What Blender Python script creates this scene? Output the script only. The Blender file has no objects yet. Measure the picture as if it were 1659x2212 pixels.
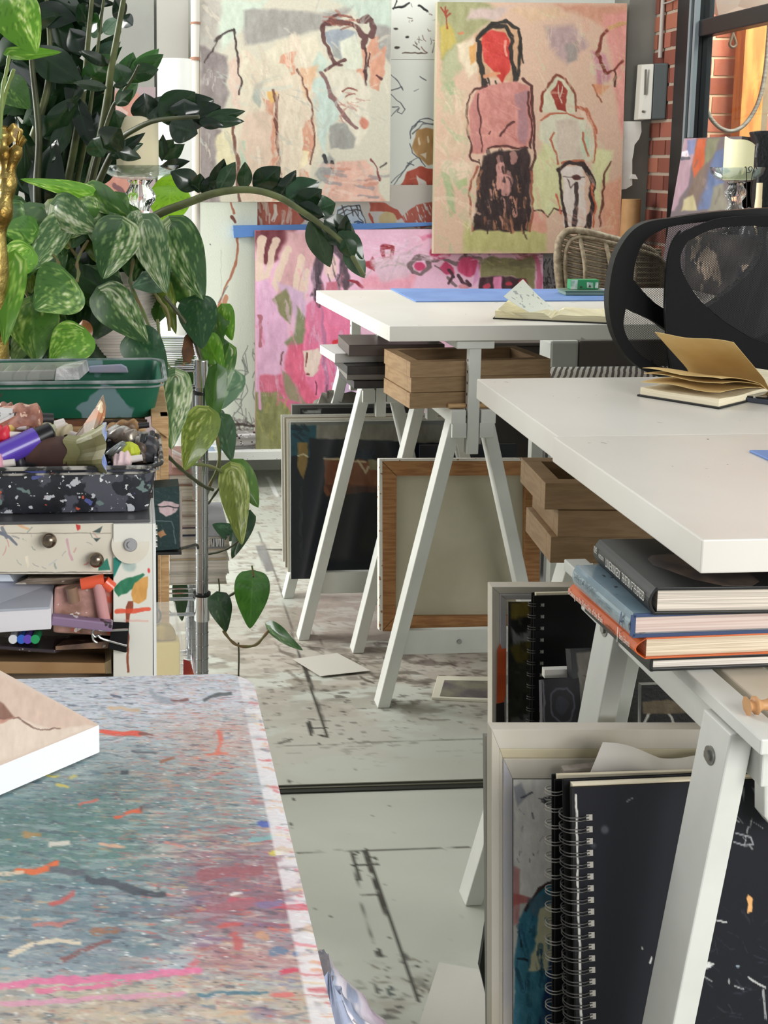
import bpy, math, random
import numpy as np
from mathutils import Vector, Matrix, noise as mnoise
random.seed(7)
rad = math.radians
SC = bpy.context.scene
COL = SC.collection
# ------------------------------------------------------------------ camera maths
CAMH, FPX, PCX, PCY = 1.18, 2700.0, 450.0, 745.0
YAW = math.atan(170/2700.0); PIT = math.atan(400/2700.0)
fw = Vector((math.sin(YAW)*math.cos(PIT), math.cos(YAW)*math.cos(PIT), -math.sin(PIT)))
rt = Vector((math.cos(YAW), -math.sin(YAW), 0))
up = rt.cross(fw)
EYE = Vector((0, 0, CAMH))
def ray(px, py): return fw*FPX + rt*(px-PCX) + up*(PCY-py)
def PY(px, py, Y):
    d = ray(px, py); return EYE + d*(Y/d.y)
def PZ(px, py, Z):
    d = ray(px, py); return EYE + d*((Z-CAMH)/d.z)
def PX(px, py, X):
    d = ray(px, py); return EYE + d*(X/d.x)
def PP(px, py, p0, n):
    d = ray(px, py); n = Vector(n); return EYE + d*((Vector(p0)-EYE).dot(n)/d.dot(n))
def proj(A):
    A = np.asarray(A, float) - np.array(EYE)
    z = A@np.array(fw)
    return PCX + FPX*(A@np.array(rt))/z, PCY - FPX*(A@np.array(up))/z
def s2l(c):
    c = np.asarray(c, float)
    return np.where(c <= 0.04045, c/12.92, ((np.clip(c, 0, None)+0.055)/1.055)**2.4)
def rgb(r, g, b):
    v = s2l(np.array([r, g, b])/255.0); return (float(v[0]), float(v[1]), float(v[2]), 1.0)
# ------------------------------------------------------------------ materials
MATS = {}
def _new(name):
    m = bpy.data.materials.new(name); m.use_nodes = True
    nt = m.node_tree; b = nt.nodes['Principled BSDF']; return m, nt, b
def add_bump(nt, b, scale, strength, stretch=None, dist=0.002):
    tc = nt.nodes.new('ShaderNodeTexCoord'); n = nt.nodes.new('ShaderNodeTexNoise')
    n.inputs['Scale'].default_value = scale; n.inputs['Detail'].default_value = 5
    if stretch:
        mp = nt.nodes.new('ShaderNodeMapping'); mp.inputs['Scale'].default_value = stretch
        nt.links.new(tc.outputs['Object'], mp.inputs['Vector']); nt.links.new(mp.outputs[0], n.inputs['Vector'])
    else: nt.links.new(tc.outputs['Object'], n.inputs['Vector'])
    bp = nt.nodes.new('ShaderNodeBump'); bp.inputs['Strength'].default_value = strength; bp.inputs['Distance'].default_value = dist
    nt.links.new(n.outputs['Fac'], bp.inputs['Height']); nt.links.new(bp.outputs[0], b.inputs['Normal'])
def mat(name, col, rough=0.6, metal=0.0, col2=None, scale=20, stretch=None, bump=0.0, bscale=120, lo=0.4, hi=0.6,
        splat=None, trans=0.0, ior=1.45, alpha=1.0, coat=0.0, sub=0.0, spec=0.5, detail=4):
    """procedural material: base colour, second colour through noise, paint splats [(colour, noise scale, threshold)]"""
    if name in MATS: return MATS[name]
    m, nt, b = _new(name); L = nt.links
    b.inputs['Base Color'].default_value = rgb(*col)
    b.inputs['Roughness'].default_value = rough; b.inputs['Metallic'].default_value = metal
    b.inputs['IOR'].default_value = ior; b.inputs['Transmission Weight'].default_value = trans
    b.inputs['Alpha'].default_value = alpha; b.inputs['Coat Weight'].default_value = coat
    b.inputs['Specular IOR Level'].default_value = spec
    if sub: b.inputs['Subsurface Weight'].default_value = sub; b.inputs['Subsurface Radius'].default_value = (.02, .015, .008)
    cur = None
    def nz(scale, stretch=None, det=4, seed=0):
        tc = nt.nodes.new('ShaderNodeTexCoord'); mp = nt.nodes.new('ShaderNodeMapping')
        mp.inputs['Location'].default_value = (seed*3.1, seed*1.7, seed*.9)
        if stretch: mp.inputs['Scale'].default_value = stretch
        n = nt.nodes.new('ShaderNodeTexNoise'); n.inputs['Scale'].default_value = scale; n.inputs['Detail'].default_value = det
        L.new(tc.outputs['Object'], mp.inputs['Vector']); L.new(mp.outputs[0], n.inputs['Vector']); return n
    def ramp(n, a, c):
        r = nt.nodes.new('ShaderNodeMapRange'); r.inputs['From Min'].default_value = a; r.inputs['From Max'].default_value = c
        L.new(n.outputs['Fac'], r.inputs['Value']); return r
    def mix(fac, A, Bc):
        x = nt.nodes.new('ShaderNodeMix'); x.data_type = 'RGBA'
        L.new(fac.outputs[0], x.inputs['Factor'])
        if isinstance(A, tuple): x.inputs['A'].default_value = A
        else: L.new(A, x.inputs['A'])
        x.inputs['B'].default_value = Bc
        return x.outputs['Result']
    cur = rgb(*col)
    if col2: cur = mix(ramp(nz(scale, stretch, detail), lo, hi), cur, rgb(*col2))
    for i, s in enumerate(splat or []):
        c, sc, th = s[:3]; st = s[3] if len(s) > 3 else None
        cur = mix(ramp(nz(sc, st, 3, i+1), th, th+.02), cur, rgb(*c))
    if not isinstance(cur, tuple): L.new(cur, b.inputs['Base Color'])
    if bump: add_bump(nt, b, bscale, bump, stretch)
    MATS[name] = m; return m
def paintmat(name, rough=0.6, bump=0.25, bscale=250, coat=0.0, spec=0.4, sub=0.0, trans_leaf=0.0):
    if name in MATS: return MATS[name]
    m, nt, b = _new(name)
    a = nt.nodes.new('ShaderNodeAttribute'); a.attribute_name = 'Col'
    nt.links.new(a.outputs['Color'], b.inputs['Base Color'])
    b.inputs['Roughness'].default_value = rough; b.inputs['Coat Weight'].default_value = coat
    b.inputs['Specular IOR Level'].default_value = spec
    if bump: add_bump(nt, b, bscale, bump)
    if trans_leaf:
        out = nt.nodes['Material Output']; tr = nt.nodes.new('ShaderNodeBsdfTranslucent'); mx = nt.nodes.new('ShaderNodeMixShader')
        nt.links.new(a.outputs['Color'], tr.inputs['Color']); mx.inputs[0].default_value = trans_leaf
        nt.links.new(b.outputs[0], mx.inputs[1]); nt.links.new(tr.outputs[0], mx.inputs[2]); nt.links.new(mx.outputs[0], out.inputs['Surface'])
    MATS[name] = m; return m
# ------------------------------------------------------------------ objects
WL = {}
def label(o, lab, cat, group=None, kind=None):
    if lab: o['label'] = lab
    if cat: o['category'] = cat
    if group: o['group'] = group
    if kind: o['kind'] = kind
    return o
def thing(name, loc, lab, cat, group=None):
    o = bpy.data.objects.new(name, None); COL.objects.link(o); o.location = loc; o.empty_display_size = .05
    WL[o.name] = Vector(loc); return label(o, lab, cat, group)
class MB:
    def __init__(s): s.v = []; s.f = []; s.c = []; s.fm = []; s.M = None; s.mi = 0; s.col = None
    def add(s, vs, fs, cols=None):
        n = len(s.v)
        for i, p in enumerate(vs):
            p = Vector(p); s.v.append(s.M@p if s.M else p)
            s.c.append(cols[i] if cols is not None else (s.col or (1, 1, 1)))
        for f in fs: s.f.append([n+i for i in f]); s.fm.append(s.mi)
        return s
    def box(s, a, b):
        x0, y0, z0 = a; x1, y1, z1 = b
        return s.add([(x0,y0,z0),(x1,y0,z0),(x1,y1,z0),(x0,y1,z0),(x0,y0,z1),(x1,y0,z1),(x1,y1,z1),(x0,y1,z1)],
            [(0,3,2,1),(4,5,6,7),(0,1,5,4),(1,2,6,5),(2,3,7,6),(3,0,4,7)])
    def hexa(s, p):   # 8 points, bottom 4 then top 4
        return s.add(p, [(0,3,2,1),(4,5,6,7),(0,1,5,4),(1,2,6,5),(2,3,7,6),(3,0,4,7)])
    def prism(s, pts, n, t):   # polygon pts (3D), extruded along n by t
        n = Vector(n).normalized()*t; k = len(pts); P = [Vector(p) for p in pts]
        return s.add(P+[p+n for p in P], [list(range(k))[::-1], list(range(k, 2*k))]+[(i, (i+1)%k, (i+1)%k+k, i+k) for i in range(k)])
    def bar(s, a, b, w, h, upv=(0,0,1)):
        a = Vector(a); b = Vector(b); d = (b-a).normalized(); u = Vector(upv); sx = d.cross(u).normalized(); u2 = sx.cross(d).normalized()
        q = [(-w/2,-h/2),(w/2,-h/2),(w/2,h/2),(-w/2,h/2)]
        vs = [a+sx*x+u2*y for x, y in q]+[b+sx*x+u2*y for x, y in q]
        return s.add(vs, [(0,1,2,3),(7,6,5,4)]+[(i, i+4, (i+1)%4+4, (i+1)%4) for i in range(4)])
    def cyl(s, a, b, r0, r1=None, n=20, cap=True):
        if r1 is None: r1 = r0
        a = Vector(a); b = Vector(b); d = (b-a).normalized(); t = Vector((1,0,0)) if abs(d.x) < .9 else Vector((0,1,0))
        u = d.cross(t).normalized(); w = d.cross(u)
        vs = [a+(u*math.cos(2*math.pi*i/n)+w*math.sin(2*math.pi*i/n))*r0 for i in range(n)]+[b+(u*math.cos(2*math.pi*i/n)+w*math.sin(2*math.pi*i/n))*r1 for i in range(n)]
        fs = [(i, (i+1)%n, (i+1)%n+n, i+n) for i in range(n)]
        if cap: fs += [list(range(n))[::-1], list(range(n, 2*n))]
        return s.add(vs, fs)
    def tube(s, pts, r, n=8, smooth=True):
        P = [Vector(p) for p in pts]
        if smooth and len(P) > 2: P = crom(P, 5)
        m = len(P); R = r if callable(r) else (lambda t: r)
        vs = []; pu = None
        for i, p in enumerate(P):
            d = (P[min(i+1, m-1)]-P[max(i-1, 0)])
            d = d.normalized() if d.length > 1e-9 else Vector((0,0,1))
            if pu is None:
                t = Vector((1,0,0)) if abs(d.x) < .9 else Vector((0,1,0)); pu = d.cross(t).normalized()
            pu = (pu-d*pu.dot(d)).normalized(); w = d.cross(pu); rr = R(i/(m-1))
            vs += [p+(pu*math.cos(2*math.pi*k/n)+w*math.sin(2*math.pi*k/n))*rr for k in range(n)]
        fs = [(i*n+k, i*n+(k+1)%n, (i+1)*n+(k+1)%n, (i+1)*n+k) for i in range(m-1) for k in range(n)]
        fs += [list(range(n))[::-1], list(range((m-1)*n, m*n))]
        return s.add(vs, fs)
    def lathe(s, c, prof, n=40, flute=0, fa=0.0, twist=0.0):
        c = Vector(c); vs = []
        for j, (r, z) in enumerate(prof):
            for i in range(n):
                a = 2*math.pi*i/n; rr = r*(1+(fa*math.cos(flute*(a+twist*z)) if flute else 0)); vs.append(c+Vector((rr*math.cos(a), rr*math.sin(a), z)))
        m = len(prof)
        fs = [(j*n+i, j*n+(i+1)%n, (j+1)*n+(i+1)%n, (j+1)*n+i) for j in range(m-1) for i in range(n)]
        fs += [list(range(n))[::-1], list(range((m-1)*n, m*n))]
        return s.add(vs, fs)
    def grid(s, fn, nu, nv, cols=None, thick=0.0, closed=False):
        """fn(u,v)->Vector over 0..1; optional thickness along the surface normal (closed shell)"""
        P = [[Vector(fn(i/nu, j/nv)) for i in range(nu+1)] for j in range(nv+1)]
        C = [[cols(i/nu, j/nv) if cols else (1,1,1) for i in range(nu+1)] for j in range(nv+1)]
        W = nu+1; vs = [p for r in P for p in r]; cs = [c for r in C for c in r]
        fs = [(j*W+i, j*W+i+1, (j+1)*W+i+1, (j+1)*W+i) for j in range(nv) for i in range(nu)]
        if thick:
            N = []
            for j in range(nv+1):
                for i in range(nu+1):
                    du = P[j][min(i+1,nu)]-P[j][max(i-1,0)]; dv = P[min(j+1,nv)][i]-P[max(j-1,0)][i]
                    n = du.cross(dv); N.append(n.normalized() if n.length > 1e-12 else Vector((0,0,1)))
            o = len(vs); vs = vs+[p-n*thick for p, n in zip(vs, N)]; cs = cs+cs
            fs += [tuple(o+k for k in f[::-1]) for f in fs]
            bd = [i for i in range(W)]+[j*W+nu for j in range(1, nv+1)]+[nv*W+i for i in range(nu-1, -1, -1)]+[j*W for j in range(nv-1, 0, -1)]
            fs += [(bd[k], bd[k]+o, bd[(k+1)%len(bd)]+o, bd[(k+1)%len(bd)]) for k in range(len(bd))]
        return s.add(vs, fs, cs)
    def build(s, name, m, parent=None, bevel=0.0, smooth=False, lab=None, seg=2, sub=0):
        me = bpy.data.meshes.new(name)
        c = sum(s.v, Vector())/max(1, len(s.v))
        lo = [min(p[k] for p in s.v) for k in range(3)]; hi = [max(p[k] for p in s.v) for k in range(3)]
        c = Vector([(lo[k]+hi[k])/2 for k in range(3)])
        if parent is None: c.z = lo[2]
        me.from_pydata([p-c for p in s.v], [], s.f); me.update()
        ms = m if isinstance(m, (list, tuple)) else [m]
        for x in ms: me.materials.append(x)
        if len(ms) > 1:
            for p, k in zip(me.polygons, s.fm): p.material_index = k
        if any('Col' == n.attribute_name for x in ms for n in x.node_tree.nodes if n.type == 'ATTRIBUTE'):
            at = me.color_attributes.new('Col', 'FLOAT_COLOR', 'POINT')
            cc = np.ones((len(s.v), 4)); cc[:, :3] = s2l(np.array(s.c)/255.0); at.data.foreach_set('color', cc.ravel())
        if smooth:
            me.polygons.foreach_set('use_smooth', [True]*len(me.polygons))
            try: me.set_sharp_from_angle(angle=rad(45))
            except Exception: pass
        o = bpy.data.objects.new(name, me); COL.objects.link(o)
        if parent is not None: o.parent = parent; o.location = c-WL[parent.name]
        else: o.location = c
        WL[o.name] = c
        if bevel:
            b = o.modifiers.new('bevel', 'BEVEL'); b.width = bevel; b.segments = seg; b.limit_method = 'ANGLE'; b.angle_limit = rad(40)
        if sub:
            q = o.modifiers.new('sub', 'SUBSURF'); q.levels = sub; q.render_levels = sub
        if lab: o['label'] = lab
        return o
def crom(P, k):
    out = []; n = len(P)
    for i in range(n-1):
        a = P[max(i-1,0)]; b = P[i]; c = P[i+1]; d = P[min(i+2,n-1)]
        for j in range(k):
            t = j/k; out.append(.5*((2*b)+(c-a)*t+(2*a-5*b+4*c-d)*t*t+(3*b-a-3*c+d)*t**3))
    out.append(P[-1]); return out
def box(name, a, b, m, parent=None, bevel=0.0, lab=None): return MB().box(a, b).build(name, m, parent, bevel, lab=lab)
def struct(o): o['kind'] = 'structure'; return o
def text(body, origin, xd, yd, w, h, m, parent, name='lettering', depth=.0003, lab=None):
    cu = bpy.data.curves.new('t', 'FONT'); cu.body = body; cu.size = 1; cu.extrude = 0; cu.resolution_u = 2
    to = bpy.data.objects.new('t', cu); COL.objects.link(to); bpy.context.view_layer.update()
    me = bpy.data.meshes.new_from_object(to.evaluated_get(bpy.context.evaluated_depsgraph_get()))
    bpy.data.objects.remove(to)
    vs = [v.co.copy() for v in me.vertices]; fs = [list(p.vertices) for p in me.polygons]; bpy.data.meshes.remove(me)
    x0 = min(v.x for v in vs); x1 = max(v.x for v in vs); y0 = min(v.y for v in vs); y1 = max(v.y for v in vs)
    xd = Vector(xd).normalized(); yd = Vector(yd).normalized(); n = xd.cross(yd)
    mb = MB(); V = [Vector(origin)+xd*((v.x-x0)/(x1-x0)*w)+yd*((v.y-y0)/(y1-y0)*h)+n*depth for v in vs]
    mb.add(V, fs); return mb.build(name, m, parent, lab=lab)
# ------------------------------------------------------------------ painting on dense grids
def lat(x, y, seed=0):
    xi = np.floor(x).astype(np.int64); yi = np.floor(y).astype(np.int64); fx = x-xi; fy = y-yi
    fx = fx*fx*(3-2*fx); fy = fy*fy*(3-2*fy)
    def h(a, b):
        n = (a*374761393+b*668265263+seed*1442695041) & 0xffffffff
        n = ((n ^ (n >> 13))*1274126177) & 0xffffffff
        return ((n ^ (n >> 16)) & 0xffff)/65535.0
    return (h(xi,yi)*(1-fx)+h(xi+1,yi)*fx)*(1-fy)+(h(xi,yi+1)*(1-fx)+h(xi+1,yi+1)*fx)*fy
def fbm(x, y, seed=0, o=3):
    r = 0; a = .5; t = 0
    for k in range(o): r = r+a*lat(x*2**k, y*2**k, seed+k*17); t += a; a *= .5
    return r/t
class Paint:
    def __init__(s, X, Y, base, U=None, V=None, wob=4.0, ns=1.0, seed=1):
        s.n = X.size; s.X0 = X.ravel(); s.Y0 = Y.ravel(); s.C = np.tile(np.array(base, float), (s.n, 1)); s.seed = seed; s.ns = ns
        s.U = s.X0 if U is None else U.ravel(); s.V = s.Y0 if V is None else V.ravel()
        s.X = s.X0+wob*(fbm(s.X0/26, s.Y0/26, seed, 2)-.5)*2+wob*.16*(lat(s.X0/7, s.Y0/7, seed+5)-.5)*2
        s.Y = s.Y0+wob*(fbm(s.X0/26, s.Y0/26, seed+9, 2)-.5)*2+wob*.16*(lat(s.X0/7, s.Y0/7, seed+3)-.5)*2
        s.k = 100*seed
    def _apply(s, idx, a, col, vary):
        s.k += 1
        if vary:
            nn = (fbm(s.X0[idx]/9, s.Y0[idx]/22, s.k, 3)-.5)*2*vary
            c = np.array(col, float)[None, :]+nn[:, None]
        else: c = np.array(col, float)[None, :]
        s.C[idx] = s.C[idx]*(1-a[:, None])+c*a[:, None]
    def poly(s, pts, col, soft=2.0, op=1.0, vary=14, dry=0.0, ang=None):
        P = np.array(pts, float); m = soft*2+2
        idx = np.nonzero((s.X > P[:,0].min()-m)&(s.X < P[:,0].max()+m)&(s.Y > P[:,1].min()-m)&(s.Y < P[:,1].max()+m))[0]
        if idx.size == 0: return s
        x = s.X[idx]; y = s.Y[idx]; ins = np.zeros(idx.size, bool); d = np.full(idx.size, 1e9)
        for i in range(len(P)):
            x0, y0 = P[i]; x1, y1 = P[(i+1)%len(P)]
            c = ((y0 > y) != (y1 > y)); xi = x0+(y-y0)*(x1-x0)/((y1-y0) if abs(y1-y0) > 1e-9 else 1e-9); ins ^= c&(x < xi)
            d = np.minimum(d, s._seg(x, y, x0, y0, x1, y1))
        sd = np.where(ins, d, -d); a = np.clip(sd/soft+.5, 0, 1)*op
        if dry: a = a*s._dry(idx, dry, ang)
        s._apply(idx, a, col, vary); return s
    def _dry(s, idx, dry, ang):
        x = s.X0[idx]; y = s.Y0[idx]; t = ang if ang is not None else math.pi/2
        u = x*math.cos(t)+y*math.sin(t); v = -x*math.sin(t)+y*math.cos(t); s.k += 1
        n = fbm(u/30, v/3.2, s.k, 2)*.7+fbm(x/7, y/7, s.k+3, 2)*.3
        return np.clip((n-dry)/.08+.5, 0, 1)
    def _seg(s, x, y, x0, y0, x1, y1):
        dx, dy = x1-x0, y1-y0; L = dx*dx+dy*dy+1e-9; t = np.clip(((x-x0)*dx+(y-y0)*dy)/L, 0, 1)
        return np.hypot(x-x0-t*dx, y-y0-t*dy)
    def line(s, pts, w, col, op=1.0, soft=1.4, vary=8, dry=0.0, taper=False):
        P = np.array(pts, float); m = w+soft+3
        idx = np.nonzero((s.X > P[:,0].min()-m)&(s.X < P[:,0].max()+m)&(s.Y > P[:,1].min()-m)&(s.Y < P[:,1].max()+m))[0]
        if idx.size == 0: return s
        x = s.X[idx]; y = s.Y[idx]; d = np.full(idx.size, 1e9)
        for i in range(len(P)-1): d = np.minimum(d, s._seg(x, y, P[i,0], P[i,1], P[i+1,0], P[i+1,1]))
        ww = w*(.65+.7*fbm(x/18, y/18, s.k+50, 2)); a = np.clip((ww-d)/soft+.5, 0, 1)*op
        if dry: a = a*s._dry(idx, dry, math.atan2(P[-1,1]-P[0,1], P[-1,0]-P[0,0]))
        s._apply(idx, a, col, vary); return s
    def blob(s, x, y, rx, ry, col, op=1.0, soft=2, vary=10, dry=0):
        n = 14; return s.poly([(x+rx*math.cos(6.283*i/n), y+ry*math.sin(6.283*i/n)) for i in range(n)], col, soft, op, vary, dry)
    def strokes(s, n, reg, cols, ln, w, ang, op=.8, spread=.3, dry=.4, rnd=None):
        R = rnd or random.Random(s.seed*31+n)
        x0, y0, x1, y1 = reg
        for i in range(n):
            x = R.uniform(x0, x1); y = R.uniform(y0, y1); a = ang+R.gauss(0, spread); l = ln*R.uniform(.4, 1.3)
            s.line([(x-l*math.cos(a)/2, y-l*math.sin(a)/2), (x+R.uniform(-2,2), y+R.uniform(-2,2)), (x+l*math.cos(a)/2, y+l*math.sin(a)/2)], w*R.uniform(.4, 1.4), R.choice(cols), op*R.uniform(.6, 1), dry=dry)
        return s
    def grain(s, amt, su=3.0, sv=3.0):
        s.C += ((fbm(s.X0/su, s.Y0/sv, s.seed+77, 3)-.5)*2*amt)[:, None]; return s
def gridmesh(name, P, C, m, parent=None, extra=None):
    """P (ny,nx,3) world, C (ny*nx,3) 0..255; extra = MB with side geometry (its own colours)"""
    ny, nx, _ = P.shape; V = P.reshape(-1, 3); ii = np.arange(ny*nx).reshape(ny, nx)
    F = np.stack([ii[:-1,:-1], ii[1:,:-1], ii[1:,1:], ii[:-1,1:]], -1).reshape(-1, 4)
    nv, nf = len(V), len(F); cols = C
    if extra and extra.v:
        V = np.vstack([V, np.array([tuple(p) for p in extra.v])]); cols = np.vstack([C, np.array(extra.c, float)])
    c = (V.min(0)+V.max(0))/2
    if parent is None: c[2] = V[:, 2].min()
    ef = [[i+nv for i in f] for f in extra.f] if extra else []
    me = bpy.data.meshes.new(name); nl = nf*4+sum(len(f) for f in ef)
    me.vertices.add(len(V)); me.vertices.foreach_set('co', (V-c).ravel())
    me.loops.add(nl); me.polygons.add(nf+len(ef))
    li = np.concatenate([F.ravel()]+[np.array(f) for f in ef]) if ef else F.ravel()
    ls = list(range(0, nf*4, 4)); k = nf*4
    for f in ef: ls.append(k); k += len(f)
    me.loops.foreach_set('vertex_index', li.astype(np.int32)); me.polygons.foreach_set('loop_start', np.array(ls, np.int32))
    me.update(calc_edges=True); me.validate()
    me.materials.append(m)
    at = me.color_attributes.new('Col', 'FLOAT_COLOR', 'POINT')
    cc = np.ones((len(V), 4)); cc[:, :3] = s2l(np.clip(cols, 0, 255)/255.0); at.data.foreach_set('color', cc.ravel())
    o = bpy.data.objects.new(name, me); COL.objects.link(o); cv = Vector(c)
    if parent is not None: o.parent = parent; o.location = cv-WL[parent.name]
    else: o.location = cv
    WL[o.name] = cv; return o
def panel(name, q, nx, ny, fn, m, parent=None, thick=.02, side=(225,225,220), base=(220,220,215), wob=4, seed=1):
    """q = TL,TR,BR,BL world corners of the face; fn(paint) paints it in the photograph's pixel frame"""
    TL, TR, BR, BL = [np.array(p) for p in q]
    u = np.linspace(0, 1, nx)[None, :, None]; v = np.linspace(0, 1, ny)[:, None, None]
    P = (TL*(1-u)+TR*u)*(1-v)+(BL*(1-u)+BR*u)*v
    X, Y = proj(P.reshape(-1, 3)); p = Paint(X, Y, base, wob=wob, seed=seed); fn(p)
    n = Vector(TR-TL).cross(Vector(BL-TL)).normalized()
    if n.dot(EYE-Vector(TL)) > 0: n = -n     # n points away from the viewer
    ex = MB(); ex.col = side; c = [Vector(a) for a in (TL, TR, BR, BL)]
    for i in range(4):
        a, b = c[i], c[(i+1)%4]; ex.add([a, b, b+n*thick, a+n*thick], [(0,1,2,3)])
    ex.add([k+n*thick for k in c], [(3,2,1,0)])
    return gridmesh(name, P, p.C, m, parent, ex)
# ================================================================== palette
WHITE = mat('white_painted_wood', (210,211,205), .45, col2=(200,201,195), scale=8, bump=.08, bscale=60)
WHITE2 = mat('scuffed_white_laminate', (216,213,206), .35, col2=(208,204,195), scale=3, splat=[((95,92,90), 60, .735), ((170,166,160), 28, .72)])
WALLM = mat('wall_plaster', (222,226,218), .8, col2=(208,212,204), scale=2.5, bump=.15, bscale=40)
GREYW = mat('grey_painted_board', (150,150,143), .7, col2=(138,138,132), scale=3, bump=.1)
STEEL = mat('steel', (190,190,190), .28, 1.0, bump=.05)
CHROME = mat('chrome', (215,217,220), .12, 1.0)
NICKEL = mat('aged_nickel', (150,135,120), .25, 1.0, col2=(110,98,85), scale=60)
BLACKP = mat('black_powdercoat', (22,23,25), .45, bump=.05)
PAINT = paintmat('oil_paint', .55, .35, 220)
PAPER = mat('paper', (232,230,222), .8, col2=(222,219,210), scale=12)
CREAM = mat('cream_pages', (232,222,196), .8, col2=(214,202,172), scale=200, stretch=(.05,.05,6))
PAGES = mat('page_block', (222,214,204), .85, col2=(190,182,172), scale=160, stretch=(.03,.03,5))
OAK = mat('oak_veneer', (152,124,90), .6, col2=(138,110,78), scale=22, stretch=(1,1,7), bump=.1)
OAKL = mat('pale_wood', (205,170,125), .6, col2=(180,142,98), scale=26, stretch=(1,1,9), bump=.15)
PINE = mat('stretcher_pine', (170,122,74), .6, col2=(146,98,54), scale=22, stretch=(1,10,10), bump=.15)
BLUEM = mat('blue_cutting_mat', (110,142,196), .5, col2=(98,130,186), scale=9)
# ================================================================== floor
xs = np.concatenate([np.linspace(-2.6, -.06, 14), np.linspace(-.04, 1.32, 252), np.linspace(1.36, 1.9, 8)])
ys = np.concatenate([np.linspace(-.6, 1.25, 8), np.linspace(1.28, 3.5, 410), np.linspace(3.51, 4.72, 105)])
GX, GY = np.meshgrid(xs, ys[::-1]); P = np.stack([GX, GY, np.zeros_like(GX)], -1)
X, Y = proj(P.reshape(-1, 3))
fp = Paint(X, Y, (184,187,176), wob=1.6, seed=3)
wx, wy = GX.ravel(), GY.ravel()
fp.C += ((fbm(wx*2.2, wy*3.5, 5, 4)-.5)*26)[:, None]
# worn and dirty zones, in floor coordinates
def zone(cx, cy, rx, ry, col, op, sc=9, th=.5):
    d = np.hypot((wx-cx)/rx, (wy-cy)/ry); a = np.clip(1.3-d, 0, 1)*np.clip((fbm(wx*sc, wy*sc*2.2, int(cx*90)+7, 4)-th)/.07+.3, 0, 1)*op
    fp.C[:] = fp.C*(1-a[:, None])+np.array(col)*a[:, None]
zone(.5, 2.9, .65, .42, (128,118,104), .75, 13, .52); zone(.5, 2.76, .8, .5, (176,168,156), .7, 5, .45)
zone(.32, 3.4, .5, .5, (150,142,130), .6, 22, .58); zone(.3, 4.1, .6, .6, (165,158,146), .6, 26, .6)
zone(.45, 1.44, .5, .2, (150,142,128), .8, 14, .5); zone(.43, 1.5, .5, .16, (70,68,62), .8, 34, .68)
zone(.8, 2.74, .5, .25, (90,84,74), .7, 20, .6); zone(.47, 2.64, .6, .3, (80,75,68), .7, 42, .68)
zone(.4, 3.8, .6, 1, (118,112,104), .6, 60, .68)
DK = (52,50,44)
def seam(pts, w, op=.95, dry=.0): fp.line(pts, w, DK, op, dry=dry, vary=10)
seam([(600,1250),(640,1395),(700,1560),(708,1592)], 1.6, .6); seam([(645,1410),(672,1480),(706,1590)], 3.2)
seam([(560,1150),(600,1255)], 1.6, .5)
seam([(664,1574),(706,1573)], 1.5); seam([(668,1562),(672,1586)], 4); seam([(690,1588),(700,1592)], 2)
seam([(790,1838),(800,1870),(830,1960),(875,2070),(905,2162)], 4.2); seam([(762,1846),(772,1885),(775,1898)], 5, .9, .3)
seam([(762,1868),(820,1866)], 2); seam([(780,1934),(815,1933)], 1.2, .6); seam([(760,1850),(790,1990),(818,2060)], 1, .5)
seam([(817,2054),(821,2064)], 5); seam([(762,1850),(775,1840)], 3); seam([(806,1852),(812,1855)], 3)
seam([(640,1842),(710,1838),(900,1835),(1015,1830)], 1.2, .7); seam([(600,1613),(800,1604),(1048,1596)], .9, .35)
seam([(560,1188),(612,1187)], 1.6, .8); seam([(605,1605),(630,1598)], 1.8, .7)
seam([(640,1395),(700,1400)], 1.2, .5); seam([(905,2162),(925,2110)], 2, .7)
fp.blob(903, 2088, 6, 3, (40,40,36)); fp.blob(845, 2140, 10, 12, (60,72,68), .8, dry=.4); fp.strokes(26, (800,2070,940,2212), [(90,85,74),(60,60,55),(110,104,90)], 22, 2.2, .6, .8, .8)
fp.strokes(60, (605,1385,1060,1470), [(95,88,76),(70,64,56),(120,112,98)], 34, 2.5, .05, .8, .35, .42)
fp.strokes(90, (540,1030,612,1400), [(150,142,128),(120,112,100),(165,158,146)], 16, 1.3, .1, .8, .5, .45)
fp.strokes(30, (560,1290,800,1400), [(176,158,148),(150,138,128),(90,84,74)], 28, 2, .2, .7, .5, .45)
fp.poly([(552,1180),(572,1178),(592,1232),(574,1236)], (120,122,120), 2, .9, 20); fp.poly([(573,1030),(582,1030),(604,1072),(596,1075)], (238,238,236), 2, .8)
fp.line([(640,1690),(700,1705)], 1.2, (150,146,136), .5); fp.blob(690,1606,3,2,(50,48,44)); fp.blob(758,1597,4,2,(50,48,44)); fp.blob(625,1688,5,3,(60,58,52)); fp.blob(635,1727,5,3,(60,58,52)); fp.blob(628,1781,3,3,(80,78,72))
for _ in range(50):
    r = random.Random(_); fp.blob(r.uniform(600,1040), r.uniform(1500,2200), r.uniform(.8,2.4), r.uniform(.6,1.6), (80,78,70), .8)
fl = gridmesh('floor', P, fp.C, paintmat('floor_paint', .38, .12, 60, spec=.5)); struct(fl)
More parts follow.
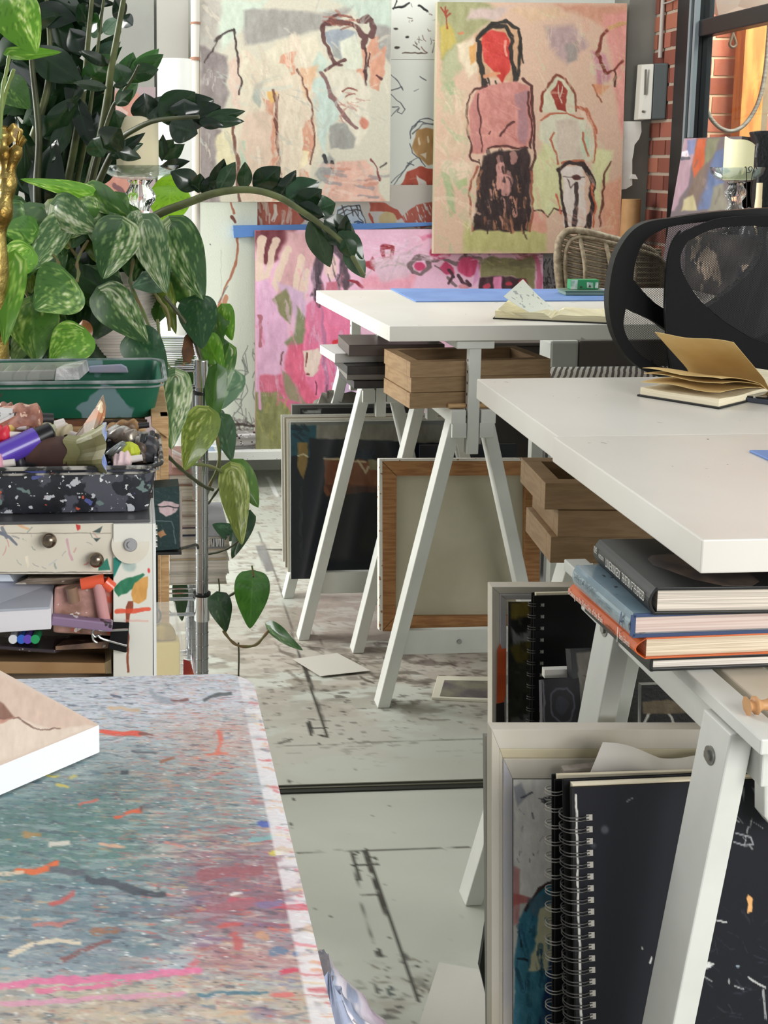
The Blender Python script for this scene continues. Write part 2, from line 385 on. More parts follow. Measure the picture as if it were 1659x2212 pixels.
# dark track gap running across the floor
a = PZ(600, 1716, 0); y0 = a.y; y1 = PZ(600, 1699, 0).y
tr = MB(); tr.box((-.1, y0, 0), (.86, y1, .003)); 
o = tr.build('trim_1', mat('dark_floor_gap', (34,34,28), .6)); struct(o)
tr = MB(); tr.box((-.1, y0+(y1-y0)*.42, .003), (.86, y0+(y1-y0)*.55, .0045)); tr.box((-.1, y0+(y1-y0)*.8, .003), (.86, y0+(y1-y0)*.88, .0045))
struct(tr.build('trim_2', mat('track_rail', (98,97,82), .5, .3)))
# ================================================================== walls
YB = 4.66
wb = MB(); wb.box((-2.6, YB, 0), (1.9, YB+.08, 3.0)); struct(wb.build('wall_back', WALLM))
# grey boarding of the left part and pale door-like strips
def flat(px0, py0, px1, py1, Y, t=.01):
    a = PY(px0, py0, Y); b = PY(px1, py1, Y); return (min(a.x,b.x), Y, min(a.z,b.z)), (max(a.x,b.x), Y+t, max(a.z,b.z))
struct(box('trim_3', *flat(-60,-40,336,600,4.6,.03), GREYW)); struct(box('trim_4', *flat(338,-40,408,560,4.59,.04), mat('grey_painted_board_light', (168,166,158), .7, bump=.1)))
c = PY(422, -20, 4.5); d = PY(422, 131, 4.5)
pp = thing('drain_pipe', (c.x, 4.5, 0), 'cream painted vertical pipe running down beside the grey figure painting', 'pipe')
MB().cyl((c.x, 4.5, .0), (c.x, 4.5, c.z), .0165).build('pipe', mat('cream_pipe', (205,200,190), .4), pp, smooth=True)
MB().cyl((c.x, 4.5, d.z), (c.x, 4.5, d.z+.012), .0195).cyl((c.x,4.5,PY(0,50,4.5).z),(c.x,4.5,PY(0,50,4.5).z+.008),.019).build('joint', mat('pipe_joint', (150,110,90), .6), pp, smooth=True)
# grey corner column
a0, b0 = flat(1362, -40, 1409, 1000, 4.52, .14); a0 = (a0[0], a0[1], 0)
struct(box('trim_5', a0, b0, mat('grey_column', (128,128,120), .7, col2=(116,116,108), scale=4)))
# brick wall on the right with its own geometry of courses (mortar + bricks)
XR = PY(1405, 300, 4.52).x
def brickwall(name, o, ux, L, H, nrm, bw, bh, mj, ybase, cols, mcol, thick=.1):
    mb = MB(); O = Vector(o); ux = Vector(ux); n = Vector(nrm)
    mb.col = mcol; p = [O, O+ux*L, O+ux*L-n*thick, O-n*thick]; mb.hexa(p+[q+Vector((0,0,H)) for q in p])
    z = ybase; r = 0; R = random.Random(len(name))
    while z < H-bh:
        x = -(r % 2)*(bw+mj)/2
        while x < L:
            x0 = max(x, 0); x1 = min(x+bw, L)
            if x1-x0 > .02:
                k = R.uniform(-16, 16); b = R.choice(cols); mb.col = (b[0]+k, b[1]+k*.7, b[2]+k*.6)
                q = [O+ux*x0-n*.004, O+ux*x1-n*.004, O+ux*x1+n*.005, O+ux*x0+n*.005]
                mb.hexa([w+Vector((0,0,z)) for w in q]+[w+Vector((0,0,z+bh)) for w in q])
            x += bw+mj
        z += bh+mj; r += 1
    return mb.build(name, paintmat('brick_face', .85, .6, 90, spec=.2), bevel=0)
DOOR_Y1 = PX(1462, 250, XR).y; 
struct(brickwall('wall_right', (XR, DOOR_Y1+.02, 0), (0,1,0), 4.66-DOOR_Y1-.02, 3.0, (-1,0,0), .098, .051, .0115, .01, [(134,80,66),(124,74,60),(142,88,70),(112,66,56)], (164,148,132)))
# continuation of the right wall below and before the glazed door (behind the desks, out of frame)
struct(box('wall_front_right', (XR, -.6, 0), (XR+.1, 2.9, 3.0), WALLM))
# outside brick wall seen through the door glass
struct(brickwall('wall_outside', (1.95, 5.35, 0), (1,0,0), 1.6, 3.0, (0,-1,0), .215, .068, .012, .02, [(206,124,98),(198,116,92),(214,132,106)], (238,214,178)))
# ------------------------------------------------------------------ glazed door in the right wall
dr = thing('door_1', (XR, 3.7, 0), 'black steel framed glazed door in the right wall', None); del dr['label']; struct(dr)
DB = mat('black_door_steel', (20,21,23), .35, bump=.04)
DG = mat('highlight_grey', (120,128,132), .4)  # flat grey for the highlights on the black steel
yA = DOOR_Y1+.02; yS = PX(1500, 250, XR).y; yE = 2.95
zt = PX(1550, 72, XR).z; zb = PX(1550, 45, XR).z
zg = PX(1560, 295, XR).z
m = MB(); m.box((XR-.01, yS, 0), (XR+.05, yA, 3.0)); m.box((XR-.01, yE, 0), (XR+.05, yE+.07, 3.0))
m.box((XR-.01, yE, zt), (XR+.04, yS, zt+.055)); m.box((XR-.01, yE, 0), (XR+.04, yS, .1)); m.build('door_frame', DB, dr, bevel=.004)
m = MB(); m.box((XR-.022, yS-.018, zg), (XR-.008, yS-.002, 3.0)); m.box((XR-.018, yS+.03, 0), (XR-.01, yS+.045, 3.0)); m.build('stile_highlight', DG, dr)  # grey strips put the stile's highlights into colour
GLASS = mat('clear_glass', (235,242,240), .02, trans=1.0, ior=1.45)
def thinglass(name, tint=(235,240,240), f=.88):
    if name in MATS: return MATS[name]
    mm, nt, b = _new(name); out = nt.nodes['Material Output']; t = nt.nodes.new('ShaderNodeBsdfTransparent'); g = nt.nodes.new('ShaderNodeBsdfGlossy'); x = nt.nodes.new('ShaderNodeMixShader')
    t.inputs[0].default_value = rgb(*tint); g.inputs['Roughness'].default_value = .03; x.inputs[0].default_value = 1-f
    nt.links.new(t.outputs[0], x.inputs[1]); nt.links.new(g.outputs[0], x.inputs[2]); nt.links.new(x.outputs[0], out.inputs['Surface']); MATS[name] = mm; return mm
box('pane', (XR+.012, yE+.07, .1), (XR+.016, yS, zt), thinglass('window_glass', f=.93), dr)
box('pane', (XR+.012, yE+.07, zt+.055), (XR+.016, yS, 3.0), thinglass('window_glass'), dr)
# lower boards of the door, with the painting in front of it
box('kick_panel', (XR+.018, yE+.07, .1), (XR+.03, yS, zg-.004), mat('dark_panel', (38,36,38), .5, col2=(70,40,34), scale=6), dr)
# pale soffit outside above the bar
o = MB(); p = [PY(1530, 5, 5.2), PY(1700, 5, 5.2)]
o.prism([PY(x, y, Yy) for x, y, Yy in [(1528,0,5.2),(1562,42,5.0),(1640,24,4.8),(1760,-6,4.6),(1760,-120,4.6),(1528,-120,5.2)]], (0,1,0), .03)
struct(o.build('trim_6', mat('soffit_board', (215,205,195), .7)))
a0, b0 = flat(1619, -60, 1640, 330, 5.2, .08)
o = thing('timber_post', (b0[0], 5.2, 0), 'weathered orange timber post standing outside behind the door glass', 'post')
box('post', (a0[0], 5.2, 0), (b0[0], 5.28, b0[2]), mat('orange_timber', (206,140,70), .7, col2=(176,108,48), scale=8, stretch=(4,4,.6), bump=.3), o)
a1, b1 = flat(1640, -60, 1653, 330, 5.22, .06); box('post_edge', (a1[0], 5.22, 0), (b1[0], 5.28, b1[2]), mat('grey_timber', (128,110,88), .8, bump=.3), o)
hs = MB(); H = [PY(*q, 5.05) for q in [(1507,20),(1509,165),(1516,200),(1530,245),(1550,272),(1575,283),(1600,276),(1622,252),(1640,215),(1652,160),(1659,90),(1664,10)]]
o = hs.tube(H, .0085, 10).build('hanging_hose', mat('grey_corrugated_hose', (128,122,112), .5, col2=(98,92,84), scale=160, stretch=(.1,.1,1)), smooth=True)
label(o, 'grey ribbed hose hanging in a loop outside behind the door glass', 'hose')
o = MB(); q = [PY(*k, 5.1) for k in [(1583,72),(1576,95),(1583,102),(1590,95),(1583,72)]]; o.tube([PY(1583,40,5.1)]+q, .006, 8)
label(o.build('wall_hook', mat('rusty_hook', (92,78,62), .6), smooth=True), 'small dark hook with an oval eye hanging from the brick wall outside', 'hook')
# ------------------------------------------------------------------ conduit, wall box, torn paper, roll
o = MB(); t0 = PX(1434, -30, XR-.015); t1 = PX(1431, 124, XR-.015); t1.y = t0.y; t1.x = t0.x; o.cyl(t0, t1, .0075)
o.tube([(t0.x, t0.y, PX(1434,10,XR).z), (t0.x, t0.y-.08, PX(1440,8,XR).z), (t0.x, t0.y-.2, PX(1470,0,XR).z+.02)], .003)
label(o.build('cable_conduit', mat('grey_conduit', (158,150,142), .5), smooth=True), 'thin grey cable conduit running down the brick wall above the alarm box', 'conduit')
bx = thing('alarm_box', (XR-.05, 4.3, 1.3), 'slim wall box with a pale front plate and dark grey side above the torn paper', 'box')
zA = PY(1400, 137, 4.42).z; zB = PY(1400, 259, 4.42).z; x0 = PY(1406, 200, 4.42).x; x1 = XR-.007; xq = PY(1386,200,4.42).x
MB().hexa([(x0,4.41,zB),(x1,4.38,zB),(x1,4.48,zB),(x0,4.48,zB),(x0,4.41,zA),(x1,4.38,zA),(x1,4.48,zA),(x0,4.48,zA)]).build('housing', mat('dark_grey_plastic', (58,64,64), .5), bx, bevel=.006)
MB().hexa([(xq,4.44,zB+.002),(x0,4.405,zB+.002),(x0,4.48,zB),(xq,4.48,zB),(xq+.004,4.44,zA-.002),(x0,4.405,zA-.002),(x0,4.48,zA),(xq+.004,4.48,zA)]).build('front_plate', mat('light_grey_plastic', (176,174,164), .5), bx, bevel=.003)
MB().bar(PY(1393,205,4.418), PY(1395,150,4.416), .006, .006, (0,1,0)).build('slot', mat('slot_grey', (120,118,110), .6), bx)
MB().cyl(PY(1389,241,4.44), PY(1389,241,4.42), .0045).build('screw', NICKEL, bx)
o = MB(); pts = [(1340,262),(1384,262),(1385,285),(1380,300),(1370,313),(1368,330),(1365,345),(1365,400),(1352,408),(1338,410)]
o.prism([PY(x,y,4.49) for x, y in pts], (0,-1,0), .003); o.prism([PY(*k,4.485) for k in [(1364,376),(1372,377),(1377,387),(1360,386)]], (0,-1,0), .004)
label(o.build('torn_paper', PAPER), 'torn strip of pale paper hanging at the edge of the red faced figure painting', 'paper')
o = MB(); k0 = PY(1364, 430, 4.42); k1 = PY(1364, 560, 4.42); o.cyl((k0.x, 4.42, 0), k0, .033, n=28)
label(o.build('cardboard_tube', mat('kraft_tube', (168,128,84), .7, col2=(150,112,70), scale=10), smooth=True), 'brown cardboard tube standing upright beside the grey column', 'tube')
o = MB(); pa = PY(340, 128, 4.3); pb = PY(414, 128, 4.3); o.cyl(((pa.x+pb.x)/2, 4.3, 0), ((pa.x+pb.x)/2, 4.3, pa.z), (pb.x-pa.x)/2, n=40)
label(o.build('paper_roll', mat('white_roll', (238,238,234), .7, col2=(230,230,226), scale=5), smooth=True), 'tall roll of white paper standing upright behind the glass candle holder', 'paper roll')
# ================================================================== wall sheets and drawings
def quad(x0, y0, x1, y1, Yt, Yb=None):
    Yb = Yt if Yb is None else Yb
    a = PY(x0, y0, Yt); b = PY(x1, y0, Yt); c = PY(x0, y1, Yb); d = PY(x1, y1, Yb)
    return [a, Vector((b.x, b.y, a.z)), Vector((b.x, d.y, c.z)), Vector((a.x, c.y, c.z))]
SK = (70,78,84); RED = (176,82,64)
def f(p):
    p.strokes(8, (850,5,940,80), [(60,48,42),(110,84,70)], 9, 1, .3, .9, .9, .3)
    p.line([(851,18),(868,15),(885,6)], 2, (40,38,36)); p.line([(905,14),(922,26)], 2.5, (40,38,36)); p.line([(852,20),(857,2)], 1.5, (40,38,36))
    p.strokes(12, (895,82,940,112), [(100,64,50),(70,50,42)], 14, .9, 1.2, .9, .6, .1); p.blob(860,104,6,3,(60,48,42)); p.line([(870,116),(922,116)], 1, (80,60,50)); p.blob(856,62,5,2.5,(50,44,42)); p.blob(878,80,4,3,(50,44,42))
label(panel('drawing_sheet', quad(843, -30, 950, 128, 4.62), 90, 120, f, PAINT, thick=.006, side=(220,222,214), base=(236,238,230), seed=11), 'white sheet with sparse dark marks pinned at the top between the two large paintings', 'drawing')
def f(p):
    for q in [[(845,160),(858,176),(871,195),(868,188),(860,192),(845,196)], [(845,205),(865,220),(874,236),(868,247),(858,242),(862,232),(845,250)], [(846,231),(860,230)], [(908,164),(920,172)], [(892,196),(905,193)]]: p.line(q, .9, SK, .9)
    p.poly([(895,300),(900,280),(920,277),(941,280),(945,352),(925,356),(905,345),(888,320)], (186,142,88), 3, .95, 22); p.line([(905,298),(907,310)], 2, (235,215,180)); p.line([(925,296),(927,306)], 2, (235,215,180)); p.poly([(905,335),(920,330),(918,345)], (226,214,190), 2)
    for q in [[(886,300),(890,275),(905,262),(925,256),(945,262)], [(888,285),(900,266),(930,268),(945,272)], [(892,290),(910,270),(945,266)], [(884,310),(890,330),(905,345),(920,360)], [(845,412),(868,375),(885,350),(900,343)], [(845,395),(875,365),(890,350)], [(880,352),(895,357)]]: p.line(q, 1, (80,88,96), .9)
    p.poly([(842,440),(866,400),(880,370),(908,362),(942,364),(945,480),(842,480)], (190,84,64), 2, .95, 16)
    for q in [[(846,470),(870,420),(905,400),(915,405),(890,425),(858,440)], [(900,380),(922,392),(935,430),(928,470),(915,440)], [(862,480),(880,450),(896,470)], [(885,388),(902,386)]]: p.poly(q, (232,228,220), 2, .95)
    p.line([(890,398),(880,440),(872,470)], .9, SK); p.line([(862,402),(846,440)], 1.2, (226,222,214)); p.strokes(16, (880,430,930,478), [(190,84,64)], 24, 4, 1.2, .9, .5, .4)
label(panel('drawing_sheet', quad(843, 129, 950, 484, 4.62), 90, 290, f, PAINT, thick=.006, side=(220,222,214), base=(238,241,234), seed=12), 'white sheet with a sketched ochre faced child in red between the two large paintings', 'drawing')
def f(p):
    p.poly([(538,434),(690,434),(692,450),(660,470),(640,500),(538,500)], (186,98,80), 2, .95, 20); p.strokes(16, (548,436,650,490), [(222,205,190),(232,222,210)], 34, 3, 1.45, .9, .15, .3)
    p.poly([(716,500),(728,452),(750,440),(775,442),(790,470),(795,500)], (214,226,236), 2, .9)
    for q in [[(722,485),(732,455),(752,442),(775,446),(790,470),(794,492)], [(726,470),(748,450),(780,456)], [(734,470),(764,455),(786,478)], [(740,446),(745,470)], [(757,442),(762,464)], [(770,445),(776,466)]]: p.line(q, 1.2, (70,62,62), .9)
    p.line([(766,479),(775,476),(785,480)], 1.3, (50,70,110)); p.blob(775,481,3.5,3,(50,90,150)); p.line([(748,480),(756,477)], 1.2, (90,80,80))
    p.poly([(796,438),(830,440),(860,455),(872,470),(860,476),(835,460),(800,456)], (190,90,72), 2, .95); p.blob(838,474,20,16,(214,190,140)); p.poly([(868,470),(900,440),(942,436),(942,490),(880,490)], (186,86,68), 2, .9, 16, dry=.35, ang=1.2)
    p.line([(800,460),(812,490)], 2, (190,90,72))
label(panel('drawing_sheet', quad(536, 400, 944, 505, 4.61), 300, 90, f, PAINT, thick=.004, side=(210,212,206), base=(218,210,200), seed=13), 'low sheet with a blue eyed face and red marks just above the blue strip', 'drawing')
def f(p):
    for q in [[(500,440),(506,462)], [(512,490),(516,525),(512,560),(498,600),(480,640),(468,668)], [(505,498),(514,505)]]: p.line(q, 2.2, (170,98,70), .85, dry=.2)
    p.line([(501,468),(508,480)], 3, (120,70,56)); p.line([(470,655),(495,618)], 1, (80,90,100), .8); p.line([(470,668),(484,655),(490,640)], 5, (190,120,90), .8, dry=.3)
    for i in range(20):
        r = random.Random(i+50); x = r.uniform(500,552); y = r.uniform(730,900); p.line([(x,y),(x+r.uniform(-18,18),y+r.uniform(10,40)),(x+r.uniform(-22,22),y+r.uniform(20,60))], 1.1, (120,128,122), .7)
    p.strokes(30, (500,905,552,935), [(90,82,78),(150,140,140)], 14, 2, .2, .8, .8, .3); p.line([(505,918),(552,921)], 3, (70,60,56), .8)
    p.blob(454,528,1.5,1.5,(90,90,90)); p.line([(478,540),(482,760)], .7, (190,196,186), .8)
label(panel('studio_board', quad(425, 437, 556, 986, 4.60, 4.58), 110, 400, f, PAINT, thick=.01, side=(214,218,208), base=(222,228,214), seed=14), 'tall pale board with rusty drips and pencil scribbles left of the pink painting', 'board')
def f(p):
    for i in range(44):
        r = random.Random(i); x = r.uniform(1172,1240); y = r.uniform(552,622); p.line([(x,y),(x+r.uniform(-5,5),y+r.uniform(4,14)),(x+r.uniform(-7,7),y+r.uniform(8,20))], 1, (84,88,98), .85)
label(panel('drawing_sheet', quad(1150, 540, 1345, 660, 4.62), 120, 80, f, PAINT, thick=.004, base=(216,220,226), seed=15), 'pale sheet covered in small pencil marks behind the wicker chair', 'drawing')
# blue rail
a0, b0 = flat(504, 483, 944, 512, 4.5, .1)
o = MB(); o.hexa([PY(505,514,4.56), PY(945,487,4.56), PY(945,487,4.6), PY(505,514,4.6), PY(503,487,4.56), PY(944,480,4.56), PY(944,480,4.6), PY(503,487,4.6)])
label(o.build('blue_foam_strip', mat('blue_foam', (92,142,214), .45, col2=(104,154,222), scale=5), bevel=.002), 'long thin bright blue strip lying along the wall above the pink painting', 'strip')
# ledge at the foot of the wall
z1 = PY(560, 976, 4.38).z; z0 = PY(560, 993, 4.38).z
lg = thing('wall_ledge', (.4, 4.38, z0), 'low white paint-marked ledge along the foot of the back wall', 'ledge')
MB().box((-.4, 4.38, z0), (1.6, YB, z1)).build('ledge_board', mat('ledge_white', (232,232,230), .5, splat=[((120,130,150), 60, .68), ((70,66,62), 130, .7)]), lg)
MB().box((-.35, 4.55, 0), (-.25, 4.64, z0)).box((1.4, 4.55, 0), (1.5, 4.64, z0)).build('bracket', WHITE, lg)
o = MB(); a = PY(478, 950, 4.43); o.cyl(a, a+Vector((.12,.02,.0)), .028, .03, n=24)
label(o.build('paint_jar', mat('jar_metal', (176,172,170), .35, .6, splat=[((220,220,220), 40, .6), ((70,60,56), 50, .62)]), smooth=True), 'silvery paint-smeared jar lying on the ledge left of the pink painting', 'jar')
o = MB(); o.box(tuple(PY(452, 983, 4.4)-Vector((.01,0,0))), tuple(PY(486, 964, 4.4)+Vector((0,.03,0))))
label(o.build('paint_box', mat('pale_blue_box', (176,196,220), .5, splat=[((235,235,238), 50, .55)]), bevel=.002), 'small pale blue box on the ledge behind the hanging leaves', 'box')
# ================================================================== large canvases
def f(p):
    G=(150,146,140)
    p.poly([(425,-5),(475,0),(500,60),(470,120),(440,220),(425,440)], (170,164,154), 10)
    p.poly([(433,100),(488,120),(492,200),(474,250),(480,300),(468,345),(474,440),(428,440)], (132,122,120), 7, .95, 18)
    p.poly([(480,0),(575,0),(560,30),(520,70),(480,110),(470,60)], (190,200,184), 12); p.poly([(700,-5),(845,-5),(848,70),(800,60),(760,20)], (182,196,182), 12, .9)
    p.poly([(525,22),(600,18),(700,28),(765,12),(720,55),(640,75),(560,95),(528,100)], G, 8, .95, 14); p.poly([(805,50),(845,60),(845,140),(812,100)], (156,152,146), 8)
    p.poly([(520,110),(560,130),(600,90),(680,75),(700,120),(720,150),(690,330),(640,440),(520,440),(500,250)], (208,198,176), 10, .95)
    p.poly([(555,195),(600,165),(648,150),(678,200),(682,320),(660,420),(600,432),(575,330),(552,260)], (214,200,178), 6)
    p.poly([(530,245),(585,240),(592,330),(590,432),(525,436),(510,340)], (208,184,164), 7); p.poly([(490,130),(520,120),(520,240),(500,220)], (206,182,166), 6)
    p.poly([(468,290),(500,270),(508,360),(480,370),(470,330)], (206,196,160), 6, .9); p.poly([(515,300),(530,300),(530,380),(517,370)], (172,186,164), 5)
    p.poly([(676,170),(702,158),(735,250),(712,275),(702,335),(688,300),(680,230)], (184,198,188), 7); p.poly([(690,110),(715,140),(690,155),(676,140)], (184,198,184), 6)
    p.poly([(552,180),(566,175),(560,235),(548,220)], (160,166,156), 4, .9)
    O=(200,142,116)
    for q in [[(605,120),(640,110),(632,138),(640,158),(628,162),(615,140),(601,134)], [(771,104),(796,106),(789,176),(774,170)], [(799,80),(814,78),(820,110),(833,100),(826,180),(820,196),(803,192),(794,140)], [(660,262),(680,250),(678,310),(668,345),(650,330)], [(650,355),(668,370),(668,430),(645,430)], [(566,208),(590,222),(588,250),(572,240)], [(590,240),(600,260),(600,430),(588,432),(584,300)]]: p.poly(q, O, 2.5, .9, 18, dry=.25)
    p.poly([(642,150),(690,140),(680,175),(664,215),(650,180)], (212,168,132), 6, .8); p.poly([(576,194),(600,200),(594,218),(582,226)], (214,172,104), 2); p.poly([(650,328),(668,326),(666,350),(648,362)], (226,210,170), 3)
    B=(96,56,46)
    for q,w in [([(588,192),(596,230),(597,290),(604,360),(614,440)],3), ([(601,205),(592,260),(600,340),(605,430)],1.8), ([(640,150),(662,190),(674,225),(678,300),(672,350)],2), ([(501,265),(506,310),(512,350),(518,440)],4)]: p.line(q, w, B, .85, dry=.15)
    D=(52,40,38)
    p.line([(466,88),(480,76),(498,70),(508,66)], 3, D, .9); p.line([(508,66),(511,110),(516,150),(522,175),(517,204)], 2.4, D, .9); p.line([(470,88),(462,112),(440,138)], 1.2, D, .9)
    p.poly([(700,72),(735,60),(768,70),(776,100),(745,125),(722,122)], (140,148,158), 4, .9); p.poly([(735,90),(765,72),(782,105),(785,150),(745,152),(738,120)], (204,204,186), 5)
    p.poly([(720,98),(735,105),(736,128),(716,120)], (150,152,146), 3)
    for q,w in [([(694,54),(725,44),(760,52),(790,78),(787,104)],5), ([(694,56),(703,95),(714,125),(722,136),(745,128)],4.5), ([(702,148),(722,138),(738,142)],3.5), ([(776,46),(796,38),(806,62),(800,78)],6), ([(700,50),(728,30),(760,36)],3)]: p.line(q, w, (84,50,48), .9, dry=.2)
    p.line([(792,108),(790,145),(793,186)], 2.6, (74,46,44)); p.line([(800,118),(794,142)], 2, (74,46,44)); p.strokes(14, (705,24,775,60), [(110,62,54),(150,90,76)], 30, 2, .2, .9, .3, .2)
    p.poly([(706,152),(780,158),(800,200),(795,280),(770,320),(745,270),(724,215)], (208,200,182), 7, .95)
    p.line([(694,152),(710,190),(720,215),(738,240),(768,278)], 3.6, (118,84,82), .9, dry=.2); p.line([(738,200),(752,190),(772,196)], 2.2, (130,76,66)); p.line([(746,212),(766,204)], 1.6, (130,76,66)); p.strokes(16, (735,195,790,270), [(196,146,130),(170,120,110)], 22, 1.2, .2, .8, .5, .3)
    p.blob(786,268,10,14,(190,110,90), .85, 4); p.poly([(712,268),(746,262),(758,285),(768,298),(762,318),(714,322)], (146,144,138), 4); p.poly([(680,375),(708,330),(722,345),(722,388),(690,394)], (148,148,142), 5)
    p.line([(696,335),(704,352)], 4, (50,50,54)); p.line([(716,350),(720,362)], 4, (60,50,50)); p.line([(744,330),(752,385)], 2, (70,60,60), .0)
    p.poly([(700,402),(728,350),(792,345),(815,400),(835,440),(686,440)], (206,160,144), 6, .9, 18); p.strokes(24, (700,350,820,430), [(140,132,134),(214,186,172),(188,130,112)], 40, 3.5, .1, .8, .2, .4)
    p.line([(800,345),(812,365),(818,390)], 2.2, (120,60,60)); p.line([(820,360),(835,352)], 1.6, (70,60,60)); p.strokes(60, (520,100,690,430), [(224,212,192),(190,176,156),(212,190,170),(206,180,160)], 60, 6, 1.4, .6, .3, .45); p.strokes(70, (436,0,845,430), [(168,166,158),(190,200,190),(214,204,184),(176,178,168)], 46, 5, .5, .5, .9, .5); p.line([(810,160),(826,172)], 2.6, (90,50,50)); p.strokes(14,(436,150,470,190),[(190,184,178)],18,.8,2,.7,.4,.2); p.grain(7)
q = quad(431, -14, 846, 436, 4.50, 4.46)
o = panel('canvas_painting', q, 230, 250, f, PAINT, thick=.03, side=(196,186,170), base=(196,190,172), wob=6, seed=21)
label(o, 'large greyish canvas painting of pale abstract figures hung above the blue strip', 'painting')
def f(p):
    p.poly([(940,0),(1030,0),(1090,25),(1040,60),(990,95),(952,150)], (160,158,116), 10); p.poly([(948,60),(970,50),(985,90),(952,130)], (190,170,90), 6); p.poly([(950,140),(985,95),(1000,150),(960,200)], (176,176,140), 10)
    p.poly([(985,95),(1020,80),(1040,150),(1010,170)], (222,204,176), 7); p.poly([(1010,100),(1025,90),(1028,130),(1015,140)], (214,160,96), 4)
    p.poly([(1020,20),(1110,15),(1080,40),(1010,45)], (204,180,172), 8); p.poly([(1090,20),(1200,15),(1230,35),(1150,45)], (216,182,150), 8); p.poly([(1200,10),(1360,8),(1350,60),(1290,50)], (204,150,124), 12)
    p.poly([(1180,60),(1238,52),(1272,98),(1225,142),(1190,110)], (178,152,150), 12, .9); p.poly([(1220,95),(1250,90),(1248,130),(1225,140)], (160,148,140), 6)
    p.poly([(1300,30),(1362,20),(1358,340),(1335,260),(1320,120)], (220,154,142), 12); p.poly([(1280,110),(1310,120),(1320,170),(1290,190)], (196,140,146), 8)
    p.poly([(948,200),(1010,190),(1020,330),(960,330)], (212,184,158), 12); p.poly([(965,180),(985,175),(985,205),(968,208)], (166,176,136), 4); p.poly([(950,345),(1020,350),(1010,400),(965,400)], (222,196,172), 8)
    p.poly([(955,370),(975,380),(985,460),(970,470)], (168,178,136), 5); p.poly([(985,395),(1010,380),(1012,400),(990,410)], (172,180,130), 4)
    p.poly([(1150,345),(1185,300),(1212,350),(1218,440),(1170,480),(1150,440)], (208,206,156), 10); p.poly([(1285,320),(1322,325),(1315,400),(1296,470),(1282,420)], (214,212,160), 8); p.poly([(1300,400),(1345,380),(1340,540),(1300,540)], (216,160,132), 12); p.poly([(1000,480),(1180,480),(1180,545),(1000,545)], (186,180,120), 10)
    p.line([(954,15),(966,30),(970,22)], 1.8, (150,60,44)); p.line([(965,14),(965,62)], 1.8, (150,60,44)); p.line([(975,28),(966,36)], 1.6, (150,60,44)); p.blob(993,70,7,4,(210,120,80), .8)
    p.poly([(1024,75),(1062,50),(1100,50),(1120,70),(1132,130),(1120,150),(1110,180),(1094,176),(1060,168),(1032,178)], (196,150,112), 4, .7)
    p.poly([(1041,72),(1062,62),(1090,70),(1103,94),(1106,128),(1102,150),(1092,165),(1086,182),(1078,176),(1062,156),(1046,132),(1039,100)], (198,62,54), 3, 1, 22)
    p.strokes(14, (1045,75,1098,140), [(222,110,96),(214,86,72),(180,48,46)], 24, 4, .4, .7, .3, .6); p.line([(1092,88),(1096,120)], 3, (236,170,150), .8)
    K=(38,34,30)
    for q,w in [([(1034,92),(1036,130),(1042,165),(1046,188)],6), ([(1030,84),(1042,66),(1066,54),(1092,56),(1104,80),(1108,130),(1114,175)],4.5), ([(1036,76),(1064,48),(1096,46),(1118,64)],3.5), ([(1116,60),(1126,95),(1131,135)],1.6), ([(1118,70),(1126,110),(1122,140),(1118,165)],3), ([(1052,165),(1056,186)],2.4), ([(1068,176),(1072,184)],2)]: p.line(q, w, K, .92, dry=.12)
    p.line([(1046,166),(1076,160)], 4, (214,150,110), .9)
    T=(200,134,124)
    p.poly([(1030,192),(1058,184),(1080,182),(1110,176),(1140,184),(1150,215),(1152,300),(1140,318),(1050,320),(1045,330),(1018,332),(1012,240)], T, 4, 1, 20)
    p.poly([(1114,200),(1140,196),(1138,310),(1118,306)], (160,120,126), 5, .8); p.poly([(1020,210),(1036,205),(1036,320),(1022,322)], (186,124,118), 4, .8); p.strokes(20, (1040,200,1115,310), [(212,150,138),(188,118,110),(216,156,140)], 44, 5, .4, .6, .3, .5)
    L=(78,40,36)
    for q,w in [([(1048,186),(1022,192),(1012,205),(1008,250),(1013,300),(1020,345),(1034,350)],2.2), ([(1128,170),(1146,185),(1152,240),(1156,310),(1154,345),(1146,370)],3), ([(1034,200),(1036,250),(1040,325)],1.6), ([(1080,296),(1092,276),(1108,264)],2), ([(1052,320),(1090,316),(1142,318)],2), ([(1140,200),(1146,260),(1148,318)],2.4), ([(1056,292),(1060,286)],1.4)]: p.line(q, w, L, .9, dry=.1)
    p.poly([(1046,334),(1072,326),(1140,318),(1144,360),(1148,430),(1142,500),(1018,500),(1030,420),(1034,370)], (56,40,38), 4, 1, 14)
    p.strokes(26, (1034,370,1140,500), [(196,138,98),(176,116,84),(206,150,130)], 34, 4, 1.5, .9, .12, .45); p.strokes(7, (1078,335,1115,400), [(206,150,140)], 32, 6, 1.5, .9, .1, .3); p.strokes(24, (1030,330,1140,500), [(44,32,32)], 50, 4, 1.5, .9, .15, .4)
    for q in [[(1030,360),(1012,420),(1018,500)], [(1146,372),(1152,430),(1146,500)]]: p.line(q, 2.6, (150,80,60), .9)
    # small figure
    p.poly([(1172,245),(1178,190),(1200,165),(1226,172),(1244,206),(1246,244)], (206,204,176), 4, .9); p.line([(1172,240),(1176,198),(1186,176),(1204,162),(1224,170),(1240,196),(1245,240)], 2.2, (126,66,48), .95); p.line([(1174,200),(1172,240)], 3.5, (140,60,42))
    p.poly([(1204,172),(1216,176),(1228,196),(1222,226),(1224,242),(1206,238),(1198,222),(1188,200)], (152,58,46), 2, 1); p.line([(1205,180),(1208,200),(1214,222)], 1.3, (214,190,170)); p.line([(1218,186),(1213,210)], 1.2, (214,190,170))
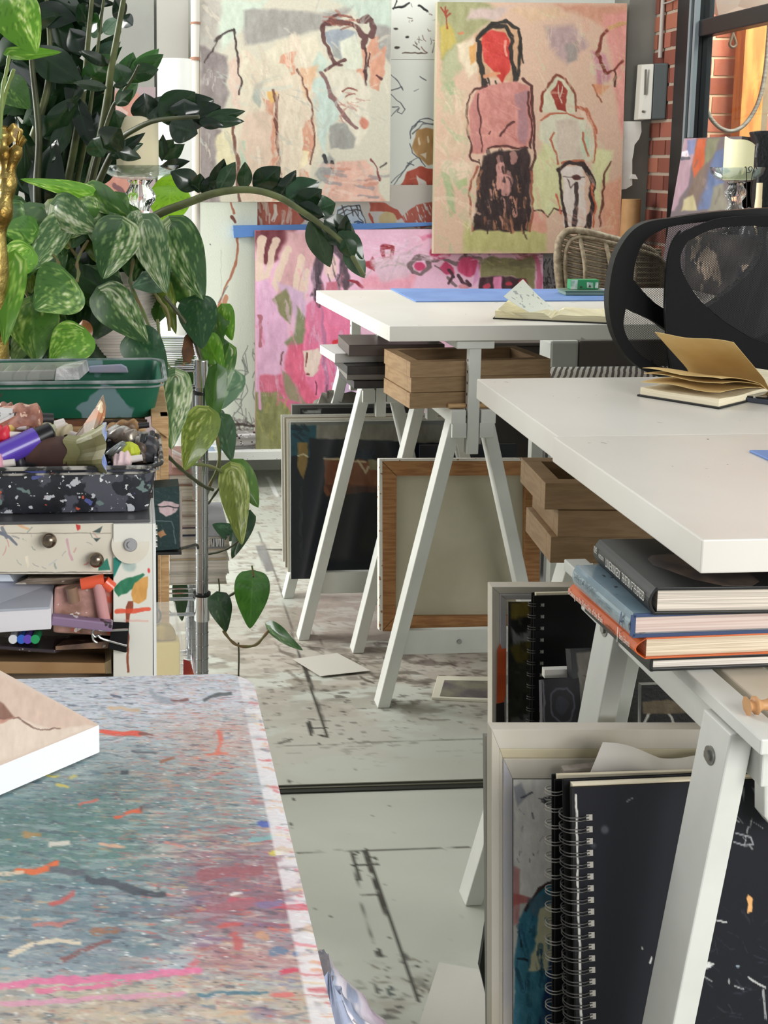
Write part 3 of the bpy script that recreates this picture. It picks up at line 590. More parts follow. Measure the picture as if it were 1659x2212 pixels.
    p.poly([(1166,262),(1190,248),(1222,246),(1262,252),(1284,280),(1286,330),(1276,350),(1200,350),(1196,320),(1168,300)], (206,204,178), 5, .95); p.poly([(1200,262),(1250,258),(1256,345),(1208,345)], (204,184,168), 6, .8); p.poly([(1256,280),(1276,278),(1272,340),(1260,330)], (192,206,176), 4)
    for q,w in [([(1166,258),(1190,248),(1224,245),(1262,256)],2), ([(1246,232),(1268,238),(1280,262),(1286,285)],3.6), ([(1282,278),(1288,320),(1284,352)],2.2), ([(1196,288),(1192,300),(1202,330),(1206,352)],2.2), ([(1258,286),(1264,310),(1270,336)],2.4), ([(1214,352),(1240,348),(1262,350)],2.4)]: p.line(q, w, (176,92,64), .9, dry=.1)
    p.poly([(1212,362),(1262,358),(1266,490),(1218,490)], (220,208,196), 3, 1); p.line([(1206,366),(1230,352),(1262,356),(1276,372)], 4, (62,46,42)); p.line([(1208,366),(1208,410),(1218,450),(1226,495)], 3.2, (62,46,42)); p.line([(1270,364),(1282,400),(1276,450),(1268,495)], 5.5, (54,44,42)); p.line([(1242,400),(1246,440),(1240,495)], 5, (58,44,42), .9, dry=.2)
    p.blob(1243,386,11,7,(92,48,44)); p.line([(1214,384),(1262,386)], 1.2, (80,60,56)); p.line([(1222,390),(1230,408),(1238,400)], 1, (90,70,66)); p.line([(1280,400),(1284,450),(1280,490)], 2.4, (190,96,64))
    p.line([(1345,48),(1318,60),(1300,76),(1294,100),(1290,118),(1299,128),(1300,140),(1310,158),(1324,156),(1336,142),(1343,130)], 3.6, (120,54,42), .95); p.line([(1326,155),(1331,166),(1330,186)], 2.8, (96,56,46)); p.line([(1318,60),(1348,46)], 4, (214,170,120), .9)
    p.line([(1280,180),(1290,205),(1302,218)], 1.6, (150,90,60)); p.poly([(1280,180),(1318,185),(1300,205),(1286,200)], (212,142,104), 4, .8); p.line([(1320,350),(1306,378),(1302,430),(1296,490)], 2.6, (106,62,50), .95, dry=.1); p.line([(1152,456),(1170,455),(1184,470),(1196,448),(1214,455)], 1.6, (80,46,42)); p.poly([(1152,458),(1180,462),(1182,500),(1150,500)], (220,150,136), 4, .8); p.line([(1200,420),(1212,460)], 2, (200,100,80))
    p.strokes(60, (1150,10,1350,540), [(230,206,180),(216,160,142),(206,212,170),(226,184,160)], 46, 6, 1.2, .5, .7, .5); p.strokes(50, (950,140,1020,540), [(228,206,180),(196,186,150),(216,176,150),(176,186,146)], 40, 6, 1.2, .6, .7, .45); p.grain(8)
o = panel('canvas_painting', quad(945, 4, 1355, 548, 4.50, 4.46), 230, 300, f, PAINT, thick=.03, side=(200,190,160), base=(214,180,156), wob=5, seed=22)
label(o, 'large salmon canvas painting of a red faced long haired figure in a dark skirt', 'painting')
def f(p):
    M=(118,56,66); CR=(232,208,188)
    p.poly([(548,495),(645,492),(625,515),(600,560),(575,575),(556,560)], M, 6, 1, 20); p.poly([(620,500),(700,500),(690,560),(640,640),(600,640),(600,580)], (216,168,172), 12)
    for q in [[(566,515),(560,560),(562,600)], [(596,520),(580,575),(575,610)], [(622,540),(604,580),(590,640)], [(650,560),(640,620)], [(664,590),(655,640)]]: p.line(q, 8, CR, .9, dry=.15)
    p.poly([(552,610),(580,600),(612,650),(622,740),(606,812),(556,808)], (232,182,214), 5, 1, 16); p.poly([(600,610),(660,630),(660,700),(640,700)], (214,178,206), 7)
    p.poly([(588,648),(615,622),(630,650),(625,700),(604,680)], (134,132,92), 5, .95); p.poly([(640,660),(662,690),(660,745),(628,765),(614,740),(636,720)], (138,144,106), 5, .95)
    p.poly([(662,660),(700,640),(775,680),(780,735),(735,745),(720,860),(690,880),(640,870),(620,760),(655,740)], (238,126,164), 6, 1, 22); p.poly([(620,745),(655,742),(660,830),(708,875),(650,880),(612,800)], (230,108,138), 6, .9, 22)
    p.poly([(700,660),(775,680),(780,720),(710,700)], (236,130,168), 6); p.line([(688,655),(700,720),(702,800),(706,860)], 5, (182,120,156), .85, dry=.1); p.poly([(664,660),(692,640),(696,740),(668,740)], (228,130,166), 6)
    p.poly([(654,756),(688,750),(694,772),(690,800),(678,812),(664,814),(656,800)], (240,216,204), 3, 1, 16); p.line([(664,762),(660,790)], 2, (130,70,60)); p.blob(666,808,5,3,(140,70,70)); p.line([(724,738),(745,730),(768,731)], 5, (216,56,62), .95)
    p.poly([(722,755),(790,748),(792,870),(726,862)], (212,180,216), 6, .95); p.line([(716,828),(730,868)], 4, (224,170,200)); p.poly([(560,812),(625,806),(640,860),(660,900),(600,880),(560,850)], (218,112,138), 5, .95, 20)
    p.poly([(550,848),(600,845),(625,885),(640,910),(700,880),(700,980),(548,980)], (142,142,96), 6, 1, 22); p.poly([(605,800),(640,830),(660,870),(690,880),(660,905),(625,880)], (150,148,118), 5, .9); p.poly([(600,860),(650,870),(660,900),(630,900)], (222,110,150), 4, .9); p.strokes(16, (560,870,690,960), [(178,172,104),(120,124,90)], 30, 4, 1.5, .7, .2, .4)
    p.line([(560,680),(566,720),(562,750)], 3, (170,96,104), .8); p.line([(558,790),(560,880)], 3, (226,170,204)); p.line([(610,760),(605,790)], 2, (130,90,90)); p.line([(680,825),(683,850)], 1.5, (120,60,80)); p.line([(704,830),(705,852)], 1.5, (120,60,80))
    H=(84,66,76)
    p.poly([(672,640),(676,590),(682,545),(700,528),(740,526),(752,560),(758,620),(748,640),(735,600),(735,560),(720,545),(702,550),(694,600),(700,640)], H, 4, .95, 18, dry=.25); p.poly([(698,556),(712,548),(728,556),(731,585),(716,606),(702,590)], (238,204,198), 3, 1); p.strokes(14, (676,540,760,640), [(60,50,60),(120,96,104)], 50, 3, 1.5, .8, .25, .4)
    p.poly([(704,610),(728,606),(735,640),(700,645)], (206,120,140), 4); p.poly([(757,545),(770,540),(775,558),(762,566)], (170,60,72), 2); p.poly([(784,566),(800,562),(808,552),(814,566),(808,590),(796,578)], (166,58,72), 2); p.line([(826,532),(851,534),(848,556),(832,560),(826,534)], 4.5, (156,50,62), 1); p.blob(840,545,4,4,(240,196,200)); p.line([(756,606),(770,612),(782,622)], 3, (150,50,66))
    p.poly([(780,600),(900,590),(890,625),(780,625)], (238,158,176), 10, .8); p.poly([(800,560),(890,540),(880,600),(820,610)], (222,190,204), 10, .8); p.strokes(18, (800,520,910,600), [(196,176,190),(180,164,160)], 40, 2, 2.7, .6, .4, .4)
    GR=(120,100,102)
    for q,w in [([(884,572),(900,556),(925,556),(928,576),(910,592),(890,586),(884,572)],5), ([(925,565),(960,560),(985,570),(1010,552),(1035,560)],4), ([(965,600),(985,620)],3), ([(1034,550),(1055,540),(1060,560)],3), ([(960,590),(940,575)],2)]: p.line(q, w, GR, .9, dry=.2)
    RS=(204,70,112)
    p.blob(951,545,24,17,RS,1,4,24); p.blob(908,574,13,9,RS,1,3); p.poly([(950,580),(966,566),(980,578),(982,592),(962,594)], RS, 3, 1); p.blob(1011,576,24,20,RS,1,4,26); p.poly([(1030,560),(1036,600),(1020,620),(1025,590)], (226,160,200), 3)
    for q in [[(976,600),(970,612)], [(990,595),(1000,612),(1010,618)], [(1008,606),(1014,616)], [(972,585),(980,600)]]: p.line(q, 4, (72,44,52), .9)
    p.poly([(1034,566),(1060,556),(1110,560),(1152,552),(1156,630),(1130,605),(1105,596),(1060,598),(1038,602)], (146,140,98), 4, 1, 18); p.strokes(12, (1040,560,1150,600), [(166,160,116),(124,118,90)], 40, 4, .1, .7, .2, .4)
    p.poly([(1036,602),(1060,598),(1100,597),(1135,604),(1148,632),(1036,632)], (70,46,52), 3, .95, 20, dry=.2); p.poly([(1065,600),(1082,598),(1086,630),(1066,630)], (232,140,180), 3); p.blob(1052,618,7,7,(200,80,100)); p.blob(1100,614,7,6,(196,66,84)); p.blob(1128,612,9,8,(200,70,84)); p.blob(1000,622,10,6,(220,150,160)); p.poly([(1150,548),(1158,548),(1172,600),(1172,630),(1160,630),(1158,590)], (208,108,138), 3, .9)
    p.line([(975,502),(1000,535),(1008,555)], 2, (112,76,84), .9); p.line([(1035,518),(1070,516),(1092,514),(1098,536)], 2, (112,72,76), .9); p.line([(1078,513),(1092,520),(1096,534)], 3, (110,60,60), .9); p.line([(1085,508),(1148,500)], 1.2, (150,90,110)); p.poly([(905,508),(940,506),(935,516),(908,516)], (222,90,136), 4, .7); p.strokes(10,(1110,538,1160,556),[(140,84,84),(226,150,140)],26,4,.1,.8,.3,.4)
    p.strokes(60, (760,500,1170,560), [(244,206,226),(238,180,208),(244,214,230)], 60, 6, .1, .5, .2, .55); p.strokes(60, (560,600,780,860), [(240,200,222),(246,150,186),(220,190,214),(226,120,150)], 50, 5, 1.5, .5, .2, .55); p.grain(7)
o = panel('canvas_painting', [PY(551,497,4.52), PY(1173,494,4.52), PY(1173,970,4.42), PY(552,971,4.42)], 330, 250, f, PAINT, thick=.022, side=(150,110,110), base=(240,190,214), wob=5, seed=23)
label(o, 'wide bright pink canvas painting with roses standing on the ledge behind the far desk', 'painting')
def f(p):
    p.poly([(180,190),(300,200),(330,330),(300,460),(150,450)], (196,140,124), 6); p.poly([(200,230),(260,220),(280,280),(230,300)], (160,90,80), 6); p.strokes(30, (120,190,330,460), [(60,44,52),(216,190,180),(150,80,70),(90,60,70)], 40, 5, 1.3, .9, .6, .2)
    p.line([(215,280),(235,275),(245,290),(230,300)], 2, (170,40,40)); p.poly([(140,310),(190,300),(200,420),(150,420)], (60,44,56), 5)
o = panel('canvas_painting', [PY(120,185,3.9), PY(336,188,3.9), PY(336,1152,3.84), PY(120,1152,3.84)], 110, 400, f, PAINT, thick=.02, base=(176,158,160), seed=24)
label(o, 'pinkish canvas half hidden behind the dark green plant stalks', 'painting')
# small board beside the door, under the glass, leaning on it
def f(p):
    p.poly([(1470,295),(1505,295),(1500,340),(1485,400),(1455,455),(1440,455)], (168,140,152), 5); p.poly([(1487,300),(1504,300),(1500,330),(1486,340)], (120,128,164), 4); p.poly([(1472,330),(1488,326),(1492,340),(1474,342)], (216,204,214), 3); p.line([(1474,344),(1490,342)], 3, (90,88,100)); p.poly([(1508,300),(1527,298),(1524,345),(1512,390),(1500,385),(1497,350)], (186,92,60), 4)
    p.poly([(1530,300),(1556,298),(1545,330),(1532,350),(1520,360)], (124,124,100), 5); p.poly([(1545,330),(1570,315),(1568,380),(1540,450),(1508,455),(1528,380)], (98,112,146), 5); p.poly([(1500,385),(1528,350),(1520,400),(1500,450),(1470,455)], (120,104,94), 5); p.poly([(1478,430),(1500,420),(1508,455),(1474,455)], (176,166,130), 4); p.poly([(1540,400),(1562,395),(1575,455),(1530,455)], (134,130,116), 6); p.strokes(14,(1470,300,1580,450),[(96,84,80),(150,130,130)],26,3,1.7,.5,.3,.4)
xb = XR-.04
tl = PX(1478, 299, xb); tr_ = PX(1603, 297, xb); bl = Vector((xb-.16, tl.y, 0)); br = Vector((xb-.16, tr_.y, 0)); tr_.z = tl.z
o = panel('canvas_painting', [tl, tr_, br, bl], 110, 500, f, PAINT, thick=.02, side=(80,70,70), base=(110,100,104), seed=25)
label(o, 'mauve, orange and slate blue canvas leaning below the door glass behind the glass candle stand', 'painting')
DT = .84
def desk(px_far, px_near, xr, lab, yf=None, yn=None, t=.032):
    a = PZ(*px_far, DT); b = PZ(*px_near, DT)
    if yf: a = Vector((a.x+(b.x-a.x)*0, yf, DT))
    m = MB(); p = [(b.x,b.y,DT-t),(xr,b.y,DT-t),(xr,a.y,DT-t),(a.x,a.y,DT-t),(b.x,b.y,DT),(xr,b.y,DT),(xr,a.y,DT),(a.x,a.y,DT)]
    m.hexa(p); o = m.build('desk_top', WHITE2, None, bevel=.0015); label(o, lab, 'desk top'); return a, b
d1f, d1n = desk((683,627), (842,705), 1.48, 'white rectangular desk top nearest the back wall with the blue mat and open sketchbook')
d2f, d2n = desk((1030,818), (1205,943), 1.72, 'white desk top in front of the office chair with the yellowed open notebook')
d3f, d3n = desk((1195,943), (1517,1166), 1.72, 'nearest white desk top with scuffed corner above the stack of art books')
KNOT = mat('bolt_zinc', (150,150,146), .35, .9)
def aframe(t, X, Y, zt, dx, w=.027, d=.042, foot=0.0, name='leg'):
    for s in (-1, 1):
        m = MB(); x0 = X+s*dx*(1.08 if s > 0 else 1); x1 = X+s*.03
        m.hexa([(x0-w/2,Y-d/2,foot),(x0+w/2,Y-d/2,foot),(x0+w/2,Y+d/2,foot),(x0-w/2,Y+d/2,foot),(x1-w/2,Y-d/2,zt),(x1+w/2,Y-d/2,zt),(x1+w/2,Y+d/2,zt),(x1-w/2,Y+d/2,zt)])
        m.build(name, WHITE, t, bevel=.002)
def trestle(name, X, Y0, Y1, zb, dx, lab, posts=(True,True), zp=None, cross=.115, grp=None):
    t = thing(name, (X, Y0, 0), lab, 'trestle', grp)
    zp = zp or DT-.034
    for Y in (Y0, Y1): aframe(t, X, Y, zb-.01, dx)
    for s in (-1, 1):
        m = MB(); m.box((X+s*.032-.016 if s > 0 else X-.048, Y0-.03, zb-.03), (X+.048 if s > 0 else X-.032+.016, Y1+.03, zb)); m.build('beam', WHITE, t, bevel=.002)
    for Y in (Y0, Y1):
        m = MB(); k = dx*.78; m.box((X-k, Y-.008, cross), (X+k, Y+.008, cross+.055)); cb = m.build('crossbar', WHITE, t, bevel=.002)
        m = MB(); m.cyl((X-.01, Y-.012, cross+.028), (X-.01, Y-.008, cross+.028), .005).build('bolt', KNOT, cb)
    for Y, on in zip((Y0, Y1), posts):
        if not on: continue
        s = -1 if Y == Y0 else 1; yc = Y+s*(.018 if s < 0 else .03)
        MB().box((X-.0125, yc-.012, .565), (X+.0125, yc+.012, zp-.016)).build('post', WHITE, t, bevel=.0015); po = bpy.data.objects[[q.name for q in t.children if q.name.startswith('post')][-1]]
        m = MB()
        for k in range(7): m.cyl((X-.0126, yc, .62+k*.024), (X-.0131, yc, .62+k*.024), .003)
        m.build('peg_hole', mat('peg_hole', (60,50,40), .8), po)
        m = MB(); m.box((X-.045, yc-.012, zb-.06), (X-.014, yc+.016, zb-.028)).build('clamp_block', WHITE, t, bevel=.0015); MB().box((X+.014, yc-.012, zb-.06), (X+.045, yc+.016, zb-.028)).build('clamp_block', WHITE, t, bevel=.0015)
    for s in (-1, 1): MB().box((X+s*dx*.55-.01, Y0, cross), (X+s*dx*.55+.01, Y1, cross+.018)).build('low_rail', WHITE, t)
    MB().box((X-.04, Y0-.03, zp-.016), (X+.04, Y1+.045, zp)).build('top_bar', WHITE, t, bevel=.002)
    m = MB(); y = Y0-.012; m.cyl((X-.05, y, zb+.006), (X+.045, y, zb+.006), .0055, n=12).build('peg', OAKL, t, smooth=True)
    return t
T1 = trestle('trestle', .718, 2.565, 2.87, .66, .176, 'white wooden trestle mid room under the near edge of the far desk')
T2 = trestle('trestle', .602, 2.96, 3.26, .66, .180, 'white wooden trestle furthest back, standing behind the dark framed panels')
T4 = trestle('trestle', .725, 1.655, 1.835, .628, .186, 'white wooden trestle partly hidden behind the leaning frames under the middle desk', posts=(True,False), cross=.10)
# near trestle: solid beam along the left, splayed legs with big bolts
t = thing('trestle', (.62, .95, 0), 'nearest white wooden trestle with large round bolts, holding the art books', 'trestle')
zb = .705
MB().box((.518, .945, zb-.014), (.545, 1.42, zb)).build('top_rail', WHITE, t, bevel=.0015); MB().box((.534, .97, zb-.056), (.552, 1.40, zb-.014)).build('side_rail', WHITE, t, bevel=.0015)
for x0, x1 in ((.556,.60),(.622,.666),(.688,.732)): MB().box((x0, .95, zb-.022), (x1, 1.38, zb-.004)).build('slat', mat('cream_wood', (214,204,186), .5, col2=(204,192,172), scale=8), t, bevel=.002)
MB().box((.737, .95, zb-.05), (.757, 1.40, zb)).build('side_rail', WHITE, t, bevel=.0015)
MB().box((.546, .945, zb-.014), (.736, .958, zb)).build('end_rail', WHITE, t, bevel=.0015)
def leg2(Y, xt, xb, zt, w=.022, d=.030, far=False):
    m = MB()
    m.hexa([(xb-w/2,Y-d/2,0),(xb+w/2,Y-d/2,0),(xb+w/2,Y+d/2,0),(xb-w/2,Y+d/2,0),(xt-w/2,Y-d/2,zt),(xt+w/2,Y-d/2,zt),(xt+w/2,Y+d/2,zt),(xt-w/2,Y+d/2,zt)])
    l = m.build('leg', WHITE, t, bevel=.0015)
    if xb < xt:
        zc = zt-.032; xc = xt+(xb-xt)*.032/zt-w/2
        MB().cyl((xc+.001, Y, zc), (xc-.0015, Y, zc), .0085, n=24).cyl((xc-.001,Y,zc),(xc-.004,Y,zc),.005,n=6).build('bolt', KNOT, l, smooth=True)
leg2(1.012, .524, .432, zb-.015, .021, .052); leg2(1.312, .544, .448, zb-.015, .021, .052); leg2(1.40, .60, .50, zb-.06, .021, .04); leg2(1.012, .75, .85, zb-.012); leg2(1.312, .75, .85, zb-.012)
m = MB(); m.tube([PY(1612,1547,.99), PY(1625,1546,.99), PY(1645,1545,.99), PY(1700,1544,.99)], lambda u: .0065+.0022*math.cos(u*14))
MB()
o = m.build('wooden_dowel', mat('turned_wood', (196,150,104), .5, col2=(176,126,80), scale=30), smooth=True); o.location.z = zb+.0
label(o, 'turned light wooden dowel lying on the near trestle at the right edge', 'dowel')
# ------------------------------------------------------------------ mats and things on the desks
def slab(name, pts, z, t, m, lab, cat, bevel=.001):
    P = [PZ(x, y, z) for x, y in pts]; o = MB().prism(P, (0,0,1), t).build(name, m, None, bevel=bevel); return label(o, lab, cat)
slab('cutting_mat', [(843,625),(1330,627),(1400,650),(898,653)], DT, .003, BLUEM, 'blue mat on the far desk under the green tin', 'mat')
slab('cutting_mat', [(1618,977),(1800,977),(1900,1040),(1700,1014)], DT, .003, BLUEM, 'blue mat cut by the right edge of the picture on the nearest desk', 'mat')
def flutter(seed): return lambda u, v: .0012*math.sin(u*7+seed)+.001*math.sin(v*9+seed*2)
def open_book(name, c, ang, W, H, lab, cat, cover, pagesm, tilt_left, stack_left=.009, stack_right=.006, leaves=(), papercol=None):
    """c = spine centre on the desk; pages fan to both sides"""
    t = thing(name, c, lab, cat); R = Matrix.Rotation(ang, 4, 'Z'); c = Vector(c)
    T = Matrix.Translation(c)@R
    m = MB(); m.M = T; m.box((-W-.004, -H/2-.003, 0), (-.003, H/2+.003, .003)); m.box((.003, -H/2-.003, 0), (W+.004, H/2+.003, .003)); m.box((-.004,-H/2-.003,0),(.004,H/2+.003,.002)); m.build('cover', cover, t, bevel=.001)
    for s, th in ((-1, stack_left), (1, stack_right)):
        m = MB(); m.M = T
        m.grid(lambda u, v: Vector((s*(u*W), (v-.5)*H, .003+th*min(1, u*6+.15)**.7+.0009*math.sin(u*9+v*5+s))), 14, 8)
        g = m.v[:]; 
        m2 = MB(); m2.M = T
        m2.grid(lambda u, v: Vector((s*(u*W), (v-.5)*H, .003+th*min(1, u*6+.15)**.7+.0009*math.sin(u*9+v*5+s))), 14, 8, thick=0)
        # closed page block: top sheet plus sides down to the cover
        n = len(m2.v); m3 = MB()
        top = m2.v; bot = [Vector((p.x, p.y, c.z+.003)) for p in top]
        m3.v = top+bot; m3.c = [(1,1,1)]*(2*n); W_ = 15
        m3.f = m2.f+[[n+k for k in f[::-1]] for f in m2.f]
        bd = [i for i in range(W_)]+[j*W_+14 for j in range(1, 9)]+[8*W_+i for i in range(13, -1, -1)]+[j*W_ for j in range(7, 0, -1)]
        m3.f += [[bd[k], bd[(k+1)%len(bd)], n+bd[(k+1)%len(bd)], n+bd[k]] for k in range(len(bd))]; m3.fm = [0]*len(m3.f)
        m3.build('page_block', pagesm, t)
    for k, (deg, L, bend, s) in enumerate(leaves):
        m = MB(); m.M = T; a = rad(deg)
        def fn(u, v, a=a, L=L, bend=bend, s=s, k=k):
            r = u*L*W; aa = a*(1-.0*u)
            x = r*math.cos(aa)+bend*.02*math.sin(u*3.14); z = .004+max(stack_left if s < 0 else stack_right, 0)*min(1,u*5)*.8+r*math.sin(aa)+bend*.012*math.sin(u*3.14)+.0015*math.sin(v*8+k)*u
            return Vector((s*x, (v-.5)*H, z))
        m.grid(fn, 16, 10, thick=.0006).build('page', papercol or pagesm, t, smooth=True)
    return t
c1 = PZ(1188, 694, DT)
DRAWN = mat('sketched_page', (226,228,218), .8, splat=[((170,174,174), 70, .62), ((130,136,140), 110, .68)])
sk = open_book('sketchbook', (c1.x+.03, c1.y+.06, DT), rad(-24), .118, .14, 'open black sketchbook with pencil drawings and one leaf standing up on the far desk', 'sketchbook', mat('black_cover', (24,24,24), .5), mat('ivory_pages', (224,216,184), .8, col2=(206,196,160), scale=120, stretch=(.05,.05,5)), 0, .014, .012,
    leaves=[], papercol=DRAWN)
for cs, mm in (([(1088,640),(1130,603),(1197,665),(1186,692)], DRAWN), ([(1076,668),(1100,646),(1193,670),(1184,694)], mat('ivory_pages', (0,0,0)))):
    A_, B_, C_, D_ = [PY(x, y, c1.y+o) for (x, y), o in zip(cs, (.02,.10,.11,.015))]
    m = MB(); m.grid(lambda u, v: (A_.lerp(D_, u)).lerp(B_.lerp(C_, u), v)+Vector((0,0,-.005*math.sin(3.14*u))), 12, 8, thick=.0006); m.build('page', mm, sk, smooth=True)
MB().tube([(c1.x+.02, c1.y-.002, DT+.012), (c1.x+.02, c1.y-.004, DT+.006), (c1.x+.021, c1.y-.01, DT+.001)], .0015).build('ribbon', mat('black_ribbon', (30,30,30), .7), sk)
c2 = PZ(1659, 850, DT)
OLDP = mat('yellowed_page', (214,186,128), .8, col2=(196,164,104), scale=10)
nb = open_book('notebook', (c2.x-.04, c2.y+.03, DT), rad(36), .15, .12, 'open notebook with yellowed fanned pages lying in front of the office chair', 'notebook', mat('black_cover', (24,24,24), .5), CREAM, 0, .010, .008,
    leaves=[(33, .95, .25, -1), (11, 1.0, .6, -1), (8.5, .97, .5, -1), (4, 1.0, .3, -1)], papercol=OLDP)
# tablet / flat case in front of the notebook
t = thing('tablet', tuple(PZ(1600, 868, DT)), 'dark flat tablet lying at the right edge beside the yellowed notebook', 'tablet')
P = [PZ(1588, 866, DT), PZ(1760, 888, DT), PZ(1800, 850, DT), PZ(1612, 846, DT)]
MB().prism(P, (0,0,1), .007).build('case', mat('slate_case', (60,66,76), .4), t, bevel=.002)
MB().prism([p+(sum(P, Vector())/4-p)*.06+Vector((0,0,.0071)) for p in P], (0,0,1), .002).build('screen', mat('dark_screen', (20,20,24), .1, splat=[((180,176,170), 60, .6)]), t)
# tin and green box
def rbox(name, cx, cy, w, d, z, h, ang, m, parent=None, bevel=.002, lab=None, cat=None):
    mb = MB(); mb.M = Matrix.Translation((cx, cy, z))@Matrix.Rotation(ang, 4, 'Z'); mb.box((-w/2,-d/2,0),(w/2,d/2,h)); o = mb.build(name, m, parent, bevel=bevel)
    if cat: label(o, lab, cat)
    return o
c = PZ(1262, 641, DT)
tn = thing('tin', (c.x, c.y+.02, DT+.003), 'shallow grey green hinged tin lying on the blue mat on the far desk', 'tin')
rbox('base', c.x+.005, c.y+.035, .1, .07, DT+.003, .009, rad(-4), mat('sage_tin', (128,150,136), .4, .3), tn)
rbox('lid', c.x+.005, c.y+.035, .104, .074, DT+.012, .003, rad(-4), mat('sage_tin_dark', (98,124,112), .4, .3), tn)
gb = thing('card_box', (c.x+.03, c.y+.04, DT+.0155), 'small green and white box with little pictures standing on the tin', 'box')
rbox('carton', c.x+.012, c.y+.045, .072, .03, DT+.0155, .024, rad(-4), mat('green_carton', (36,142,88), .4), gb, bevel=.001)
ca, sa = math.cos(rad(-4)), math.sin(rad(-4)); fx = lambda u, v, o=-.0155: (c.x+.012+u*ca-o*sa, c.y+.045+u*sa+o*ca, DT+.0155+v)
m = MB(); m.add([fx(-.036,0,-.0153),fx(-.018,0,-.0153),fx(-.018,.024,-.0153),fx(-.036,.024,-.0153)], [(0,1,2,3)]).add([fx(.006,.004),fx(.022,.003),fx(.021,.017),fx(.005,.018)], [(0,1,2,3)]).add([fx(.026,.003),fx(.034,.003),fx(.034,.018),fx(.027,.018)], [(0,1,2,3)]).build('picture', mat('white_print', (222,226,222), .5, col2=(150,190,170), scale=70), gb)
m = MB(); m.add([fx(.009,.005,-.0157),fx(.017,.005,-.0157),fx(.013,.013,-.0157)], [(0,1,2)]).add([fx(-.012,.003,-.0157),fx(-.006,.003,-.0157),fx(-.006,.008,-.0157),fx(-.012,.008,-.0157)], [(0,1,2,3)]).build('emblem', mat('dark_print', (60,64,60), .5), gb)
# ------------------------------------------------------------------ wicker chair behind the far desk
wc = thing('wicker_chair', (1.3, 3.75, 0), 'wicker chair with an open ribbed oval back standing behind the far desk', 'chair')
CANE = mat('grey_cane', (150,136,112), .6, col2=(118,102,80), scale=60, bump=.3)
Yw = 3.7
def W(x, y, dY=0): return PY(x, y, Yw+dY)
rim = [W(1212,640),W(1206,590),W(1204,550),W(1210,515),W(1228,499),W(1262,500),W(1310,512),W(1360,526,.02),W(1410,545,.04),W(1430,590,.05),W(1425,650,.05)]
MB().tube(rim, .0115, 10).tube([p+Vector((.022,-.006,-.02)) for p in rim], .007, 8).build('back_rim', CANE, wc, smooth=True)
for k in range(11):
    u = k/10; a = W(1216-4*math.sin(u*3), 512+u*128); b = W(1428, 545+u*110, .05)
    mid = (a+b)/2+Vector((0,-.03,-.012)); MB().tube([a, mid, b], .0048, 7).tube([a+Vector((0,0,.008)), mid+Vector((0,0,.008)), b+Vector((0,0,.008))], .003, 6).build('back_rib', CANE, wc, smooth=True)
for x0, y0, x1, y1 in ((1250,502,1262,650),(1305,512,1318,650),(1360,528,1366,650)): MB().tube([W(x0,y0), W((x0+x1)/2,(y0+y1)/2)+Vector((0,-.03,0)), W(x1,y1)], .0065, 8).build('back_strut', CANE, wc, smooth=True)
s0 = W(1216,640); 
MB().box((s0.x, 3.35, .40), (s0.x+.38, 3.8, .44)).build('seat', CANE, wc, bevel=.015)
for x in (s0.x+.02, s0.x+.36):
    for y in (3.38, 3.76): MB().cyl((x, y, 0), (x, y, .40 if y < 3.5 else .74), .012).build('leg', CANE, wc, smooth=True)
# ------------------------------------------------------------------ office chair
oc = thing('office_chair', (1.02, 2.35, 0), 'black office chair with a see-through mesh back standing between the white desks', 'chair')
BK = mat('chair_black_plastic', (9,10,12), .45, spec=.3)
def meshmat(name, cell, hole, col):
    m, nt, b = _new(name); L = nt.links; b.inputs['Base Color'].default_value = rgb(*col); b.inputs['Roughness'].default_value = .5
    tc = nt.nodes.new('ShaderNodeTexCoord'); sx = nt.nodes.new('ShaderNodeSeparateXYZ'); L.new(tc.outputs['Object'], sx.inputs[0])
    def M(op, a, bb=None):
        n = nt.nodes.new('ShaderNodeMath'); n.operation = op
        for i, v in enumerate((a, bb)):
            if v is None: continue
            if isinstance(v, (int, float)): n.inputs[i].default_value = v
            else: L.new(v, n.inputs[i])
        return n.outputs[0]
    k = 2*math.pi/cell
    p = M('ADD', M('MULTIPLY', sx.outputs['X'], k*.58), M('MULTIPLY', sx.outputs['Z'], k)); q = M('SUBTRACT', M('MULTIPLY', sx.outputs['X'], k*.58), M('MULTIPLY', sx.outputs['Z'], k))
    s = M('MULTIPLY', M('SINE', p), M('SINE', q)); h = M('GREATER_THAN', M('ABSOLUTE', s), hole)
    tr = nt.nodes.new('ShaderNodeBsdfTransparent'); x = nt.nodes.new('ShaderNodeMixShader'); L.new(h, x.inputs[0]); L.new(b.outputs[0], x.inputs[1]); L.new(tr.outputs[0], x.inputs[2]); L.new(x.outputs[0], nt.nodes['Material Output'].inputs['Surface']); return m
MESH1 = meshmat('fine_mesh', .0062, .26, (14,14,16)); MESH2 = meshmat('front_mesh', .0058, .38, (16,16,22))
Yc = 2.14
def C(x, y, dY=0.0): return PY(x, y, Yc+dY)
outer = [(1445,470),(1560,456),(1700,450),(1840,470),(1925,520),(1950,600),(1935,690),(1880,770),(1800,815),(1700,835),(1560,836),(1420,812),(1350,775),(1310,722),(1294,660),(1297,600),(1312,545),(1345,500),(1385,478)]
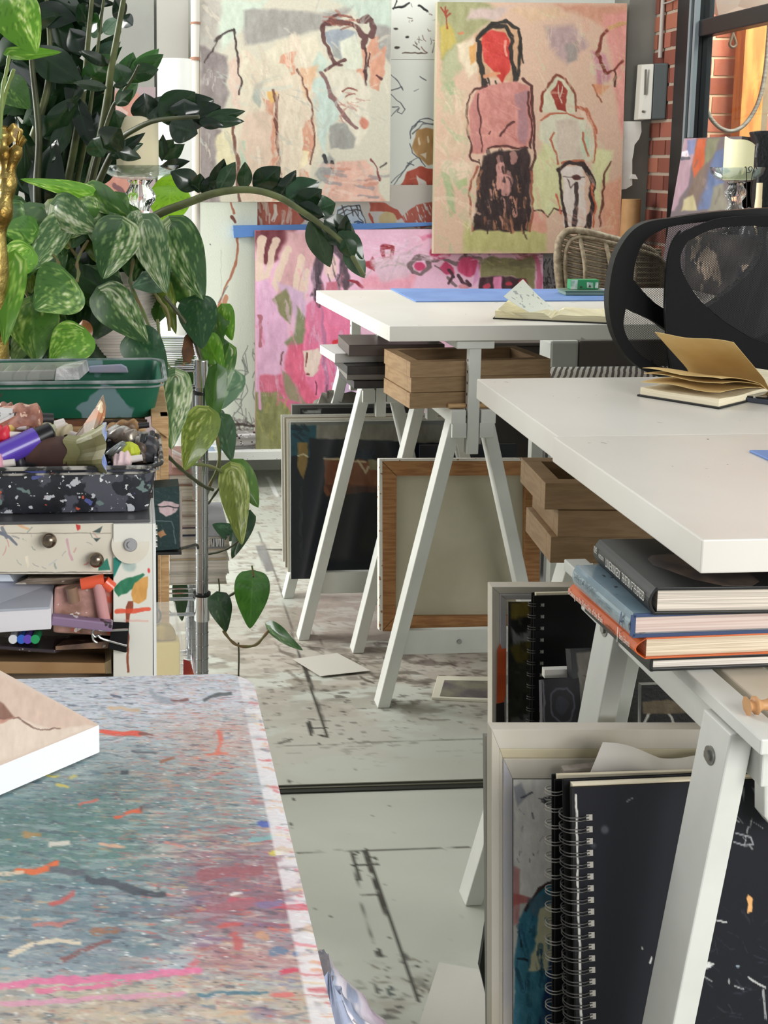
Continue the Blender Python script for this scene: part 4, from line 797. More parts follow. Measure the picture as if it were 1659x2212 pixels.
def ring_plate(name, outer, holes, Y, t, m, parent, bev=.006):
    """plate with holes: triangulated through bmesh"""
    import bmesh
    bm = bmesh.new(); edges = []
    for loop in [outer]+holes:
        sm = crom([Vector((x, y, 0)) for x, y in loop]+[Vector((*loop[0], 0))], 5)[:-1]
        vs = [bm.verts.new(PY(p.x, p.y, Y)) for p in sm]; edges += [bm.edges.new((vs[i], vs[(i+1)%len(vs)])) for i in range(len(vs))]
    bmesh.ops.triangle_fill(bm, use_beauty=True, use_dissolve=False, edges=edges)
    mb = MB(); bm.verts.ensure_lookup_table(); idx = {v: i for i, v in enumerate(bm.verts)}; n = len(bm.verts)
    V = [v.co.copy() for v in bm.verts]; F = [[idx[v] for v in f.verts] for f in bm.faces]
    BE = [[idx[v] for v in e.verts] for e in bm.edges if len(e.link_faces) == 1]; bm.free()
    def bend(p, o):   # the whole back is gently bowed around its centre
        return p+Vector((0, o+.035*((p.x-CX)/.25)**2*-1, 0))
    mb.v = [bend(p, 0) for p in V]+[bend(p, t) for p in V]; mb.c = [(1,1,1)]*(2*n)
    mb.f = F+[[k+n for k in f[::-1]] for f in F]+[[a, b, b+n, a+n] for a, b in BE]; mb.fm = [0]*len(mb.f)
    return mb.build(name, m, parent)
CX = C(1640, 600).x
up_h = [(1352,600),(1358,560),(1378,520),(1420,495),(1470,484),(1560,476),(1640,474),(1640,560),(1560,640),(1480,680),(1424,664),(1385,635)]
lo_h = [(1335,660),(1360,672),(1400,690),(1440,716),(1500,752),(1600,790),(1680,800),(1640,812),(1540,808),(1440,795),(1390,775),(1350,740),(1330,700)]
up_r = [(1660,474),(1780,490),(1870,520),(1905,580),(1890,640),(1820,690),(1740,660),(1660,560)]
ring_plate('back_frame', outer, [up_h, lo_h, up_r], Yc, .022, BK, oc)
inner = [(x+(1640-x)*.02, y+(640-y)*.02) for x, y in outer]
ring_plate('back_mesh', inner, [], Yc+.024, .0006, MESH1, oc)
pad_o = [(1470,498),(1560,470),(1700,468),(1830,490),(1880,560),(1880,680),(1830,790),(1700,830),(1560,828),(1446,805),(1430,740),(1424,640),(1430,560),(1442,520)]
pad_h = [(1478,520),(1540,494),(1640,488),(1760,500),(1820,560),(1800,660),(1740,740),(1660,744),(1580,706),(1510,650),(1468,590),(1462,550)]
ring_plate('pad_frame', pad_o, [pad_h], Yc-.045, .004, mat('pad_fabric', (11,11,16), .9, bump=.3, bscale=900), oc)
pad_i = [(x+(1650-x)*.01, y+(640-y)*.01) for x, y in pad_h]
ring_plate('pad_mesh', pad_i, [], Yc-.040, .0006, MESH2, oc)
rm = [C(x, y, -.048) for x, y in [(1460,497),(1442,520),(1430,560),(1424,640),(1426,700),(1436,770),(1446,805)]]
rm = [p+Vector((0,-.035*((p.x-CX)/.25)**2,0)) for p in rm]; MB().tube(rm, .0022).build('edge_piping', BK, oc, smooth=True)
MB().box((CX-.235, 1.88+.25, .44), (CX+.235, 2.6, .50)).build('seat', mat('seat_fabric', (24,24,28), .9), oc, bevel=.03)
MB().box((CX-.03, 2.12, .3), (CX+.03, 2.16, .78)).build('back_stem', BK, oc, bevel=.006)
MB().box((CX-.1, 2.14, .40), (CX+.1, 2.5, .44)).build('tilt_plate', BK, oc, bevel=.006)
MB().cyl((CX, 2.36, .1), (CX, 2.36, .42), .026).build('gas_lift', STEEL, oc, smooth=True)
for k in range(5):
    a = k*2*math.pi/5+.3; e = Vector((CX+.29*math.cos(a), 2.36+.22*math.sin(a), .07)); MB().bar((CX, 2.36, .11), e, .04, .03).build('base_leg', BK, oc, bevel=.006)
    MB().cyl(e+Vector((-.02,0,-.042)), e+Vector((.02,0,-.042)), .028).build('caster', BK, oc, smooth=True)
# ================================================================== books on the near trestle
COV = {}
def book(name, x0, y0, z0, w, d, h, ang, cover, pages, lab, round_=.0, ct=.003, spine_out=.004):
    """spine on the left (-x) side running along +y; page ends face the viewer"""
    t = thing(name, (x0, y0, z0), lab, 'book'); T = Matrix.Translation((x0, y0, z0))@Matrix.Rotation(ang, 4, 'Z')
    m = MB(); m.M = T; m.box((0, 0, 0), (w, d, ct)); m.box((0, 0, h-ct), (w, d, h))
    n = 8; pts = [(-spine_out*math.sin(math.pi*k/n), h*k/n) for k in range(n+1)]; ins = [(x+ct, z) for x, z in pts]
    V = [Vector((x, 0, z)) for x, z in pts]+[Vector((x, 0, z)) for x, z in ins]; k = n+1
    V2 = V+[v+Vector((0, d, 0)) for v in V]
    F = [(i, i+1, i+1+2*k, i+2*k) for i in range(n)]+[(k+i+1, k+i, k+i+2*k, k+i+1+2*k) for i in range(n)]+[(i+k, i+1+k, i+1, i) for i in range(n)]+[(i+2*k, i+1+2*k, i+1+3*k, i+3*k) for i in range(n)]
    m.add(V2, F); COV[t.name] = m.build('cover', cover, t, bevel=.0006)
    m = MB(); m.M = T; m.box((ct*1.2, .003, ct), (w-.003, d-.003, h-ct)); m.build('pages', pages, t)
    return t, T
def spine_text(t, T, s, y0, y1, z0, z1, m, out=.0045, top_far=True, lab=None, k=.80):
    # reads from the far end to the near end of the spine
    y0 *= k; y1 *= k; o = T@Vector((-out, y1, z0)); xd = (T.to_3x3()@Vector((0,-1,0))); text(s, o, xd, (0,0,1), abs(y1-y0), z1-z0, m, COV[t.name], 'spine_lettering', lab=lab)
TXW = mat('white_print_ink', (214,212,204), .6); TXG = mat('grey_print_ink', (92,104,112), .6); TXB = mat('brown_print_ink', (92,50,26), .6)
BZ = .7055
t, T = book('book', *PZ(1405,1451,BZ).xy, BZ, .30, .16, .0135, rad(1.5), mat('black_book', (26,26,27), .4), PAGES, 'thin black hardback at the bottom of the art book stack', spine_out=.001)
z = BZ+.0137
t, T = book('book', *PZ(1394,1424,z).xy, z, .30, .160, .0205, rad(2.5), mat('orange_book', (200,98,44), .45, col2=(188,86,38), scale=14), mat('page_block2', (222,208,184), .85, col2=(186,170,146), scale=190, stretch=(.03,.03,5)), 'orange spined book under the pale blue book', spine_out=.011, ct=.0015)
spine_text(t, T, 'Drawing on the Right Side of the Brain', .088, .196, .006, .015, TXW, .0113); spine_text(t, T, 'workbook', .052, .08, .006, .0145, TXB, .0113); spine_text(t, T, '|', .0445, .046, .003, .018, TXW, .0113); spine_text(t, T, 'Betty Edwards', .012, .04, .006, .0145, TXW, .0113)
m = MB(); m.M = T; m.box((.14, -.0006, .0188), (.30, .02, .0208)); m.build('cover_band', mat('tan_cover', (196,164,128), .5, splat=[((60,50,44), 90, .6)]), t)
z += .0207
t, T = book('book', *PZ(1367,1376,z).xy, z, .28, .142, .0225, rad(1.5), mat('blue_grey_jacket', (122,142,152), .25, col2=(104,126,138), scale=16, splat=[((60,70,78), 60, .66)], coat=.5), mat('page_block3', (214,196,186), .85, col2=(196,172,162), scale=130, stretch=(.03,.03,4)), 'pale blue shiny jacketed hardback in the middle of the art book stack', spine_out=.004)
m = MB(); m.M = T; m.box((-.0008, -.0014, -.0004), (.28, 0, .003)).box((-.0008,-.0014,.0195),(.28,0,.0229)).box((-.003,-.0014,.001),(.0015,0,.0215)); m.build('board_edge', mat('navy_board', (52,70,104), .5), t)
spine_text(t, T, 'RELATIONS', .11, .18, .009, .017, TXG, .0048, k=.74); spine_text(t, T, 'Jerry Saltz', .052, .095, .006, .014, TXG, .0048); spine_text(t, T, 'A', .014, .026, .004, .019, mat('navy_ink', (40,60,96), .5), .0048)
z += .0229
t, T = book('book', *PZ(1413,1329,z).xy, z, .27, .15, .0265, rad(-1.5), mat('charcoal_book', (20,21,22), .45, bump=.05), mat('page_block4', (224,212,198), .85, col2=(176,168,156), scale=150, stretch=(.03,.03,6)), 'thick black hardback with white spine lettering on top of the art book stack', spine_out=.006)
spine_text(t, T, 'VOLUME', .186, .198, .014, .021, TXW, .0065, k=.74); spine_text(t, T, 'VIOLETTE EDITIONS', .158, .178, .013, .017, TXW, .0065, k=.74); spine_text(t, T, 'LOUISE BOURGEOIS', .095, .150, .010, .019, TXW, .0065, k=.74); spine_text(t, T, 'THE RETURN OF THE REPRESSED', .012, .090, .010, .019, TXW, .0065, k=.74)
zt_ = z+.0266
m = MB(); m.prism([PZ(x, y, zt_) for x, y in [(1399,1208),(1408,1200),(1440,1197),(1500,1202),(1580,1214),(1620,1240),(1640,1256),(1625,1266),(1560,1265),(1500,1252),(1450,1234),(1412,1222)]], (0,0,1), .0003).build('cover_picture', mat('brown_photo', (84,70,60), .5, col2=(50,44,42), scale=26), t)
# ================================================================== box frames (wooden cradled panels)
def cradle(name, x0, y0, z0, w, d, h, ang, lab, grp, hollow=True, m=None):
    t = thing(name, (x0, y0, z0), lab, 'wooden frame', grp); T = Matrix.Translation((x0, y0, z0))@Matrix.Rotation(ang, 4, 'Z'); m = m or OAK; k = .024
    if hollow:
        for a, b in (((0,0,0),(w,k,h)),((0,d-k,0),(w,d,h)),((0,k,0),(k,d-k,h)),((w-k,k,0),(w,d-k,h))):
            mb = MB(); mb.M = T; mb.box(a, b); mb.build('frame_side', m, t, bevel=.0008)
        mb = MB(); mb.M = T; mb.box((k, k, 0), (w-k, d-k, .004)); mb.build('back_board', mat('dark_ply', (88,62,46), .7), t)
    return t
G1 = 'wooden box frames on the middle trestle'
for i, (dx, dy, a, lb) in enumerate([(.0,.0,-14,'brown wooden box frame at the bottom of the stack under the far desk'),(.003,.004,-13,'brown wooden box frame in the middle of the stack under the far desk'),(-.001,-.002,-13.5,'brown wooden box frame on top of the stack under the far desk, hollow side up')]):
    cradle('box_frame', .585+dx, 2.552+dy, .661+.0335*i, .31, .19, .033, rad(5), lb, None)
for i, (dx, dy, a, lb) in enumerate([(.006,.0,0,'brown wooden box frame at the bottom of the stack under the middle desk'),(.014,.03,4,'brown wooden box frame in the middle of the stack under the middle desk'),(-.003,.0,0,'brown wooden box frame on top of the stack under the middle desk')]):
    kk = PZ([1188,1204,1176][i], [1216,1160,1101][i], .629+.0378*i); cradle('box_frame', kk.x, kk.y, .629+.0378*i, .30, .15, .0374, rad(-5), lb, None)
# ------------------------------------------------------------------ dark books left of the frames
BKc = mat('dark_notebook', (54,50,50), .4, col2=(40,38,40), scale=20)
zz = .661
for i, (x, y, w, d, h, a, c, lb) in enumerate([
    (.51,2.79,.20,.16,.018,3,BKc,'black notebook at the bottom of the dark stack left of the box frames'),
    (.495,2.80,.2,.16,.014,-2,mat('grey_notebook',(120,116,110),.5),'grey notebook second from the bottom of the dark stack left of the box frames'),
    (.494,2.79,.21,.15,.020,2,BKc,'thick black notebook third up in the dark stack left of the box frames'),
    (.472,2.83,.20,.15,.022,5,mat('pale_sketchbook',(196,196,192),.4),'silvery pale book poking out left of the dark notebooks'),
    (.497,2.79,.22,.17,.026,-1,mat('brown_notebook',(84,72,70),.35),'dark brown notebook on top of the dark stack left of the box frames')]):
    t = thing('notebook', (x, y, zz), lb, 'notebook'); T = Matrix.Translation((x, y, zz))@Matrix.Rotation(rad(a), 4, 'Z')
    m = MB(); m.M = T; m.box((0,0,0),(w,d,.002)).box((0,0,h-.002),(w,d,h)).box((0,0,0),(w,.003,h)).box((0,0,0),(.002,d,h)); m.build('cover', c, t, bevel=.001)
    m = MB(); m.M = T; m.box((.003,.004,.002),(w-.003,d-.003,h-.002)); m.build('pages', PAGES, t); zz += h+.0004
# ================================================================== leaning boards under the far desk
def lean(name, q0, q1, y_top, y_bot, lab, cat, m, thick=.012, seed=1, paint=None, nx=60, ny=60, side=(200,200,190), base=(40,40,44), parent=None, wob=3):
    """q0 top-left px, q1 bottom-right px"""
    TL = PY(q0[0], q0[1], y_top); BR = PY(q1[0], q1[1], y_bot); TR = PY(q1[0], q0[1], y_top); BL = PY(q0[0], q1[1], y_bot)
    xl = (TL.x+BL.x)/2; xr = (TR.x+BR.x)/2
    q = [Vector((xl,y_top,TL.z)), Vector((xr,y_top,TL.z)), Vector((xr,y_bot,BR.z)), Vector((xl,y_bot,BR.z))]
    o = panel(name, q, nx, ny, paint or (lambda p: None), m or PAINT, parent, thick, side, base, wob=wob, seed=seed)
    if cat: label(o, lab, cat)
    return o
lean('art_panel', (609,896), (1006,1205), 3.13, 3.07, 'white edged board furthest back among the panels leaning under the far desk', 'panel', None, .006, side=(206,206,196), base=(206,204,194))
lean('art_panel', (615,901), (1008,1218), 3.11, 3.055, 'cream edged board second from the back of the panels leaning under the far desk', 'panel', None, .006, side=(190,182,166), base=(170,160,146))
lean('art_panel', (621,905), (1010,1228), 3.09, 3.04, 'olive edged board third from the back of the panels leaning under the far desk', 'panel', None, .01, side=(140,140,112), base=(206,200,188))
def f(p):
    p.poly([(630,918),(1010,918),(1010,980),(630,980)], (112,110,98), 3); p.poly([(628,918),(684,918),(684,990),(640,1000),(628,1000)], (24,66,76), 2.5, 1, 12); p.strokes(10,(636,920,680,975),[(14,34,44)],20,5,.3,.8,.4,.4)
    p.poly([(628,985),(1012,990),(1012,1260),(628,1260)], (13,18,28), 3, 1, 5); p.poly([(642,955),(664,955),(664,1000),(656,1035),(644,1010)], (118,96,50), 2, 1, 14); p.line([(644,985),(655,980),(664,985)], 1.6, (190,182,150)); p.poly([(646,1020),(655,1030),(655,1200),(646,1220)], (30,40,44), 2, .8)
    p.poly([(668,945),(1010,960),(1010,1012),(668,1000)], (14,22,30), 3, 1, 5); p.poly([(752,960),(812,975),(805,995),(760,985)], (16,30,44), 3)
    p.poly([(700,990),(780,992),(822,1000),(860,1010),(860,1052),(820,1055),(770,1050),(725,1062),(708,1075),(700,1060)], (110,66,42), 3, 1, 16); p.line([(700,990),(745,994),(790,998)], 2.2, (180,170,140), .8); p.line([(774,995),(782,1012),(790,1022),(796,1010)], 2.6, (176,166,132), .85, dry=.1); p.poly([(795,992),(828,995),(822,1016),(800,1015)], (120,112,84), 2)
    p.poly([(702,1045),(830,1050),(830,1062),(715,1070)], (74,40,28), 3, .8); p.strokes(20, (650,1080,1000,1240), [(18,24,44),(14,18,34),(26,30,40)], 60, 8, 1.2, .7, .4, .4)
    p.poly([(728,1235),(748,1235),(748,1241),(730,1241)], (226,226,220), 1); p.poly([(778,1234),(799,1234),(800,1240),(780,1240)], (226,226,220), 1)
lean('art_panel', (628,912), (1012,1243), 3.07, 3.025, 'glossy black painted panel with teal and rust patches leaning in front under the far desk', 'panel', paintmat('gloss_paint', .22, .05, spec=.5), .01, side=(170,176,170), base=(96,98,92), paint=f, nx=170, ny=150, seed=31)
f2 = lambda p: (p.poly([(655,965),(672,945),(862,960),(862,1240),(648,1232)], (12,15,26), 2, 1, 5))
lean('board', (905,962), (1112,1240), 2.925, 2.91, 'dark navy board standing behind the turned canvas', 'board', None, .008, side=(20,24,34), base=(16,20,32))
# portfolio & grey paper bag behind
m = MB(); z0 = PY(700, 1250, 3.04).z
lean('portfolio', (630,875), (900,1180), 3.20, 3.19, 'grey portfolio standing behind the leaning panels under the far desk', 'portfolio', mat('grey_portfolio', (96,96,92), .6), .02, side=(96,96,92), base=(96,96,92))
lean('label_board', (647,882), (905,1190), 3.17, 3.16, 'black board with a small pale sticker behind the leaning panels', 'board', None, .006, side=(30,30,32), base=(30,31,33), nx=120, ny=100, paint=lambda p: (p.poly([(653,887),(694,886),(694,893),(653,893)], (150,152,150), 1), p.line([(656,890),(662,890)], 1.4, (50,50,50))))
def bagf(u, v):
    x = 660+u*150; y = 905-v*(52+8*math.sin(u*4))*(1 if .1 < u < .95 else .75); p = PY(x+(18*v if u < .3 else 0), y, 3.235+.01*math.sin(u*13+v*7)+.02*v); p.z += .004*math.sin(u*21); return p
m = MB(); m.grid(bagf, 26, 12, thick=.002)
label(m.build('paper_bag', mat('grey_paper', (140,136,126), .8, col2=(120,116,106), scale=14), smooth=True), 'crumpled grey paper bag poking up above the leaning panels', 'bag')
# turned canvas with stretcher bars
zb = PY(900, 1365, 2.63).z
cv = thing('turned_canvas', (PY(990,1365,2.63).x, 2.63, zb), 'canvas turned to show its back with brown stretcher bars leaning on the middle trestle', 'canvas')
def L(x, y, o=0): u = (y-992)/(1365-992); p = PY(x, y, 2.70-.07*u+o); return p
def plank(name, pts, t, m, o=0.0): mb = MB(); mb.prism([L(x, y, o) for x, y in pts], (0,1,-.15), t); return mb.build(name, m, cv, bevel=.0008)
plank('linen', [(822,994),(1166,994),(1166,1362),(822,1362)], .003, mat('linen', (196,190,168), .9, col2=(182,176,152), scale=5, bump=.3, bscale=900), .016)
for pts in ([(824,995),(1166,993),(1134,1027),(857,1028)], [(824,996),(857,1029),(855,1331),(825,1363)], [(855,1332),(1134,1330),(1166,1362),(825,1364)], [(1166,994),(1166,1362),(1134,1330),(1134,1028)]): plank('stretcher_bar', pts, .016, PINE)
plank('canvas_edge', [(819,992),(826,994),(827,1364),(819,1362)], .022, mat('primed_edge', (214,210,200), .7, splat=[((150,110,80), 90, .62)]), -.002); plank('canvas_edge', [(819,991),(1168,990),(1168,996),(824,996)], .022, mat('primed_edge', (0,0,0)), -.002)
# white storage unit and striped cloth behind the chair
o = thing('storage_box', (1.28, 3.3, .0), 'white drawer unit with a dark side under the right part of the far desk', 'storage unit')
a0, b0 = PY(1185, 822, 3.25), PY(1252, 735, 3.25)
MB().box((a0.x, 3.25, 0.45), (b0.x, 3.34, b0.z)).build('front', mat('pale_drawer', (178,180,174), .4), o, bevel=.008)
MB().box((b0.x, 3.25, 0.45), (b0.x+.26, 3.34, b0.z)).build('side', mat('dark_side', (84,78,74), .6, splat=[((40,36,34), 20, .68)]), o, bevel=.006)  # side darker than the front, with near-black spots
for x in (a0.x+.02, b0.x+.24):
    for y in (3.265, 3.325): MB().box((x-.012, y-.012, 0), (x+.012, y+.012, .45)).build('leg', STEEL, o)
m = MB(); m.box((1.02, 3.0, .40), (1.6, 3.2, .43)); 
o = thing('striped_bench', (1.3, 3.05, 0), 'low bench with a black and white striped cover behind the middle desk', 'bench')
def strip(name='striped_cloth'):
    mm, nt, b = _new(name); w = nt.nodes.new('ShaderNodeTexWave'); w.inputs['Scale'].default_value = 22; w.inputs['Distortion'].default_value = 1.5; w.bands_direction = 'X'
    tc = nt.nodes.new('ShaderNodeTexCoord'); mp = nt.nodes.new('ShaderNodeMapping'); mp.inputs['Rotation'].default_value = (0,0,.4); r = nt.nodes.new('ShaderNodeValToRGB'); r.color_ramp.elements[0].position = .4; r.color_ramp.elements[1].position = .5; r.color_ramp.elements[0].color = rgb(90,86,84); r.color_ramp.elements[1].color = rgb(236,236,232)
    nt.links.new(tc.outputs['Object'], mp.inputs[0]); nt.links.new(mp.outputs[0], w.inputs['Vector']); nt.links.new(w.outputs['Fac'], r.inputs[0]); nt.links.new(r.outputs[0], b.inputs['Base Color']); return mm
zs = PY(1280, 812, 3.05).z
MB().box((1.04, 2.98, zs-.05), (1.46, 3.2, zs)).build('seat', strip(), o, bevel=.01)
for x in (1.07, 1.43):
    for y in (3.0, 3.18): MB().box((x-.015, y-.015, 0), (x+.015, y+.015, zs-.05)).build('leg', WHITE, o)
# low grey storage boxes behind T1 (dark clutter)
# paper on the floor and small framed print
slab('floor_paper', [(632,1424),(728,1411),(800,1449),(692,1461)], 0.0045, .0008, mat('floor_paper', (190,186,176), .8), 'loose square of pale paper lying on the floor near the middle trestle', 'paper', 0)
slab('floor_paper', [(948,2080),(1050,2098),(1052,2230),(900,2230)], 0.0045, .001, mat('floor_paper2', (200,198,190), .8), 'large pale sheet lying on the floor at the bottom beside the leaning frames', 'paper', 0)
fp_ = thing('framed_print', tuple(PZ(990,1500,0)), 'small cream framed print lying flat on the floor under the trestle crossbar', 'framed print')
P = [PZ(932,1512,0), PZ(1062,1518,0), PZ(1075,1467,0), PZ(945,1465,0)]
MB().prism(P, (0,0,1), .006).build('frame', mat('cream_frame', (206,202,184), .6), fp_, bevel=.001)
MB().prism([PZ(*q,.0062) for q in [(950,1504),(1062,1508),(1072,1472),(960,1470)]], (0,0,1), .001).build('print', mat('dim_print', (126,122,104), .6, col2=(92,84,86), scale=14), fp_)
# ================================================================== leaning work under the near desk
WF = mat('chalky_white', (216,210,198), .75, col2=(204,196,178), scale=6, stretch=(1,1,.4), bump=.25, bscale=70)
WF2 = mat('chalky_cream', (220,210,180), .75, col2=(206,194,162), scale=8, bump=.25, bscale=70)
WF3 = mat('lilac_white', (198,196,202), .75, col2=(214,208,200), scale=10, bump=.2)
def traymould(t, outer, inner, Yf, deep, m, name='frame_side'):
    """four mitred mouldings between outer and inner pixel rectangles; inner edge pushed back by deep"""
    (x0,y0,x1,y1), (a0,b0,a1,b1) = outer, inner
    O = [PY(x0,y0,Yf(y0)), PY(x1,y0,Yf(y0)), PY(x1,y1,Yf(y1)), PY(x0,y1,Yf(y1))]; I = [PY(a0,b0,Yf(b0)), PY(a1,b0,Yf(b0)), PY(a1,b1,Yf(b1)), PY(a0,b1,Yf(b1))]
    I = [p+Vector((0,deep,0)) for p in I]
    for k in range(4):
        a, b, c, d = O[k], O[(k+1)%4], I[(k+1)%4], I[k]; n = Vector((0,.018+deep,0))
        mm = MB(); mm.hexa([a, b, c, d, a+n, b+n, c+Vector((0,.018,0)), d+Vector((0,.018,0))]); mm.build(name, m[k] if isinstance(m, list) else m, t, bevel=.0008)
# back frame with black spiral book (frame leaning on trestle)
Yb_ = lambda y: 1.60-.10*(y-1266)/900
bf = thing('tray_frame', (.62, 1.5, 0), 'white rounded tray frame standing behind, with an orange and black painting inside', 'frame')
traymould(bf, (1063,1268,1475,2280), (1081,1285,1458,2262), Yb_, .004, WF)
traymould(bf, (1081,1285,1458,2262), (1100,1302,1440,2240), Yb_, .012, WF3, 'inner_moulding')
def f(p):
    p.poly([(1100,1300),(1160,1300),(1160,1345),(1104,1342)], (120,104,40), 3); p.poly([(1104,1335),(1152,1330),(1150,1372),(1120,1400),(1102,1396)], (24,24,22), 3); p.poly([(1106,1355),(1120,1372),(1148,1360),(1140,1390),(1112,1398)], (140,140,140), 3)
    p.poly([(1104,1400),(1150,1378),(1152,1430),(1112,1430)], (100,90,34), 3); p.poly([(1100,1430),(1160,1430),(1160,1580),(1100,1580)], (48,50,40), 4); p.poly([(1104,1550),(1150,1540),(1150,1600),(1100,1600)], (130,130,130), 4, .8); p.strokes(16,(1100,1310,1150,1570),[(24,24,24),(80,80,60)],24,4,1,.7,.8,.4)
q = [PY(1098,1300,Yb_(1300)+.012), PY(1442,1300,Yb_(1300)+.012), PY(1442,2242,Yb_(2242)+.012), PY(1098,2242,Yb_(2242)+.012)]
panel('painting', q, 90, 160, f, PAINT, bf, .003, base=(40,40,36), seed=41)
mo = MB(); mo.hexa([PY(1071,1525,1.569), PY(1079,1525,1.569), PY(1079,1580,1.565), PY(1071,1580,1.565), PY(1071,1398,1.585), PY(1080,1398,1.585), PY(1078,1530,1.568), PY(1070,1530,1.568)])
m = MB(); m.prism([PY(x, y, Yb_(y)-.0015) for x, y in [(1074,1405),(1080,1390),(1084,1402),(1093,1400),(1092,1500),(1088,1520),(1073,1520)]], (0,-1,0), .0008).build('orange_smear', mat('orange_paint', (198,84,34), .5, col2=(180,70,28), scale=30), bf)
m = MB(); m.prism([PY(x, y, Yb_(y)-.0016) for x, y in [(1072,1520),(1089,1516),(1090,1575),(1086,1600),(1072,1600)]], (0,-1,0), .0008).build('black_smear', mat('black_paint', (28,26,26), .5), bf)
WIRE = mat('spiral_wire', (92,90,88), .35, .6); WIREL = mat('spiral_wire_pale', (176,172,164), .4, .4)
def spiralbook(name, TL, TR, BR, BL, thick, cover, lab, ring_n, wire, rr=.007, edge=None, holes=True, page=None, inset=.012):
    t = thing(name, tuple((BL+BR)/2), lab, 'sketchbook'); n = (TR-TL).cross(BL-TL).normalized()
    if n.dot(EYE-TL) > 0: n = -n
    m = MB(); m.prism([TL,TR,BR,BL], n, .0025).build('front_cover', cover, t, bevel=.001)
    k = n*.0027; m = MB(); u = (TR-TL).normalized(); d = (BL-TL).normalized()
    m.prism([TL+k+u*.004-d*.003, TR+k+u*-.002-d*.003, BR+k-u*.002, BL+k+u*.004], n, thick).build('pages', page or CREAM, t)
    k = n*(.003+thick); m = MB(); m.prism([TL+k-d*.002,TR+k-d*.002,BR+k,BL+k], n, .0025).build('back_cover', cover, t, bevel=.001)
    Ln = (BL-TL).length
    if holes:
        m = MB()
        for i in range(ring_n):
            c = TL+d*(Ln*(i+.8)/(ring_n+.6))+u*inset-n*.0003; s = .0022; m.add([c-u*s-d*s, c+u*s-d*s, c+u*s+d*s, c-u*s+d*s], [(0,1,2,3)])
        m.build('punch_holes', mat('hole_grey', (150,148,142), .7), t)
    m = MB()
    for i in range(ring_n):
        for o2 in (-.0016, .0016):
            c = TL+d*(Ln*(i+.8)/(ring_n+.6)+o2)+n*(thick/2+.003)
            pts = []
            for q in range(13):
                a = -2.35+q*4.7/12; pts.append(c-u*(rr*math.cos(a)*1.05-.001)*1.0+n*(-rr*1.0*math.sin(a)))
            m.tube([c+u*inset-n*(thick/2+.0036)]+pts[::-1][:] + [c+u*inset+n*(thick/2+.0036)] if False else [c+u*inset-n*(thick/2+.0036)]+[p for p in pts[::-1]], .00055, 5, smooth=False)
    m.build('spiral_binding', wire, t); return t, u, d, n
bc = mat('black_board_cover', (9,9,12), .6, bump=.05, spec=.25)
TL = PY(1153,1287,1.545); TR = PY(1345,1283,1.545); BR = PY(1345,2300,1.475); BL = PY(1138,2300,1.475); TR.z = TL.z; BR.z = BL.z
spiralbook('sketchbook', TL, TR, BR, BL, .006, bc, 'tall black spiral bound sketchbook standing in front of the rounded tray frame', 40, WIRE, .006)
# small canvases/books in the dark corner
o = thing('small_canvas', tuple(PY(1270,1700,1.43)), 'small grey stained canvas with blackened edges behind the near trestle leg', 'canvas')
q = [PY(1234,1404,1.44), PY(1330,1396,1.46), PY(1320,1640,1.42), PY(1258,1640,1.40)]
panel('canvas_face', [PY(1232,1403,1.45),PY(1345,1400,1.45),PY(1355,1640,1.41),PY(1250,1640,1.41)], 70, 100, lambda p: (p.poly([(1244,1408),(1340,1404),(1345,1640),(1262,1640)], (128,124,116), 3, 1, 16), p.strokes(20,(1260,1430,1320,1560),[(84,70,60),(60,52,48)],24,1.4,1.4,.9,.9,.3)), PAINT, o, .018, side=(40,42,46), base=(58,60,62), seed=42)
o = thing('notebook', tuple(PY(1200,1640,1.42)), 'dark book with a smudgy round drawing lying against the black sketchbook', 'notebook')
panel('cover', [PY(1170,1468,1.44),PY(1250,1462,1.44),PY(1264,1640,1.40),PY(1174,1640,1.40)], 60, 90, lambda p: (p.line([(1190,1500),(1200,1490),(1225,1486),(1238,1500),(1242,1530),(1232,1556),(1210,1560),(1192,1545),(1188,1520),(1190,1500)], 2, (90,92,104), .8), p.blob(1214,1524,16,20,(52,54,66),.8), p.line([(1172,1470),(1176,1560)], 2, (104,104,112))), PAINT, o, .012, side=(70,66,72), base=(30,30,38), seed=43)
MB().box(tuple(PY(1176,1465,1.46)), tuple(PY(1262,1438,1.47))).build('loose_pages', PAPER, o)
lean('board', (1385,1480), (1545,1640), 1.43, 1.42, 'black and white board low behind the near trestle', 'board', None, .01, side=(200,200,196), base=(24,24,26), paint=lambda p: (p.line([(1392,1560),(1400,1540),(1412,1536)], 2.5, (190,188,180)), p.line([(1438,1534),(1450,1548),(1454,1565)], 3, (170,168,160)), p.poly([(1388,1515),(1440,1510),(1500,1530),(1500,1540),(1388,1542)], (96,84,64), 3)), seed=44, nx=80, ny=80)
